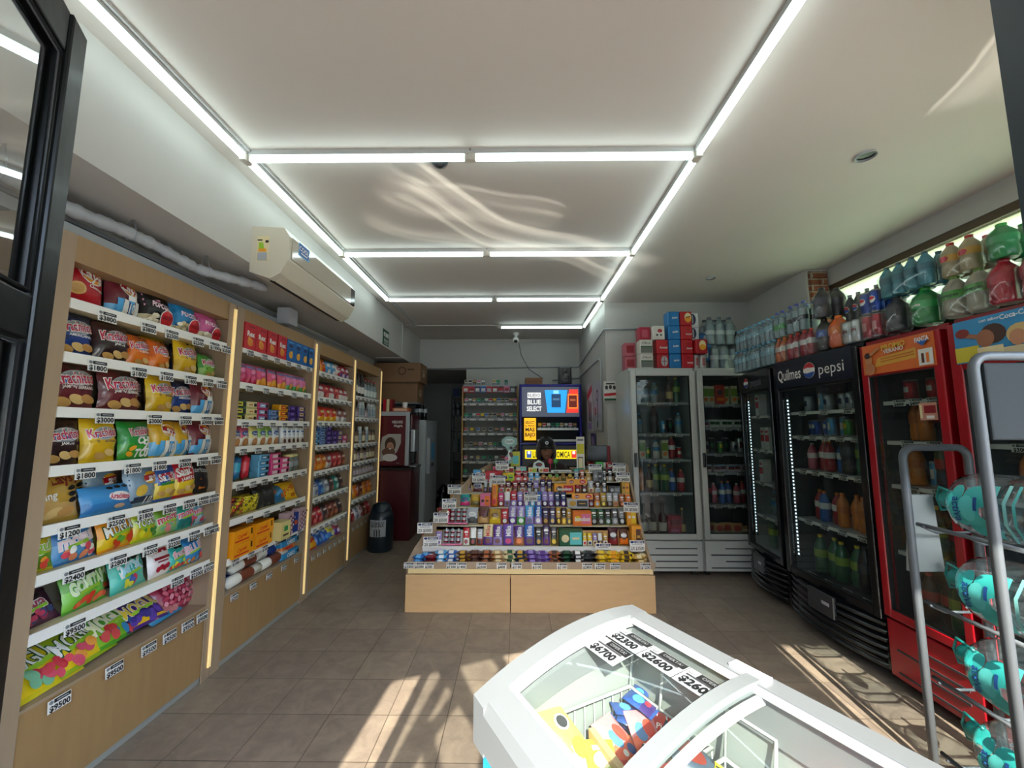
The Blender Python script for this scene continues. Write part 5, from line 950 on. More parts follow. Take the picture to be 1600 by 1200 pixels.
e.art([('ell', 0, 1.134, .024, .006, '8a4a44')], lambda x, y, l: (x, headpt(.5+math.asin(x/.073)/(2*pi), .5+math.asin((y-1.19)/.118)/pi)[1]-.003-l*.0006, y)); e.build('face', P_matt(), pr_)
for s_ in (-1, 1): MB(Matrix.Translation((s_*.078, .005, 1.19))).lathe([(.004, -.03), (.014, -.02), (.018, .005), (.014, .025), (.004, .032)], 10, 'skin', sx=.4).build('ear', SK, pr_)
HR = mat('dark_hair', '120e0c', rough=.6)
b = MB()
for s_ in (-1, 1): b.grid(lambda u, v: (s_*(.066+.022*sin(pi*v)), -.05+.05*u+.01*sin(9*v), 1.24-.2*v), 4, 10)
b.build('hair', HR, pr_)
b = MB(Matrix.Translation((0, 0, 1.222))); b.lathe([(.083, 0), (.088, .02), (.084, .055), (.06, .085), (.02, .1), (.002, .101)], 20, 'black', sy=1.14)
b.grid(lambda u, v: ((u-.5)*.15*(1-.25*v*v), -.085-.065*v*(1-abs(2*u-1)**2.5), .012-.02*v-.012*abs(2*u-1)**2), 8, 4, 'black')
b.grid(lambda u, v: ((.5-u)*.15*(1-.25*v*v), -.085-.065*v*(1-abs(2*u-1)**2.5), .007-.02*v-.012*abs(2*u-1)**2), 8, 4, 'black')
b.art([('ell', 0, .048, .018, .018, 'white'), ('ell', 0, .048, .012, .012, 'grey')], lambda x, y, l: (x, -.104-l*.0008+(y-.03)*.25, y)); b.build('cap', mat('black_cloth', attr=True, rough=.85), pr_)
# hood: a shell open to the front around the head
b = MB()
def hood(u, v, k):
    t = (u-.5)*2*radians(142)+pi; # around the back
    ph = (v*1.02-.42)*pi/1.15; rr = k*(.098+.025*(1-v))
    return (sin(t)*rr*max(.12, cos(ph*.86))*1.0, -cos(t)*rr*max(.1, cos(ph*.86))*1.12+.02, 1.18+sin(ph)*.155*k)
b.grid(lambda u, v: hood(u, v, 1), 24, 16); b.grid(lambda u, v: hood(1-u, v, .93), 24, 16); b.build('hood', JK, pr_)
t = empty('stool', (PX, PY+.02, 0), 0, 'plain round stool under the hooded person', 'stool')
MB().lathe([(.15, .42), (.17, .43), (.17, .455), (.15, .46)], 18, 'dgrey').build('seat', P_plas(), t)
for k in range(4):
    a_ = pi/4+k*pi/2; MB().tube([(.1*cos(a_), .1*sin(a_), .43), (.17*cos(a_), .17*sin(a_), 0)], .012, 6, 'steel').build('leg', P_metl(), t)
# ================================================================ back of the shop
# cigarette rack
r = empty('cigarette_rack', (-.865, 6.42, 0), 0, 'open rack of cigarette packs on the back wall left of the blue cabinet', 'shelf unit')
MB().box(0, 0, 0, .02, .3, 2.13, 'tan').build('side_panel', P_matt(), r); MB().box(.87, 0, 0, .89, .3, 2.13, 'tan').build('side_panel', P_matt(), r)
MB().box(.02, .27, .3, .87, .28, 2.12, 'b0aea6').build('back_panel', P_matt(), r); MB().box(0, 0, 2.11, .89, .3, 2.135, 'silver').build('top_board', P_matt(), r)
CZS = [1.84, 1.60, 1.37, 1.14, .93, .72]
for z in CZS:
    s = MB().box(.02, .02, z-.01, .87, .27, z, 'silver').box(.02, .01, z-.03, .87, .02, z+.004, 'white').build('shelf', P_matt(), r)
    for i in range(6): price(s, '$3200', (.1+.145*i, .006, z-.004), w=.06, h=.03)
CIG = [('cream', 'dgrey', 'cream and grey'), ('white', 'gold', 'white and gold'), ('gold', 'yellow', 'gold and yellow'), ('white', 'pink', 'white and rose'), ('silver', 'white', 'silver and white'), ('white', 'black', 'white and black'), ('aqua', 'green', 'pale green'), ('white', 'blue', 'white and blue'), ('grey', 'white', 'grey and white'), ('white', 'red', 'white and red'), ('brown', 'tan', 'brown and tan'), ('teal', 'dgreen', 'teal')]
def cigb(c1, c2): return carton(.052, .088, .022, c1, [('rect', 0, .066, .05, .03, c2), ('rect', 0, .02, .05, .035, 'dgrey'), ('rect', 0, .02, .03, .012, 'silver')], name='cigarette_pack', cat='cigarette pack')
for k, z in enumerate([2.135]+CZS):
    n = [8, 13, 13, 9, 11, 9, 6][k]; sh = ['top board', 'top shelf', 'second shelf', 'third shelf', 'fourth shelf', 'fifth shelf', 'bottom shelf'][k]
    for i in range(n):
        c1, c2, ds = CIG[(i*5+k*3) % 12]; x = .06+(.78/(n-1))*i if k not in (0,) else [.05, .12, .19, .26, .33, .5, .57, .7][i]
        spawn(('cig', c1, c2), cigb(c1, c2), Frame(-.865, 6.42, 0, 0), (x, .09, z+.001), f'{ds} cigarette pack, {nth(i+1, n)} on {sh} of the back rack', 'cigarette packs on the back rack')
for i in range(9):
    c1, c2, ds = [('red', 'white', 'red and white'), ('red', 'dred', 'red'), ('navy', 'white', 'navy and white'), ('blue', 'white', 'blue and white'), ('red', 'silver', 'red and silver'), ('dred', 'white', 'dark red and white'), ('maroon', 'red', 'maroon'), ('pink', 'dred', 'rose and dark red'), ('dgrey', 'silver', 'dark grey')][i]
    o = MB().box(-.045, 0, -.05, .045, .012, .05, c1).art([('rect', 0, .0, .06, .04, c2), ('rect', 0, -.03, .07, .015, 'silver')], lambda x, y, l: (x, -l*.0006, y)).build('lighter_card', P_card())
    o.location = (-.865+.06+.093*i, 6.4, 2.06); tag(o, f'{ds} lighter card, {nth(i+1, 9)} under top of back rack', 'card', 'lighter cards on the back rack')
# blue lit tobacco cabinet
BLU = mat('royal_blue_enamel', '1c1a8c', rough=.3, coat=.3)
CX, CY_, CW_, CH = .045, 6.08, .93, 2.11
r = empty('tobacco_cabinet', (CX, CY_, 0), 0, 'blue framed lit tobacco cabinet with yellow signs behind the person', 'cabinet')
b = MB(); b.cbox(0, 0, 0, .035, .35, CH, .012).cbox(CW_-.035, 0, 0, CW_, .35, CH, .012).cbox(0, 0, CH-.04, CW_, .35, CH, .012).box(.03, .33, .0, CW_-.03, .35, CH).cbox(0, -.01, 1.2, CW_, .03, 1.235, .008); b.build('frame', BLU, r)
MB().box(.035, .012, 1.62, CW_-.035, .03, CH-.04, '7a7e94').build('header_panel', mat('grey_lightbox', attr=True, rough=.4, emit=.12), r)
wp = lambda x, y, l: (x, .012-l*.0012, y)
b = MB(); b.art([('poly', [(.42, 1.68), (.68, 1.68), (.72, 2.02), (.38, 2.02)], '2a9ae0'), ('poly', [(.7, 1.68), (.88, 1.68), (.88, 2.03), (.75, 2.03)], 'd83a30')], wp)
b.art([('rect', .55, 1.86, .14, .2, '1c3a5c'), ('rect', .55, 1.99, .08, .05, '8ad0f0'), ('rect', .55, 1.88, .1, .03, '4a6a8a'), ('rect', .8, 1.85, .15, .22, 'f08030'), ('rect', .8, 1.85, .12, .18, '5a2018'), ('rect', .8, 1.87, .08, .03, 'a05838')], wp, 4)
b.art([('rect', .22, 1.94, .2, .08, 'white'), ('txt', 'NUEVO', .22, 1.94, .055, '4a5068', .18, 0, .02), ('txt', 'BLUE', .22, 1.84, .07, 'white', .2, 0, .02), ('txt', 'SELECT', .22, 1.74, .07, 'white', .22, 0, .02)], wp, 4)
b.build('header_print', P_lit(), r)
b = MB().box(.07, .005, 1.27, .245, .03, 1.6, 'f0b020'); b.art([('txt', 'SELECT', .157, 1.535, .04, 'black', .14, 0, .02), ('txt', 'EL PRECIO', .157, 1.485, .025, 'black', .14, 0, .02), ('txt', 'MAS', .157, 1.43, .055, 'black', .14, 0, .03), ('txt', 'BAJO', .157, 1.355, .055, 'black', .15, 0, .03)], lambda x, y, l: (x, .005-l*.001, y)); b.build('yellow_sign', P_lit(), r)
MB().box(.035, .03, .0, CW_-.035, .33, .9, '26262a').box(.035, .31, .9, CW_-.035, .33, 1.62, '2a3440').build('interior', P_matt(), r)
b = MB().box(.04, .0, .90, CW_-.04, .03, 1.19, '6c6c74'); b.build('lower_panel', P_matt(), r)
b = MB().box(.08, -.006, 1.0, .86, .0, 1.13, 'f0d81c'); b.art([('txt', 'LINEA ECONOMICA', .47, 1.065, .09, 'black', .55, 0, .02), ('rect', .14, 1.065, .07, .1, '3a5a9a'), ('rect', .14, 1.09, .04, .04, 'white'), ('rect', .8, 1.065, .07, .1, 'd83a30'), ('rect', .8, 1.09, .04, .04, 'white')], lambda x, y, l: (x, -.006-l*.001, y)); b.build('yellow_strip_sign', P_lit(), r)
for z in (1.27, 1.44):
    MB().box(.27, .05, z-.008, CW_-.05, .3, z, 'steel').box(.27, .045, z-.02, CW_-.05, .05, z+.012, 'white').build('shelf', P_metl(), r)
    n = 9
    if z > 1.4:
        for i in range(n):
            c1, c2, ds = CIG[(i*7+int(z*10)) % 12]
            spawn(('cig', c1, c2), cigb(c1, c2), Frame(CX, CY_, 0, 0), (.31+.066*i, .12, z+.001), f'{ds} cigarette pack, {nth(i+1, n)} in the blue cabinet', 'cigarette packs in the blue cabinet')
b = MB().box(-.13, 0, 0, .13, .2, .1, '8a5a3a').box(-.128, -.001, .045, .128, .2, .055, '5a3826'); o = b.build('cardboard_box', P_matt()); o.location = (CX+.22, CY_+.05, CH+.001); tag(o, 'low brown cardboard box on top of the blue cabinet', 'box')
r = empty('loudspeaker', (CX+.7, CY_+.08, CH+.001), 0, 'small black loudspeaker on top of the blue cabinet', 'speaker')
MB().cbox(-.1, 0, 0, .1, .18, .28, .02, 'black').build('body', P_plas(), r); MB(Matrix.Translation((0, -.001, .1)) @ Matrix.Rotation(pi/2, 4, 'X')).lathe([(.07, 0), (.065, .006), (.03, -.004), (.02, .004), (.001, .006)], 18, 'dgrey').build('cone', P_plas(), r)
MB(Matrix.Translation((0, -.001, .215)) @ Matrix.Rotation(pi/2, 4, 'X')).lathe([(.035, 0), (.03, .004), (.001, .004)], 14, 'dgrey').build('tweeter', P_plas(), r)
# passage: rack with bottles, white tall cabinet, red coffee machine, boxes
CAB = mat('white_steel_cabinet', 'aeb4b4', rough=.4, noise=.03)
r = empty('steel_cabinet', (-1.56, 5.98, 0), 0, 'tall white steel cabinet with hanging notice board beside the coffee machine', 'cabinet')
MB().cbox(0, 0, .03, .22, .9, 1.57, .006).build('body', CAB, r); MB().box(.219, .02, .05, .228, .88, 1.55, 'silver').build('door', P_matt(), r)
MB().box(-.02+.24, .1, .78, .275, .5, 1.3, 'silver').art([('rect', .3, 1.1, .22, .25, 'sky'), ('rect', .3, .9, .2, .05, 'dgrey')], lambda x, y, l: (.2755+l*.0006, x, y)).build('notice_board', P_card(), r)
r = empty('metal_rack', (-1.25, 7.75, 0), 0, 'dark metal storage rack in the unlit passage', 'rack')
for x in (0, .38):
    for y in (0, .3): MB().box(x, y, 0, x+.025, y+.025, 2.1, 'dgrey').build('post', P_metl(), r)
for z in (.5, 1.0, 1.4, 1.7, 2.05): MB().box(0, 0, z-.02, .405, .325, z, 'dgrey').build('shelf', P_metl(), r)
for i in range(9):
    nm = [('cleaner', 'grey'), ('cleaner2', 'silver'), ('cleaner3', 'black')][i % 3]
    spawn('dk'+nm[0], bottle(.035, .24, 'cleaning_bottle', 'bottle', body=nm[1], kind='soda', label='dgrey', cap='black'), Frame(-1.25, 7.75, 0, 0), (.04+(i % 5)*.08, .08 if i < 5 else .2, 1.701), f'dim {["grey", "silver", "black"][i % 3]} bottle, {nth(i+1, 9)} on the passage rack', 'bottles on the dark passage rack')
for i, (x, z, w_, h_, c) in enumerate(((.02, 2.051, .3, .16, 'navy'), (.05, 1.001, .2, .25, 'grey'), (.05, .501, .3, .3, 'dgrey'), (.27, 1.001, .12, .2, 'navy'))):
    o = MB().box(0, 0, 0, w_, .25, h_, c).box(w_*.4, -.001, 0, w_*.6, .251, h_+.001, 'dgrey').build('storage_box', P_matt()); o.location = (-1.25+x, 7.78, z); tag(o, f'{cw(c)} storage box on the {["top", "third", "second", "third"][i]} board of the dark rack{"" if i != 3 else ", right side"}', 'box')
b = MB(); 
for i in range(7): b.lathe([(.05+.01*(i % 3), 0), (.11+.03*((i*3) % 4)/3, .08), (.02, .22)], 9, 'black', at=(-1.3+.15*(i % 3), 7.12+.13*(i//3), .0+.12*(i//3)))
o = b.build('rubbish_sack', P_plas()); tag(o, 'black plastic sacks heaped on the passage floor', 'sack', kind='stuff')
# coffee machine on its red base cabinet
r = empty('red_base_cabinet', (-1.83, 5.42, 0), 0, 'dark red cabinet standing under the coffee machine', 'cabinet')
RC = mat('dark_red_laminate', '4a0d18', rough=.35, coat=.2)
MB().cbox(0, 0, 0, .44, .5, .90, .006).build('body', RC, r); MB().box(.02, -.008, .04, .42, .001, .87).build('door', RC, r); MB().box(.0, -.01, .901, .45, .5, .93, 'black').build('top', P_plas(), r)
r = empty('coffee_machine', (-1.83, 5.44, .931), 0, 'wine red and silver coffee machine showing a smiling woman', 'coffee machine')
MB().cbox(0, .06, 0, .42, .48, .70, .01, '5a101e').build('body', P_plas(), r)
MB().cbox(-.0, 0, .02, .40, .065, .735, .012, '5e1120').build('front_panel', P_plas(), r)
MB().cbox(0, -.004, .68, .4, .07, .74, .01, 'silver').cbox(.345, -.006, .02, .4, .07, .74, .01, 'silver').build('silver_trim', P_plas(), r)
b = MB(); wq = lambda x, y, l: (x, -.0015-l*.0012, y)
b.art([('poly', [(.02, .08), (.12, .1), (.24, .2), (.29, .32), (.29, .44), (.12, .44), (.04, .4), (.02, .3)], 'b8b0a8'), ('ell', .15, .3, .075, .1, '4a3024'), ('ell', .15, .27, .048, .065, 'c08a70'), ('ell', .13, .2, .09, .06, '6a4634'), ('ell', .15, .13, .1, .05, 'e0dcd8'), ('ell', .15, .245, .02, .008, 'f0ece8'), ('ell', .135, .285, .006, .005, 'choco'), ('ell', .167, .285, .006, .005, 'choco'), ('txt', 'NESCAFE', .24, .6, .035, 'white', .14, 0, .02), ('txt', 'Alegria', .25, .55, .03, 'white', .12), ('txt', 'www', .26, .06, .012, 'silver', .08)], wq); b.build('print', P_card(), r)
b = MB(); b.cbox(.4, .03, .2, .47, .2, .5, .02, 'silver').cbox(.4, .02, .0, .5, .25, .03, .006, 'steel').cbox(.405, .05, .05, .46, .18, .2, .01, 'dgrey'); b.build('dispenser', P_metl(), r)
o = MB().lathe([(.025, 0), (.037, .1)], 14, 'white').lathe([(.026, .012), (.038, .112)], 14, 'e0dcd0').lathe([(.027, .024), (.039, .126), (.036, .128)], 14, 'white').build('paper_cups', P_card()); o.location = (-1.53, 5.55, .931+.74); tag(o, 'stack of white paper cups on the coffee machine', 'cups')
o = MB().box(0, 0, 0, .22, .15, .05, 'c05a30').box(.02, -.001, .01, .2, .15, .04, 'e8c0a0').build('sachet_tray', P_card()); o.location = (-1.68, 5.48, .931+.741); tag(o, 'low orange box of sachets in front of the paper cups', 'box')
for i in range(3):
    o = MB().box(0, 0, 0, .035, .12, .17, ['red', 'cream', 'dred'][i]).build('carton', P_card()); o.location = (-1.82+.045*i, 5.52, .931+.741); tag(o, f'small {["bright red", "cream", "dark red"][i]} carton at the left end of the coffee machine top', 'box')
# cardboard boxes above
t = empty('wall_shelf', (0, 0, 0), 0, 'white bracket shelf carrying big cardboard boxes above the coffee machine', 'shelf')
MB().box(-2.09, 5.84, 1.80, -1.42, 6.3, 1.82, 'grey').build('board', P_matt(), t)
for y in (5.9, 6.2): MB().prism([(y, 1.80), (y+.02, 1.80), (y+.02, 1.6), (y, 1.6)], 'x', -2.098, -2.08, 'silver').build('bracket', P_matt(), t)
for i, (x0, y0, z0, x1, y1, z1) in enumerate(((-2.09, 5.9, 1.821, -1.45, 6.28, 2.12), (-2.09, 5.85, 2.121, -1.40, 6.28, 2.40))):
    b = MB().box(x0, y0, z0, x1, y1, z1, '8a6646'); b.art([('ell', x0+.42, (z0+z1)/2+.02, .06, .06, '4a3422'), ('ell', x0+.42, (z0+z1)/2+.02, .045, .045, '8a6646'), ('rect', x0+.55, (z0+z1)/2+.04, .1, .02, '4a3422')] if i else [('rect', (x0+x1)/2, z1-.02, x1-x0, .01, '6a4a30')], lambda x, y, l: (x, y0-.0004-l*.0005, y))
    b.art([('rect', (y0+y1)/2, (z0+z1)/2, .12, .1, 'c8b8a0'), ('rect', (y0+y1)/2, (z0+z1)/2+.02, .08, .015, '4a3422')], lambda x, y, l: (x1+l*.0006, x, y))
    tag(b.build('cardboard_box', P_matt()), f'large brown cardboard box, {["lower", "upper"][i]} of two above the coffee machine', 'cardboard box')
for i in range(5):
    spawn('dksyr', bottle(.04, .27, 'syrup_bottle', 'bottle', body='black', kind='wine', label='silver' , cap='black'), WORLD, (-1.52+.045*(i % 3)+.02, 6.1+.12*(i//2), 1.572), f'black bottle, {nth(i+1, 5)} on the white steel cabinet', 'black bottles on the steel cabinet')
# water drum on the floor
r = empty('chemical_drum', (-1.63, 5.02, 0), 0, 'dark blue plastic drum with white label on the floor by the shelves', 'drum')
MB().lathe([(.13, 0), (.145, .02), (.145, .4), (.12, .46), (.06, .47)], 26, '14242e').build('body', P_plas(), r); MB().lathe([(.12, .462), (.1, .53), (.05, .56)], 22, '0f2430').build('lid', P_plas(), r)
MB().art([('rect', 0, .28, .2, .19, 'silver'), ('txt', 'TOXICO', 0, .34, .03, 'black', .18), ('txt', 'BASURA', 0, .31, .03, 'black', .18), ('rect', -.03, .23, .012, .08, 'black'), ('rect', .0, .23, .012, .08, 'black'), ('rect', .03, .23, .012, .08, 'black')], lambda x, y, l: ((.146+l*.0008)*sin(x/.146), -(.146+l*.0008)*cos(x/.146), y)).build('label', P_card(), r)
# hanging goods and posters on the pillar side
def poster(name, fr, w_, h_, c, els, label, d=.01, cat='poster'):
    b = MB().box(-w_/2, -d, 0, w_/2, 0, h_, c); b.art(els, lambda x, y, l: (x, -d-l*.0007, y)); o = b.build(name, P_card()); o.location = fr.p(0, 0, 0); o.rotation_euler = (0, 0, fr.a); return tag(o, label, cat)
RW = -pi/2
poster('headphone_poster', Frame(1.055, 5.25, 1.42, RW), .5, .62, 'silver', [('ell', 0, .45, .08, .08, 'black'), ('ell', 0, .45, .05, .05, 'silver'), ('rect', .02, .28, .04, .25, 'dgrey'), ('rect', -.12, .25, .08, .1, 'dred'), ('ell', .0, .08, .03, .05, 'dgrey')], 'silver board of phone accessories on the side of the pillar')
poster('accessory_board', Frame(1.055, 5.8, 1.4, RW), .42, .68, 'c8c8cc', [('rect', 0, .55, .4, .1, 'c02a3a', .3), ('rect', -.05, .3, .06, .3, 'black', .1), ('rect', .06, .28, .05, .28, 'dgrey'), ('rect', .13, .25, .03, .3, 'grey'), ('rect', 0, .08, .3, .08, 'lilac')], 'pale accessory board with red slanted stripe on the pillar side')
poster('blister_card', Frame(1.05, 5.6, 1.1, RW), .3, .28, '3a3470', [('ell', 0, .18, .08, .06, 'lilac'), ('rect', 0, .08, .2, .05, 'silver')], 'dark violet blister cards hanging under the accessory boards', cat='card')
poster('haircut_poster', Frame(1.10, 4.75, 1.76, 0), .16, .235, 'e0dcd4', [('rect', 0, .205, .1, .015, 'black'), ('ell', -.045, .16, .018, .025, 'dgrey'), ('ell', 0, .165, .018, .025, 'dgrey'), ('ell', .045, .16, .018, .025, 'dgrey'), ('rect', 0, .11, .14, .03, 'white'), ('rect', 0, .08, .15, .03, 'red', .1), ('rect', 0, .02, .15, .025, 'dgreen')], 'small white poster with three heads and red band on the pillar front')
# ================================================================ coolers
WHT = mat('cooler_white_enamel', 'b9bcb6', rough=.3, coat=.2, noise=.03); BLK = mat('cooler_black_enamel', '0e1013', rough=.25, coat=.3); REDC = mat('cooler_red_enamel', '9c0a1a', rough=.28, coat=.35)
LINER = mat('cooler_liner', '7f8a8a', rough=.5); DLIN = mat('cooler_dark_liner', '30383a', rough=.5); WIRE = mat('shelf_wire', 'b4b8b4', rough=.35, metal=.4)
LEDW = mat('cool_led', 'dff2ff', emit=2.0)
def cooler(name, fr, w_, h_, d_, body, liner, shelves, label, dz0=.36, dz1=None, header=None, base='slots', fw=.055, led=False, handle=None, group='upright drinks coolers', wire=True, ptag=None, dframe=None):
    dz1 = dz1 or h_-.03
    r = empty(name, tuple(fr.p(0, 0, 0)), fr.a, label, 'cooler', group)
    b = MB(); b.box(0, .05, dz0-.02, .045, d_, h_).box(w_-.045, .05, dz0-.02, w_, d_, h_).box(.045, .05, h_-.06, w_-.045, d_, h_).box(.045, .05, dz0-.06, w_-.045, d_, dz0-.0).box(.045, d_-.03, dz0, w_-.045, d_, h_-.06); b.box(0, .05, .05, w_, d_, dz0-.02)
    b.build('cabinet', body, r)
    b = MB(); t_ = .003; b.box(.045, .055, dz0, .045+t_, d_-.03, h_-.06).box(w_-.045-t_, .055, dz0, w_-.045, d_-.03, h_-.06).box(.045, d_-.034, dz0, w_-.045, d_-.03, h_-.06).box(.045, .055, dz0, w_-.045, d_-.03, dz0+t_).box(.045, .055, h_-.06-t_, w_-.045, d_-.03, h_-.06)
    b.build('liner', liner, r)
    zt = header[0] if header else dz1-fw      # top of the glass
    df = dframe or body; b = MB(); b.cbox(.005, 0, dz0, .005+fw, .045, dz1, .006).cbox(w_-.005-fw, 0, dz0, w_-.005, .045, dz1, .006).cbox(.005+fw, .001, dz0, w_-.005-fw, .044, dz0+fw, .004).cbox(.005+fw, .001, zt, w_-.005-fw, .044, dz1, .004)
    dr = b.build('door', df, r)
    MB().box(.005+fw-.008, .006, dz0+fw-.008, .005+fw+.006, .03, zt+.008, 'black').box(w_-fw-.011, .006, dz0+fw-.008, w_-.005-fw+.008, .03, zt+.008, 'black').box(fw, .006, dz0+fw-.008, w_-fw, .03, dz0+fw+.006, 'black').box(fw, .006, zt-.006, w_-fw, .03, zt+.008, 'black').build('gasket', P_matt(), dr)
    MB().add([(.005+fw, .015, dz0+fw), (w_-.005-fw, .015, dz0+fw), (w_-.005-fw, .015, zt), (.005+fw, .015, zt)], [(0, 1, 2, 3)]).build('glass', P_glass(), dr)
    if handle:
        hx_, hz = handle; MB().cbox(hx_-.013, -.028, hz-.07, hx_+.013, .0, hz+.07, .006, 'black').build('handle', P_plas(), dr)
    if base == 'slots':
        b = MB(); b.cbox(.005, .01, .06, w_-.005, .05, dz0-.015, .006); b.build('base_grille', body, r)
        b = MB()
        for k in range(4): b.box(.06 if k % 2 == 0 else .2, .006, .09+.06*k, w_-.06, .0105, .1+.06*k, 'dgrey')
        b.build('vent_slots', P_matt(), r)
    elif base == 'curved':
        b = MB(); N = 12
        for k in range(6):
            z = .07+.045*k
            b.grid(lambda u, v: (.01+(w_-.02)*u, .045-.075*sin(pi*u)**.7-.02*v*(1-v)*4-.01*(5-k)/5, z+.026*v), N, 3)
        b.grid(lambda u, v: (.01+(w_-.02)*u, .06-.06*sin(pi*u)**.7, .05+.29*v), N, 2)
        b.build('base_grille', mat('gloss_dark_plastic', '17191c', rough=.22, coat=.4), r)
        MB().cbox(w_*.36, -.055, .2, w_*.64, -.03, .34, .008, 'dgrey').box(w_*.52, -.057, .27, w_*.6, -.055, .29, 'silver').build('lock_plate', P_plas(), r)
    for x in (.04, w_-.08):
        for y in (.1, d_-.1): MB().box(x, y, 0, x+.04, y+.04, .05, 'black').build('foot', P_matt(), r)
    for si, z in enumerate(shelves):
        b = MB()
        if z > dz0+.04:
            if wire:
                for k in range(int((w_-.1)/.03)): b.box(.055+.03*k, .08, z-.004, .058+.03*k, d_-.05, z, 'silver')
                b.box(.05, .075, z-.022, w_-.05, .08, z, 'silver').box(.05, .09, z-.009, w_-.05, .094, z-.004, 'silver').box(.05, d_-.08, z-.009, w_-.05, d_-.076, z-.004, 'silver')
            else: b.box(.05, .08, z-.012, w_-.05, d_-.05, z, 'silver').box(.05, .075, z-.022, w_-.05, .08, z, 'white')
            s = b.build('shelf', P_plas(), r)
        else: s = r
        if ptag:
            ts = ptag[si % len(ptag)]
            for k, t_x in enumerate(ts): price(s, t_x, (.11+(w_-.2)*(k+.5)/len(ts), .07, z+.004), w=.075, h=.036)
    if led:
        b = MB(); n = 44
        for k in range(n): b.box(.075, .05, dz0+.14+k*(zt-dz0-.2)/n, .083, .056, dz0+.152+k*(zt-dz0-.2)/n)
        b.build('led_strip', LEDW, r); MB().box(.068, .057, dz0+.1, .09, .062, zt-.02, 'dgrey').build('led_rail', P_matt(), r)
    return r
CP = [('$4500', '$4900'), ('$3000', '$2800', '$2500'), ('$3200', '$3500'), ('$2500', '$1800'), ('$2200', '$2400', '$2200')]
FW1 = Frame(1.16, 4.13, 0, 0); FW2 = Frame(1.84, 4.13, 0, 0)
W1Z = [1.71, 1.39, 1.13, .80, .362]; W2Z = [1.69, 1.45, 1.19, 1.0, .68, .362]
cooler('drinks_cooler', FW1, .665, 2.065, .6, WHT, LINER, W1Z, 'white glass door cooler at the pillar, left of the two white ones', handle=(.03, 1.13), ptag=CP)
cooler('drinks_cooler', FW2, .62, 2.065, .6, WHT, DLIN, W2Z, 'white glass door cooler in the corner behind the black ones', handle=(.03, 1.13), ptag=CP)
a1 = math.atan2(-.65, -.08)
FB1 = Frame(2.215, 4.055, 0, a1); FB2 = Frame(2.115, 3.345, 0, -pi/2)
B1Z = [1.56, 1.25, .95, .65, .36]; B2Z = [1.57, 1.385, 1.13, .76, .38]
cb1 = cooler('drinks_cooler', FB1, .64, 1.98, .52, BLK, LINER, B1Z, 'black cooler seen edge-on between the corner and the wide black cooler', dz0=.34, header=(1.78,), base='curved', fw=.04, led=True, wire=False, ptag=CP)
cb2 = cooler('drinks_cooler', FB2, .835, 1.985, .6, BLK, DLIN, B2Z, 'wide black cooler with white lettering next to the red coolers', dz0=.34, header=(1.745,), base='curved', fw=.05, led=True, wire=False, ptag=[('$1500', '$2300', '$1900'), ('$1800', '$2200', '$1300', '$1500', '$1500'), ('$1200', '$1800', '$2900', '$2300', '$2800'), ('$2900', '$2700', '$2200', '$2500'), ('$2500', '$2200', '$3100', '$4500')])
hp = lambda x, y, l: (x, -.0015-l*.0009, y)
def pepsi(cx, cy, r_):
    N = 16; top = [(cx+r_*cos(a), cy+r_*sin(a)) for a in [pi*.08+pi*.84*k/N for k in range(N+1)]]; bot = [(cx+r_*cos(a), cy-r_*sin(a)) for a in [pi*.08+pi*.84*k/N for k in range(N+1)]]
    top += [(cx-r_*.3, cy+r_*.38), (cx+r_*.3, cy+r_*.3)]; bot += [(cx-r_*.3, cy-r_*.38), (cx+r_*.3, cy-r_*.3)]
    return [('ell', cx, cy, r_*1.06, r_*1.06, 'white'), ('poly', top, 'c8202c'), ('poly', bot, '1c4a9c')]
b = MB().box(.04, -.0015, 1.76, .795, 0, 1.965, '0b1226'); b.art([('txt', 'Quilmes', .2, 1.86, .085, 'white', .26, .0, .012)]+pepsi(.42, 1.86, .055)+[('txt', 'pepsi', .625, 1.855, .08, 'white', .25, 0, .0)], hp); b.build('header_sign', mat('cooler_sign', attr=True, rough=.3, coat=.3), cb2)
b = MB().box(.04, -.0015, 1.79, .6, 0, 1.96, '0b1014'); b.art(pepsi(.18, 1.87, .045)+[('txt', 'pepsi', .38, 1.865, .075, 'grey', .26, 0, .0)], hp); b.build('header_sign', mat('cooler_sign', attr=True), cb1)
FR1 = Frame(2.115, 2.495, 0, -pi/2); FR2 = Frame(2.115, 1.985, 0, -pi/2)
R1Z = [1.60, 1.37, 1.12, .75, .40]
cr1 = cooler('drinks_cooler', FR1, .485, 1.97, .6, REDC, DLIN, R1Z, 'narrow red cooler with orange holiday poster beside the black cooler', dz0=.38, header=(1.75,), base='slots', fw=.045, wire=False, ptag=[('$4000', '$4000', '$4000'), ('$3900', '$2500'), ('$2300', '$2300'), ('$2500', '$1800')])
cr2 = cooler('drinks_cooler', FR2, .66, 1.975, .6, REDC, DLIN, R1Z, 'red cooler with beach poster behind the water jug rack', dz0=.38, header=(1.72,), base='slots', fw=.05, wire=False, ptag=CP)
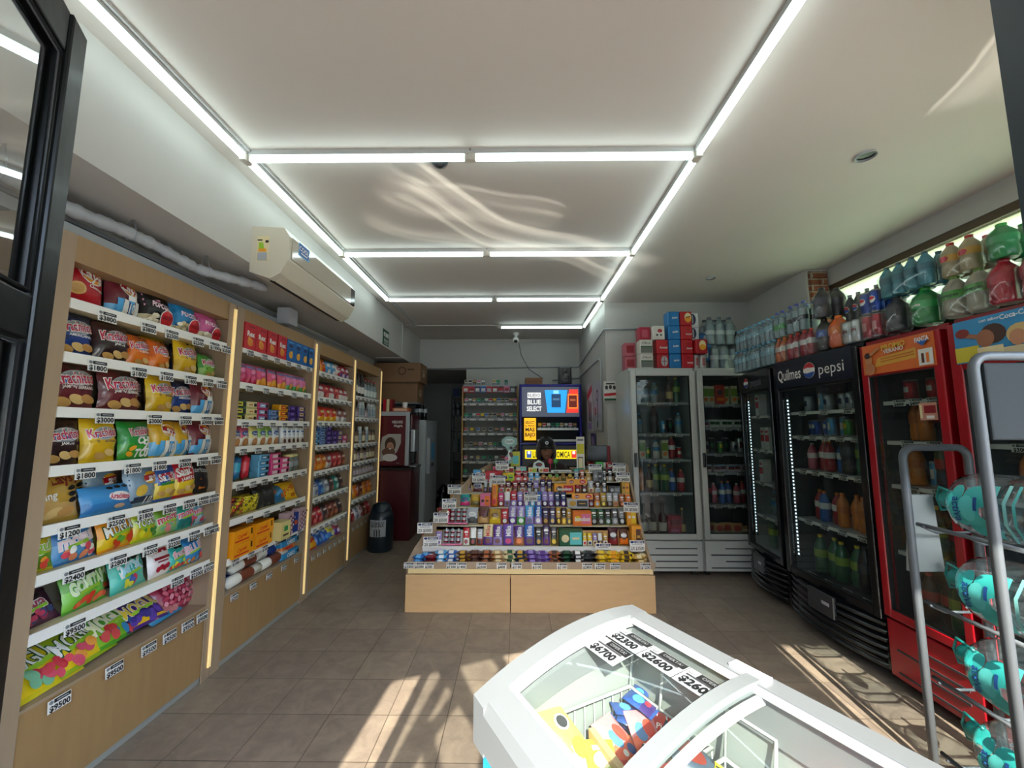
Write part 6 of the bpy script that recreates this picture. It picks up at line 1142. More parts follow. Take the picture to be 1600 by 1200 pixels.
b = MB().box(.03, -.004, 1.76, .455, 0, 1.935, 'e0702c'); b.art([('poly', [(.11, 1.8), (.36, 1.815), (.36, 1.87), (.13, 1.85)], 'e0a83a'), ('rect', .25, 1.83, .2, .006, 'c86a28', .05), ('rect', .25, 1.845, .2, .006, 'c86a28', .05), ('rect', .41, 1.81, .075, .085, 'white'), ('rect', .395, 1.805, .014, .05, '5a2a20'), ('rect', .42, 1.805, .014, .05, 'orange'),
  ('ell', .075, 1.845, .025, .03, 'c88858'), ('ell', .08, 1.79, .035, .035, 'c07c50'), ('ell', .072, 1.872, .022, .018, 'choco'), ('rect', .12, 1.89, .07, .014, 'c88858', .5), ('txt', 'PROMO', .24, 1.905, .03, 'e8c040', .15, .03, .02), ('txt', 'VERANO', .24, 1.88, .022, 'white', .14, .03), ('poly', [(.37, 1.90), (.44, 1.90), (.405, 1.868)], 'blue'), ('txt', 'FANTA', .405, 1.905, .024, 'white', .075, .05, .04)], lambda x, y, l: (x, -.004-l*.0008, y)); b.build('header_sign', P_card(), cr1)
b = MB().box(.04, -.004, 1.745, .62, 0, 1.945, '3a96cc'); sk = 'a86c4c'
b.art([('rect', .09, 1.785, .1, .07, 'd8c838'), ('ell', .2, 1.86, .05, .045, '4a2c20'), ('ell', .17, 1.845, .035, .04, sk), ('rect', .1, 1.87, .09, .02, sk, -.3), ('ell', .08, 1.885, .03, .022, '8a2a20'), ('ell', .3, 1.84, .05, .045, 'd8b878'), ('ell', .29, 1.825, .03, .035, 'c88c68'), ('ell', .44, 1.9, .055, .03, '3a2018'), ('ell', .46, 1.875, .045, .03, '5a3424'), ('rect', .55, 1.84, .12, .09, '5a3424', .2), ('ell', .56, 1.87, .03, .03, 'e8e4dc'),
  ('rect', .19, 1.78, .1, .05, 'cream'), ('rect', .3, 1.77, .12, .04, 'd8c8a0'), ('rect', .42, 1.79, .12, .03, sk), ('txt', 'con sabor', .2, 1.925, .014, 'white', .1), ('txt', 'Coca-Cola', .3, 1.925, .022, 'white', .12, .05)], lambda x, y, l: (x, -.004-l*.0008, y)); b.build('header_sign', P_card(), cr2)
b = MB().box(-.045, -.003, -.045, .045, 0, .045, 'c8907c'); b.art([('rect', .01, .01, .06, .04, 'dred'), ('rect', .01, -.03, .04, .015, 'white'), ('rect', -.035, 0, .012, .07, 'cream')], lambda x, y, l: (x, -.003-l*.0006, y)); o = b.build('window_sticker', P_card(), cr1); o.location = (.375, .012, 1.53)
# ---- what stands in them
D = {}
def dk(k, f, ds): D[k] = (f, ds)
dk('can_red', can(.033, .12, 'c01828', [('rect', 0, .06, .03, .03, 'white')]), 'red drink can'); dk('can_blue', can(.033, .12, '1c4a9c', [('ell', 0, .07, .015, .018, 'white')]), 'blue drink can'); dk('can_silv', can(.033, .12, 'silver', [('rect', 0, .06, .03, .04, 'navy')]), 'silver drink can')
dk('can_sky', can(.028, .14, '4a98c8', [('rect', 0, .07, .02, .05, 'white')]), 'slim light blue can'); dk('can_blk', can(.033, .155, '18181c', [('ell', 0, .08, .018, .03, 'dgreen')]), 'tall black can'); dk('can_wh', can(.033, .155, 'e0e0dc', [('rect', 0, .08, .03, .06, 'dred')]), 'tall white can')
dk('can_gr', can(.033, .12, '4a8a3a', [('ell', 0, .07, .015, .02, 'yellow')]), 'green drink can')
bt = lambda R_, H_, **k: bottle(R_, H_, 'drink_bottle', 'bottle', **k)
dk('b_red', bt(.036, .22, body='a81828', label='e8e0dc', cap='orange'), 'red drink bottle with orange cap'); dk('b_blue', bt(.036, .22, body='2a5aa8', label='d8dce0', cap='orange'), 'blue drink bottle with orange cap'); dk('b_or', bt(.037, .23, body='d87828', label='c86a28', cap='orange'), 'orange juice bottle with orange cap')
dk('b_cola', bt(.038, .25, body='1c1010', label='b01824', cap='red'), 'cola bottle with red label'); dk('b_grn', bt(.042, .27, body='1c5a34', label='8aa83a', cap='yellow'), 'green soda bottle with yellow cap'); dk('b_wat', bt(.034, .21, body='b8ccd0', clear=True, kind='water', liquid='a8bcc4', label='3a80b0', cap='sky'), 'clear water bottle')
dk('b_dark', bt(.045, .29, body='241c20', label='3a3a44', cap='black'), 'dark cola bottle'); dk('b_pink', bt(.034, .2, body='c85a70', label='e8d0d4', cap='white'), 'pink drink bottle'); dk('b_milk', bt(.035, .19, body='d8d8d0', label='3a88c0', cap='blue'), 'white yoghurt bottle')
dk('wine', bottle(.04, .31, 'wine_bottle', 'bottle', body='141c16', kind='wine', label='d0ccc0', lz=(.15, .42), cap='141416'), 'dark wine bottle'); dk('beer', bottle(.036, .27, 'beer_bottle', 'bottle', body='4a2814', kind='wine', label='c8a868', lz=(.15, .42), cap='gold'), 'brown beer bottle')
dk('jbox', carton(.065, .19, .065, 'd8d0b0', [('rect', 0, .12, .06, .08, '7a9a30'), ('ell', 0, .05, .022, .022, 'orange')], side='b0a880', name='juice_carton', cat='juice carton'), 'cream and green juice carton'); dk('jred', carton(.09, .2, .07, 'b8301c', [('ell', 0, .12, .03, .03, 'choco'), ('rect', 0, .05, .07, .03, 'orange')], name='juice_carton', cat='juice carton'), 'wide red juice carton')
dk('milk', carton(.07, .2, .07, 'dcdcd8', [('rect', 0, .1, .065, .06, 'red'), ('rect', 0, .16, .05, .02, 'red')], name='milk_carton', cat='carton'), 'white and red carton'); dk('tub', carton(.07, .07, .07, 'c8b8c0', [('rect', 0, .04, .06, .03, 'maroon'), ('rect', 0, .06, .06, .01, 'sky')], name='dairy_tub', cat='tub'), 'small pink and white tub')
dk('tubw', carton(.055, .08, .055, 'd8d8d0', [('rect', 0, .045, .05, .03, 'dgreen')], name='dairy_tub', cat='tub'), 'small white and green tub'); dk('winebox', carton(.13, .2, .1, 'b83a4c', [('rect', 0, .14, .1, .05, '8a2030'), ('rect', 0, .06, .08, .03, 'pink')], name='wine_carton', cat='carton'), 'rose pink wine carton')
dk('ham', bag(.12, .12, .03, 'd8905c', [('ell', 0, .07, .04, .03, 'c84a3a')], low='c8b8a0', seed=71, name='cold_cut_pack', cat='packet'), 'orange and red vacuum pack'); dk('sand', bag(.16, .09, .07, 'c8905c', [('rect', 0, .05, .1, .02, 'cream')], low='b87848', seed=72, name='sandwich_pack', cat='packet'), 'brown sandwich pack')
def fill(fr, w_, shelves, rows, which, y=.16, lo=.09):
    for si, (z, ks) in enumerate(zip(shelves, rows)):
        n = len(ks); sh = ['top', 'second', 'third', 'fourth', 'fifth', 'sixth'][si] if si < len(shelves)-1 else 'bottom'
        for i, k in enumerate(ks):
            if k is None: continue
            f, ds = D[k]; spawn('d_'+k, f, fr, (lo+(w_-2*lo)*(i+.5)/n, y+.03*((i*7+si) % 2), z+.004), short(ds, f'{nth(i+1, n)} on {sh} shelf of {which}'), f'goods on the {sh} shelf of {which}')
fill(FW1, .665, W1Z, [['b_wat', 'b_wat', 'b_wat', None, 'beer', 'b_grn'], ['b_wat', None, 'b_dark', 'can_sky', 'can_blk', 'b_wat'], ['jbox', 'can_gr', 'b_milk', 'jbox', 'b_red', 'can_red'], ['b_or', 'beer', 'b_grn', 'b_grn', 'b_blue', 'b_red'], ['wine', 'wine', 'wine', 'winebox', 'beer']], 'the left white cooler')
fill(FW2, .62, W2Z, [['jbox', 'jbox', 'jred', 'jbox', 'jbox', 'can_gr'], ['tub', 'tubw', 'tubw', 'tubw', 'tubw', 'tubw', 'tubw'], ['can_silv', 'can_blk', 'can_gr', 'can_blk', 'can_silv', 'can_wh'], ['tub', 'tub', 'tub', 'tub', 'tub', 'tub'], ['b_cola', 'b_pink', 'b_blue', 'b_blue', 'b_pink', 'b_red'], ['ham', 'ham', 'ham', 'ham', 'sand']], 'the corner white cooler')
fill(FB1, .64, B1Z, [['milk', None, 'milk'], ['milk', 'milk', 'milk'], ['milk', 'b_wat', 'b_wat'], ['b_wat', 'b_wat', 'b_wat'], ['b_grn', 'b_cola', 'b_grn']], 'the edge-on black cooler')
fill(FB2, .835, B2Z, [['can_silv', 'can_sky', 'can_silv', 'can_silv', 'can_silv', 'can_blk'], ['can_blue', 'can_blue', 'can_blue', 'can_sky', 'can_sky', 'can_gr', 'can_red', 'can_blue'], ['b_pink', 'b_red', 'b_red', 'b_blue', 'b_dark', 'b_grn', 'b_blue'], ['b_red', 'b_blue', 'b_red', 'b_or', 'b_or', 'b_or', 'b_blue'], ['b_grn', 'b_grn', 'b_grn', 'b_grn', 'b_dark', 'b_dark']], 'the wide black cooler', lo=.12)
fill(FR1, .485, R1Z, [['can_red', 'can_red', 'can_silv'], ['b_or', 'b_or', 'b_cola', 'b_cola'], ['b_or', 'can_sky', 'b_cola', 'b_or'], ['b_or', 'b_grn', 'b_cola', 'b_cola'], ['b_cola', 'b_cola', 'b_grn', 'b_or']], 'the narrow red cooler')
fill(FR2, .66, R1Z, [['can_red', 'can_red', 'can_silv', 'can_red', 'can_red'], ['b_cola', 'b_cola', 'b_cola', 'b_or', 'b_grn'], ['b_or', 'b_or', 'b_grn', 'b_grn', 'b_cola'], ['b_cola', 'b_cola', 'b_or', 'b_grn', 'b_or'], ['b_cola', 'b_cola', 'b_cola', 'b_grn', 'b_grn']], 'the beach poster cooler')
# ================================================================ packs stacked on top of the coolers
FT = Frame(2.16, 0, 0, -pi/2)   # local x = -y world, local y = x world
def top(key, f, y, z, label, dx=0, rz=0, sc=1): return spawn(key, f, FT, (-y, dx, z), label, 'drinks packs on top of the coolers', rz=rz, sc=sc)
WATK = dict(kind='water', body='b4ccd0', clear=True, liquid='a2bac4', label='8ab8c8', cap='6ab0d8')
wp6 = pack(3, 2, .034, .21, **WATK); wg6 = pack(2, 2, .034, .22, kind='water', body='c0ccc8', clear=True, liquid='b0c0bc', label='3a9a48', cap='4a58b0', lz=(.3, .5)); wb6 = pack(3, 2, .036, .225, kind='water', body='c0ccc8', clear=True, liquid='b4c0c0', label='2a3038', cap='4a58b0', lz=(.35, .5))
Z0 = 1.986
for i, y in enumerate((3.93, 3.71, 3.49)):
    top('wp6', wp6, y, Z0, f'pale blue water six-pack, lower row, {nth(i+1, 3)} above the black coolers'); 
for i, y in enumerate((3.9, 3.70, 3.50)): top('wp6', wp6, y, Z0+.205, f'pale blue water six-pack, upper row, {nth(i+1, 3)} above the black coolers', .01)
top('orp', pack(2, 2, .034, .2, body='c8683a', label='d8d0c4', cap='orange', kind='soda'), 3.32, Z0, 'orange drinks pack under the green labelled water bottles')
for i, y in enumerate((3.17, 3.02, 2.93)[:2]): top('rdp', pack(2, 2, .036, .2, body='a02434', label='d8d0cc', cap='d84a3a', kind='soda'), y, Z0, f'red drinks pack above the wide black cooler, {["left", "right"][i]} of two')
top('wg6', wg6, 3.32, Z0+.203, 'water pack with green labels above the orange drinks pack'); top('wb6', wb6, 3.12, Z0+.203, 'clear water pack with dark label bands above the red drinks')
top('ppl', pack(1, 2, .052, .235, body='1a1418', label='1c4a9c', cap='black', kind='soda'), 2.85, Z0, 'cola pack with blue label at right end of black cooler', -.02); top('ppu', pack(1, 2, .052, .225, body='26262c', label='2c2440', cap='dgrey', kind='soda'), 2.85, Z0+.237, 'dark cola pack with purple label stacked above the blue labelled pack', -.02)
top('fan', pack(1, 1, .062, .22, body='e8641a', label='e87a20', cap='orange', kind='soda'), 2.72, Z0, 'orange soda bottle in film at the end of the black cooler', -.03)
top('pzr', pack(5, 2, .034, .225, body='4a4a50', label='26262c', cap='steel', kind='soda', els=(('ell', 0, .118, .024, .024, 'white'), ('ell', 0, .126, .02, .012, 'c8202c'), ('ell', 0, .11, .02, .011, '1c4a9c'))), 2.615, Z0+.148, 'grey cola pack with round red and blue emblems behind the cans', .115)
top('cnw', pack(2, 4, .034, .145, can_=('d8dcdc', [('rect', 0, .07, .035, .06, 'silver'), ('txt', 'light', 0, .08, .02, 'dred', .04)]), film=True), 2.575, Z0, 'pack of white cans left of the pinkish red cans', -.03)
top('cnr', pack(2, 4, .034, .145, can_=('b83a48', [('rect', 0, .07, .03, .05, 'd89a98')]), film=True), 2.425, Z0, 'pack of pinkish red cans on the narrow red cooler', -.03)
top('cnb', pack(2, 2, .034, .14, can_=('1c4ab0', [('ell', 0, .08, .022, .022, 'white'), ('ell', 0, .087, .018, .01, 'c8202c')]), film=True), 2.425, Z0+.148, 'pack of bright blue cans above the pinkish red cans', -.03)
top('gry', pack(1, 2, .058, .2, body='3a3840', label='2a2a30', cap='black', kind='soda'), 2.27, Z0, 'dark grey cola pack under the teal bottles', -.05)
top('tea', pack(4, 2, .036, .18, body='3a8a98', label='2f7080', cap='3a585e', kind='soda'), 2.185, Z0+.204, 'teal drinks pack with dark caps on the green soda and grey cola', -.045)
top('spr_', pack(1, 2, .064, .2, body='1c8a40', label='2fae58', cap='green', kind='soda', ltxt=('Sprite', 'white')), 2.115, Z0, 'green soda pack on the red coolers under teal bottles', -.05)
top('pom', pack(2, 2, .052, .205, body='a8a490', label='4aa83a', cap='6a8a3a', kind='soda', ltxt=('Schweppes', '1c3a1c')), 1.915, Z0, 'pale soda pack with green label band on the beach poster cooler', -.04)
top('pomu', pack(2, 2, .042, .175, body='b8a880', label='e0a838', cap='c02a30', kind='soda', els=(('ell', 0, .09, .02, .015, 'red'),)), 1.935, Z0+.207, 'pale bottle pack with yellow labels and red caps', -.02)
top('rdl', pack(1, 2, .055, .2, body='b01830', label='c02038', cap='dred', kind='soda'), 1.75, Z0, 'deep red soda pack right of the pale soda with green label', -.06); top('rdu', pack(1, 2, .05, .16, body='1c8a48', label='2a9a58', cap='green', kind='soda'), 1.745, Z0+.202, 'green soda pack on top of the deep red pack', -.05)
top('rd3', pack(1, 2, .055, .2, body='a81830', label='b82038', cap='dred', kind='soda'), 1.63, Z0, 'deep red soda pack nearest the entrance', -.06)
# on the white coolers
FT2 = Frame(0, 4.2, 0, 0); Z1 = 2.067
def cpk(c1, els=(), side=None): return carton(.125, .152, .13, c1, els, side=side or c1, name='beer_case', cat='beer case', r=.012)
def canpk(cw_, els=()): return pack(2, 2, .033, .15, name='can_pack', cat='beer case', can_=(cw_, list(els)))
def t2(key, f, x, lv, label, dy=0, h=.152): return spawn(key, f, FT2, (x, dy+.13, Z1+lv*h), label, 'beer cases on top of the white coolers')
BLp = cpk('1a78b8', [('txt', 'Andes', .01, .085, .022, 'white', .06, .15, .02)], '165e98'); RDp = cpk('c01424', [('txt', 'Amstel', .02, .06, .02, 'white', .06, 0, .02), ('rect', .01, .11, .04, .012, 'dred')], 'a01020'); RDo = cpk('b8121f', [('ell', .02, .085, .036, .052, 'cream'), ('ell', .02, .065, .034, .03, 'amber'), ('rect', .02, .09, .05, .012, 'dred', .2)], 'a01020')
lv4 = ['lowest', 'second', 'third', 'topmost']
for k in range(4): t2('BLp', BLp, 1.66, k, f'bright blue beer case, {lv4[k]} of the tall blue stack')
for k in range(4): t2('RDo' if k == 3 else 'RDp', RDo if k == 3 else RDp, 1.79, k, f'red beer case, {lv4[k]} of the tall red stack')
t2('RDs', cpk('b01420', [('ell', .015, .075, .035, .055, 'silver'), ('rect', .015, .075, .006, .1, 'dred'), ('rect', .015, .075, .06, .006, 'dred')]), 1.53, 0, 'red beer case with silver oval left of the blue stack'); t2('RDt', cpk('c01424', [('txt', 'Amstel', .01, .07, .024, 'white', .08, 0, .02)]), 1.53, 1, 'plain red beer case above the silver oval case')
t2('WHp', cpk('dcd8ce', [('ell', .01, .095, .026, .02, 'b8303c'), ('rect', -.02, .05, .02, .02, 'dgrey'), ('rect', .02, .05, .018, .02, 'dgrey')], 'c8c0b4'), 1.50, 2, 'white beer case with red seal on the left red stack'); t2('PKp', cpk('a82038', [('rect', 0, .08, .06, .08, 'c05060')]), 1.37, 2, 'crimson beer case at the far left behind the white one', .06)
for k in range(2): t2('STp', carton(.135, .152, .13, 'd8d4ca', [('rect', 0, .04, .12, .06, '6a7068'), ('txt', 'STELLA', .0, .115, .02, 'dgrey', .09), ('rect', 0, .076, .12, .012, 'dgreen')], side='b8a8a0', name='beer_case', cat='beer case', r=.012), 1.36, k, f'white and grey beer case, {["lower", "upper"][k]} of two at the left end', -.01)
for k in range(2): t2('PKm', cpk('b85a68', [('rect', 0, .08, .08, .08, 'dred')]), 1.235, k, f'mottled pink beer case, {["lower", "upper"][k]} of two at the left corner', .15)
t2('RDq', cpk('b8121f', [('ell', .01, .085, .036, .052, 'cream'), ('ell', .01, .065, .034, .03, 'amber')]), 1.925, 1, 'red beer case with gold oval standing on white cans', -.03)
t2('cnq', canpk('d8d4d0', [('rect', 0, .07, .03, .08, 'c87078')]), 1.925, 0, 'pack of white cans under the red gold oval case', -.12)
for k in (1, 2): t2('ULp', cpk('d4d4dc', [('ell', -.0, .08, .034, .06, '28284c'), ('rect', 0, .08, .012, .09, 'silver')]), 1.885, k+1 if k == 2 else 1.999, f'white beer case with dark oval, {["lower", "upper"][k-1]} of two beside the red stack', .06)
for k in range(2): t2('BLq', cpk('145c94', [('ell', 0, .08, .022, .05, 'silver')], '0f4a7c'), 2.03, k+.6, f'dark blue beer case, {["lower", "upper"][k]} of two left of the big water bottles', .1)
t2('blk', canpk('5a5c60'), 2.03, -.0, 'pack of grey cans under the dark blue cases', -.0, .1)
bw = pack(3, 2, .052, .3, kind='water', body='b8c4c8', clear=True, liquid='a4b0b8', label='c0ccd0', cap='5a6068', lz=(.35, .5))
spawn('bw', bw, FT2, (2.22, .06, Z1), 'large clear water six-pack, lower of two in the corner', 'large water packs'); spawn('bw', bw, FT2, (2.19, .06, Z1+.27), 'large clear water six-pack, upper of two in the corner', 'large water packs')
spawn('brn', carton(.16, .2, .2, '8a3a28', [('rect', 0, .14, .12, .05, 'c83a2a'), ('rect', 0, .06, .1, .05, 'brown')], name='beer_case', cat='beer case'), FT2, (2.42, .25, Z1), 'reddish brown carton behind the right of the large water packs', 'cartons in the corner')
spawn('brn2', carton(.16, .2, .2, '2a2a2e', [('rect', 0, .14, .12, .05, 'dgrey')], name='beer_case', cat='beer case'), FT2, (2.42, .25, Z1+.201), 'dark carton on top of the reddish brown carton', 'cartons in the corner')
# ================================================================ ice cream freezer
ZA = radians(29)
FZ = Frame(-.10, 1.01, 0, ZA)     # local x: across (0..0.60), local y: 0 far end, negative towards the street
GW = mat('freezer_plastic', '686d70', rough=.32, coat=.2); LINW = mat('freezer_liner', '7d8381', rough=.35); SKYB = mat('freezer_blue_panel', '1a8fd8', rough=.35, coat=.2)
W_, L_ = .50, .95
def zt(x): u = x/W_; return .83+.10*u+.04*4*u*(1-u)
r = empty('ice_cream_freezer', tuple(FZ.p(0, 0, 0)), ZA, 'white ice cream chest freezer with curved glass lids and blue side', 'freezer')
b = MB(); b.box(.02, -L_+.02, .06, .04, -.02, .76); b.box(W_-.04, -L_+.02, .06, W_-.02, -.02, .86); b.box(.04, -.04, .06, W_-.04, -.02, .78); b.box(.04, -L_+.02, .06, W_-.04, -L_+.04, .78); b.box(.02, -L_+.02, .06, W_-.02, -.02, .09)
b.build('body', GW, r)
b = MB(); b.box(.012, -L_+.03, .1, .0195, -.03, .74); 
b.build('blue_panel', SKYB, r)
b = MB()
for i in range(6):
    y = -.1-.14*i; b.art([('ell', y, .66-.05*(i % 2), .04, .045, 'c8e0a0'), ('ell', y, .66-.05*(i % 2), .033, .037, '3a9a50'), ('ell', y, .66-.05*(i % 2), .026, .03, '90d0b0'), ('txt', 'OK', y, .66-.05*(i % 2), .02, 'white', .04)], lambda x, z, l: (.0118-l*.0006, -x-1.3 if False else x, z))
b.build('round_emblems', P_card(), r)
# liner
b = MB(); b.box(.05, -L_+.05, .2, W_-.05, -.05, .21); b.box(.045, -L_+.05, .2, .05, -.05, .80); b.box(W_-.05, -L_+.05, .2, W_-.045, -.05, .88); b.box(.05, -.05, .2, W_-.05, -.045, .84); b.box(.05, -L_+.045, .2, W_-.05, -L_+.05, .84); b.build('liner', LINW, r)
# rounded rim around the lid opening, following the arc
def rim(x0, x1, y0, y1, name, m, th=.03, n=14):
    b = MB()
    def prof(x): return zt(x)
    xs = [x0+(x1-x0)*i/n for i in range(n+1)]
    for i in range(n):
        a, c = xs[i], xs[i+1]
        b.add([(a, y0, prof(a)-th), (c, y0, prof(c)-th), (c, y1, prof(c)-th), (a, y1, prof(a)-th), (a, y0, prof(a)), (c, y0, prof(c)), (c, y1, prof(c)), (a, y1, prof(a))], [(3, 2, 1, 0), (4, 5, 6, 7), (0, 1, 5, 4), (2, 3, 7, 6)]+([(0, 4, 7, 3)] if i == 0 else [])+([(1, 2, 6, 5)] if i == n-1 else []), 'white', False)
    return b.build(name, m, r)
rim(0, W_, -.055, .0, 'rim_end', GW, .10); rim(0, W_, -L_, -L_+.06, 'rim_end', GW, .10)
b = MB(); b.prism([(0, .74), (0, .815), (.012, zt(.012)+.004), (.06, zt(.06)), (.065, zt(.06)-.02), (.05, .74)], 'y', -L_+.06, -.055); b.build('rim_side', GW, r)
b = MB(); b.prism([(W_-.06, .84), (W_-.06, zt(W_-.06)), (W_-.012, zt(W_)+.004), (W_, zt(W_)-.015), (W_, .80)], 'y', -L_+.06, -.055); b.build('rim_side', GW, r)
def lid(y0, y1, dz, name):
    def S(u, v): x = .06+(W_-.12)*u; return (x, y0+(y1-y0)*v, zt(x)-.012+dz)
    g = MB().grid(S, 12, 2); o = g.build(name, glassy('freezer_glass', 'eef5f2', 1.0, .012, 'd8e8e4', .015), r)
    return o
LGL = mat('lid_frame_grey', 'a8adae', rough=.3, coat=.2)
def bar_(y0, y1, dz, name, m=LGL, th=.016):
    n = 12; b = MB(); xs = [.05+(W_-.1)*i/n for i in range(n+1)]
    for i in range(n):
        a, c = xs[i], xs[i+1]; A, C_ = zt(a)-.004+dz, zt(c)-.004+dz
        b.add([(a, y0, A-th), (c, y0, C_-th), (c, y1, C_-th), (a, y1, A-th), (a, y0, A), (c, y0, C_), (c, y1, C_), (a, y1, A)], [(3, 2, 1, 0), (4, 5, 6, 7), (0, 1, 5, 4), (2, 3, 7, 6)]+([(0, 4, 7, 3)] if i == 0 else [])+([(1, 2, 6, 5)] if i == n-1 else []))
    return b.build(name, m, r)
lid(-.07, -.41, -.012, 'glass_lid'); lid(-.38, -.89, .004, 'glass_lid')
bar_(-.07, -.055, -.008, 'lid_frame', LGL, .01); bar_(-.40, -.372, .010, 'lid_frame', mat('lid_rail_white', '686e70', rough=.3), .02); bar_(-.415, -.405, -.01, 'lid_frame')
for x in (.062, W_-.075): MB().box(x, -.89, zt(x)-.012, x+.012, -.07, zt(x)-.002).build('lid_runner', LGL, r)
MB().cbox(W_-.05, -.41, zt(W_)-.012, W_-.02, -.33, zt(W_)+.012, .005, 'silver').build('lid_stop', P_plas(), r)
# price stickers on the far lid
def stk(x, y, t, rz=-pi/2):
    w_, h_ = .10, .064; b = MB(); ca, sa = cos(rz), sin(rz)
    def wq(px, py, l): X = x+px*ca-py*sa; Y = y+px*sa+py*ca; return (X, Y, zt(X)-.0225+.0015+l*.0007)
    b.art([('rect', 0, 0, w_, h_, '98a0a2'), ('rect', w_*.13, h_*.31, w_*.7, h_*.33, 'black'), ('txt', 'OFERTA!', w_*.13, h_*.31, h_*.15, '7c8284', w_*.56, 0, .0), ('ell', -w_*.35, h_*.3, w_*.1, h_*.12, 'grey'), ('rect', 0, h_*.06, w_*.8, h_*.07, 'dgrey'), ('txt', t, 0, -h_*.24, h_*.34, 'black', w_*.78, 0, .04)], wq)
    b.build('price_sticker', P_card(), r)
stk(.30, -.122, '$6700'); stk(.37, -.122, '$2300'); stk(.37, -.224, '$2600'); stk(.37, -.326, '$2600')
# wire baskets
def basket(x0, x1, y0, y1, z0, z1):
    b = MB(); 
    b.tube([(x0, y0, z1), (x1, y0, z1), (x1, y1, z1), (x0, y1, z1)], .005, 6, closed=True)
    b.tube([(x0, y0, z0), (x1, y0, z0), (x1, y1, z0), (x0, y1, z0)], .003, 5, closed=True)
    n = int((x1-x0)/.03); m = int(abs(y1-y0)/.03)
    for i in range(n+1):
        x = x0+(x1-x0)*i/n; b.tube([(x, y0, z1), (x, y0, z0), (x, y1, z0), (x, y1, z1)], .0018, 4)
    for j in range(m+1):
        y = y0+(y1-y0)*j/m; b.tube([(x0, y, z1), (x0, y, z0), (x1, y, z0), (x1, y, z1)], .0018, 4)
    b.tube([(x1, y0, z1), (x1+.015, y0, .85), (x1+.015, y0-.1, .85), (x1, y0-.1, z1)], .004, 6); b.tube([(x0, y0, z1), (x0-.005, y0, .80), (x0-.005, y0-.1, .80), (x0, y0-.1, z1)], .004, 6)
    return tag(b.build('wire_basket', mat('white_wire', 'a4aaa8', rough=.35)))
for i, (y0, y1) in enumerate(((-.06, -.30), (-.33, -.62), (-.65, -.885))):
    o = basket(.06, W_-.075, y0, y1, .58, .76); o.location = FZ.p(0, 0, 0); o.rotation_euler = (0, 0, ZA); tag(o, f'white wire basket in the freezer, {["at the far end under the stickers", "middle one", "nearest the street"][i]}', 'basket', 'wire baskets in the freezer')
def ice(w_, h_, c1, c2, els, seed, d=.028): return bag(w_, h_, d, c1, fr_(w_, h_, els), low=c2, seed=seed, name='ice_cream', cat='ice cream')
IC = {}
IC['yl'] = (ice(.085, .19, 'e0dc60', 'f0e8a0', [('ell', 0, .72, .26, .26, 'white'), ('ell', 0, .72, .2, .2, 'dgrey'), ('ell', 0, .35, .3, .3, 'f0b040'), ('ell', .1, .2, .2, .16, 'lime')], 81), 'yellow ice lolly in wrapper')
IC['gr'] = (ice(.085, .18, 'a8cc40', 'd8e070', [('ell', 0, .6, .3, .3, 'f0e8c0'), ('ell', .1, .35, .25, .2, '7ab020'), ('rect', 0, .8, .5, .2, 'white')], 82), 'lime green ice lolly in wrapper')
IC['rd'] = (ice(.12, .16, 'c83a30', 'e8584a', [('txt', 'Pico', 0, .6, .2, 'white', .7), ('ell', .1, .25, .3, .16, 'e88a80')], 83), 'red ice cream packet lying flat')
IC['cone'] = (ice(.09, .2, '8a3a34', 'e0b890', [('poly', [(0, .05), (.3, .6), (-.3, .6)], 'd8b070'), ('ell', 0, .7, .32, .3, 'e8d8c8'), ('ell', .0, .4, .22, .18, 'white'), ('txt', 'Lody', 0, .4, .14, 'blue', .36)], 84), 'brown and cream cone in wrapper')
IC['ch'] = (ice(.09, .19, '3a4858', '18202c', [('ell', 0, .68, .3, .45, '7a2c20'), ('rect', 0, .3, .8, .34, 'e0d020', .1), ('txt', 'EPA', 0, .31, .26, '2a2a20', .7, .1, .05), ('txt', 'MAXX', 0, .14, .16, 'white', .7, .1)], 85), 'dark chocolate lolly with yellow lettering patch')
IC['bl'] = (ice(.08, .13, '2a4a8c', '3a2a6a', [('ell', 0, .6, .3, .3, '58b0e0'), ('ell', .1, .3, .2, .16, 'd83a4a')], 86), 'small blue and purple wrapped ice')
IC['pk'] = (ice(.12, .18, 'd88a90', 'e86848', [('ell', -.15, .5, .2, .3, '5a8ac0'), ('ell', .15, .55, .2, .3, 'e84a3a'), ('ell', .1, .2, .15, .16, '2a4a8c'), ('ell', -.2, .2, .1, .1, 'white')], 87), 'pink ice cream packet with red and blue shapes')
def cbx(txt): return carton(.15, .06, .19, 'b8905c', [('rect', 0, .03, .14, .05, 'e0c898'), ('txt', txt, 0, .03, .04, 'brown', .12, 0, .04)], top='c8a878', name='ice_cream_box', cat='box')
def ic(k, x, y, z, rz, lab, rx=-1.2, sc=1):
    f, ds = IC[k]; spawn('ic'+k, f, FZ, (x, y, z), short(ds, lab), 'ice creams in the freezer', rz=rz, rx=rx, sc=sc)
spawn('cb1', cbx('JIMU'), FZ, (.335, -.13, .66), 'open kraft cardboard box lettered on its side in the far basket', 'kraft boxes in the freezer', rz=-.1, sc=(.8, .62, .8)); spawn('cb1', None, FZ, (.245, -.12, .62), 'plain kraft cardboard divider between lollies in the far basket', 'kraft boxes in the freezer', rz=-.15, sc=(.1, .75, 2.2))
FB_ = ', far basket of the freezer'
ic('yl', .13, -.19, .655, .2, 'second from blue side'+FB_, -1.15, .85); ic('yl', .175, -.18, .675, .25, 'third from blue side'+FB_, -1.1, .85); ic('yl', .215, -.175, .695, .3, 'against the divider'+FB_, -1.05, .85); ic('gr', .095, -.21, .64, .3, 'nearest blue side'+FB_, -1.2, .85); ic('gr', .15, -.25, .70, .9, 'on top of yellow ones'+FB_, -1.35, .85)
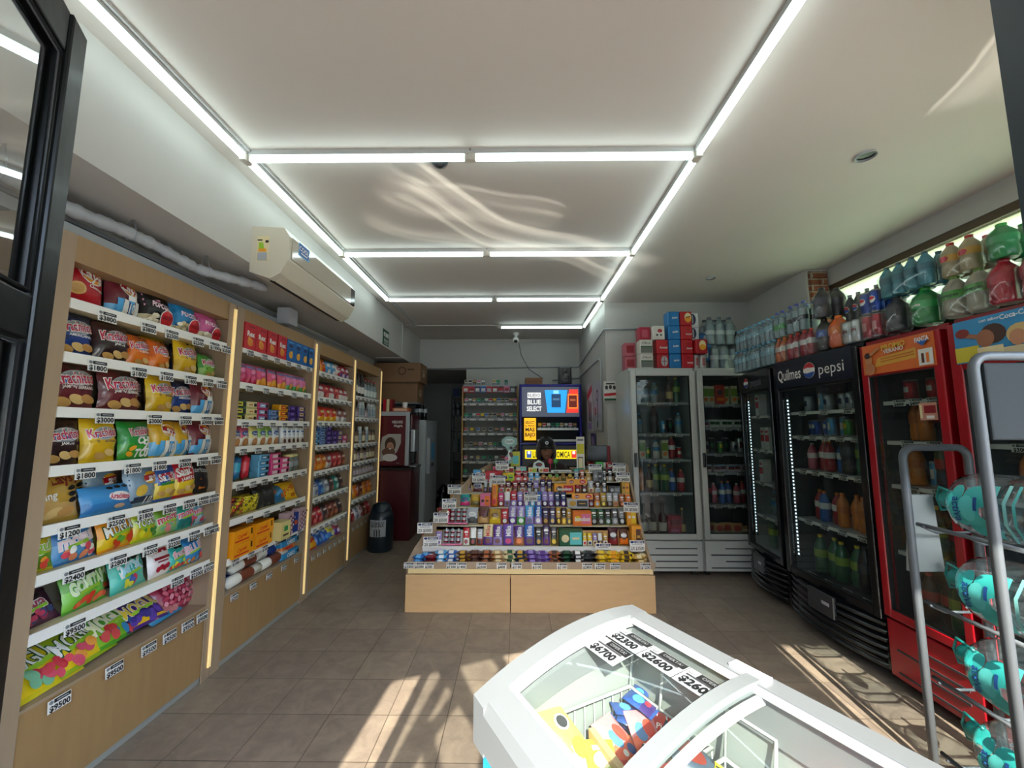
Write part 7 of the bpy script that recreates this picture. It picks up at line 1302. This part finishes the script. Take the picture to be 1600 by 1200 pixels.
ic('rd', .13, -.29, .66, .2, 'front left'+FB_, -1.4, .8); ic('rd', .22, -.28, .68, -.3, 'front middle'+FB_, -1.35, .8); ic('gr', .18, -.26, .71, -.5, 'over the red ones'+FB_, -1.4, .8); ic('yl', .10, -.27, .665, -.2, 'front corner by blue side'+FB_, -1.3, .8)
ic('pk', .315, -.19, .70, .2, 'in the kraft box'+FB_, -1.2, .6); ic('pk', .35, -.21, .705, -.4, 'right in the kraft box'+FB_, -1.2, .6); ic('rd', .375, -.21, .705, -.9, 'right edge of kraft box'+FB_, -1.2, .6)
for i, (x, y, a_) in enumerate(((.395, -.12, .2), (.41, -.13, -.4), (.4, -.15, .7), (.415, -.11, 1.2), (.39, -.1, -1.2), (.41, -.16, .3))): ic('bl', x, y, .69+.012*i, a_, f'{ORD[i+1]} up in the far right pile of the freezer', -1.35, .6)
MB_ = ', middle basket of the freezer'
ic('cone', .30, -.44, .69, .2, 'left of three'+MB_, -1.2, .9); ic('cone', .355, -.45, .70, .1, 'second of three'+MB_, -1.2, .9); ic('cone', .245, -.45, .68, .3, 'third from the right'+MB_, -1.2, .9)
ic('ch', .385, -.40, .735, .45, 'leaning on top'+MB_, -1.15, .9); ic('ch', .34, -.39, .71, .55, 'under the other dark one'+MB_, -1.2, .9); ic('rd', .36, -.53, .745, .6, 'right of the cones'+MB_, -1.2, .8); ic('rd', .40, -.57, .75, .1, 'front right'+MB_, -1.25, .8); ic('pk', .29, -.6, .71, .4, 'front'+MB_, -1.35, .8); ic('rd', .15, -.55, .69, -.3, 'front left'+MB_, -1.35)
ic('yl', .12, -.46, .68, .2, 'by the blue side'+MB_, -1.2); ic('cone', .18, -.47, .685, -.2, 'beside the yellow one'+MB_, -1.2)
for i in range(4): ic(['rd', 'ch', 'cone', 'pk'][i % 4], .12+.085*(i % 4), -.84, .66, .3*i, f'{nth(i+1, 4)} in the basket nearest the street', -1.35, .9)
# ================================================================ water jug rack
GRY = mat('rack_grey_steel', '565c60', rough=.45, coat=.1)
r = empty('jug_rack', (0, 0, 0), 0, 'grey steel rack holding big water jugs in front of the red coolers', 'rack')
def loop(y, x0, x1, h, rad, name):
    pts = [(x0, y, 0), (x0, y, h-rad)]+[(x0+rad*(1-cos(a)), y, h-rad+rad*sin(a)) for a in [pi/8*k for k in range(1, 5)]]+[(x1-rad*(1-cos(a)), y, h-rad+rad*sin(a)) for a in [pi/8*k for k in range(4, 0, -1)]]+[(x1, y, h-rad), (x1, y, 0)]
    MB().tube(pts, .0165, 10).build(name, GRY, r)
loop(1.9, 1.765, 2.06, 1.355, .05, 'back_frame'); loop(1.46, 1.64, 2.045, 1.70, .05, 'front_frame')
MB().cbox(1.67, 1.452, 1.40, 2.02, 1.468, 1.675, .006).build('sign_panel', mat('rack_panel', '262c2e', rough=.6, spec=.2), r)
JZ = [1.13, .80, .49, .19]
for z in JZ:
    b = MB()
    for x in (1.80, 2.02): b.tube([(x, 1.9, z-.115), (x-.03 if x < 1.9 else x, 1.46, z-.115)], .009, 8)
    for y in (1.5, 1.68, 1.86): b.tube([(1.78, y, z-.115), (1.84, y, z-.142), (1.98, y, z-.142), (2.04, y, z-.115)], .006, 6)
    b.build('jug_cradle', GRY, r)
def jug():
    r_ = empty('water_jug'); tag(r_, cat='water jug'); T_ = Matrix.Rotation(-pi/2, 4, 'X')   # axis along +y, neck towards +y
    pf = [(.06, 0), (.12, .005), (.132, .02), (.132, .06), (.124, .07), (.132, .08), (.132, .13), (.124, .14), (.132, .15), (.132, .20), (.124, .21), (.132, .22), (.132, .34), (.12, .39), (.08, .435), (.04, .46), (.032, .49)]
    m = glassy('jug_plastic', 'f4f9fa', 1.7, .03, 'c8dce2', .04)
    MB(T_).lathe(pf, 26).build('body', m, r_)
    MB(T_).lathe([(.035, .47), (.037, .505), (.03, .51)], 14, 'teal').build('cap', P_plas(), r_)
    MB().tube([(0, .46, .03), (.0, .53, .05), (0, .545, 0), (0, .53, -.05), (0, .46, -.03)], .006, 6, 'teal').build('handle', P_plas(), r_)
    b = MB()
    for s_ in (0, 1):
        def wq(px, py, l, s_=s_):  # px along the jug, py round it; the printed side faces -x
            a = py/.133; rr = .1335+l*.0006; return (-rr*cos(a), px, -rr*sin(a))
        b.art([('ell', .33, .02, .04, .055, '3fb8b0'), ('ell', .27, -.05, .045, .045, '2fa8a4'), ('ell', .27, .07, .04, .05, '3fb8b0'), ('ell', .335, -.06, .02, .03, '2fa8a4'), ('rect', .285, .01, .05, .1, '3fb8b0'), ('ell', .3, .0, .03, .05, '58c8c4'), ('txt', 'activa', .335, .01, .03, '1c4a8c', .1, pi/2, .02), ('rect', .27, -.02, .012, .05, '1c4a8c'), ('rect', .215, .0, .022, .2, '58c0bc'), ('rect', .175, 0, .012, .22, '8ad4d0'), ('rect', .145, .0, .01, .22, '58c0bc')], wq); break
    b.build('label', P_card(), r_); return r_
for i, z in enumerate(JZ):
    spawn('jug', jug, WORLD, (1.905, 1.36, z), f'large clear water jug with teal print lying in rack, {["topmost", "second from top", "third from top", "lowest"][i]}', 'water jugs in the grey rack', rz=.0, ry=0)
# white paper bag hanging at the rack
o = MB().add([(1.775, 1.93, .80), (1.93, 1.93, .80), (1.90, 1.92, 1.14), (1.80, 1.92, 1.14), (1.775, 1.95, .80), (1.93, 1.95, .80), (1.90, 1.94, 1.14), (1.80, 1.94, 1.14)], [(0, 1, 2, 3), (7, 6, 5, 4), (0, 4, 5, 1), (1, 5, 6, 2), (2, 6, 7, 3), (3, 7, 4, 0)], 'a0a6a4').build('paper_bag', P_card()); tag(o, 'white paper bag hanging behind the necks of the water jugs', 'bag')
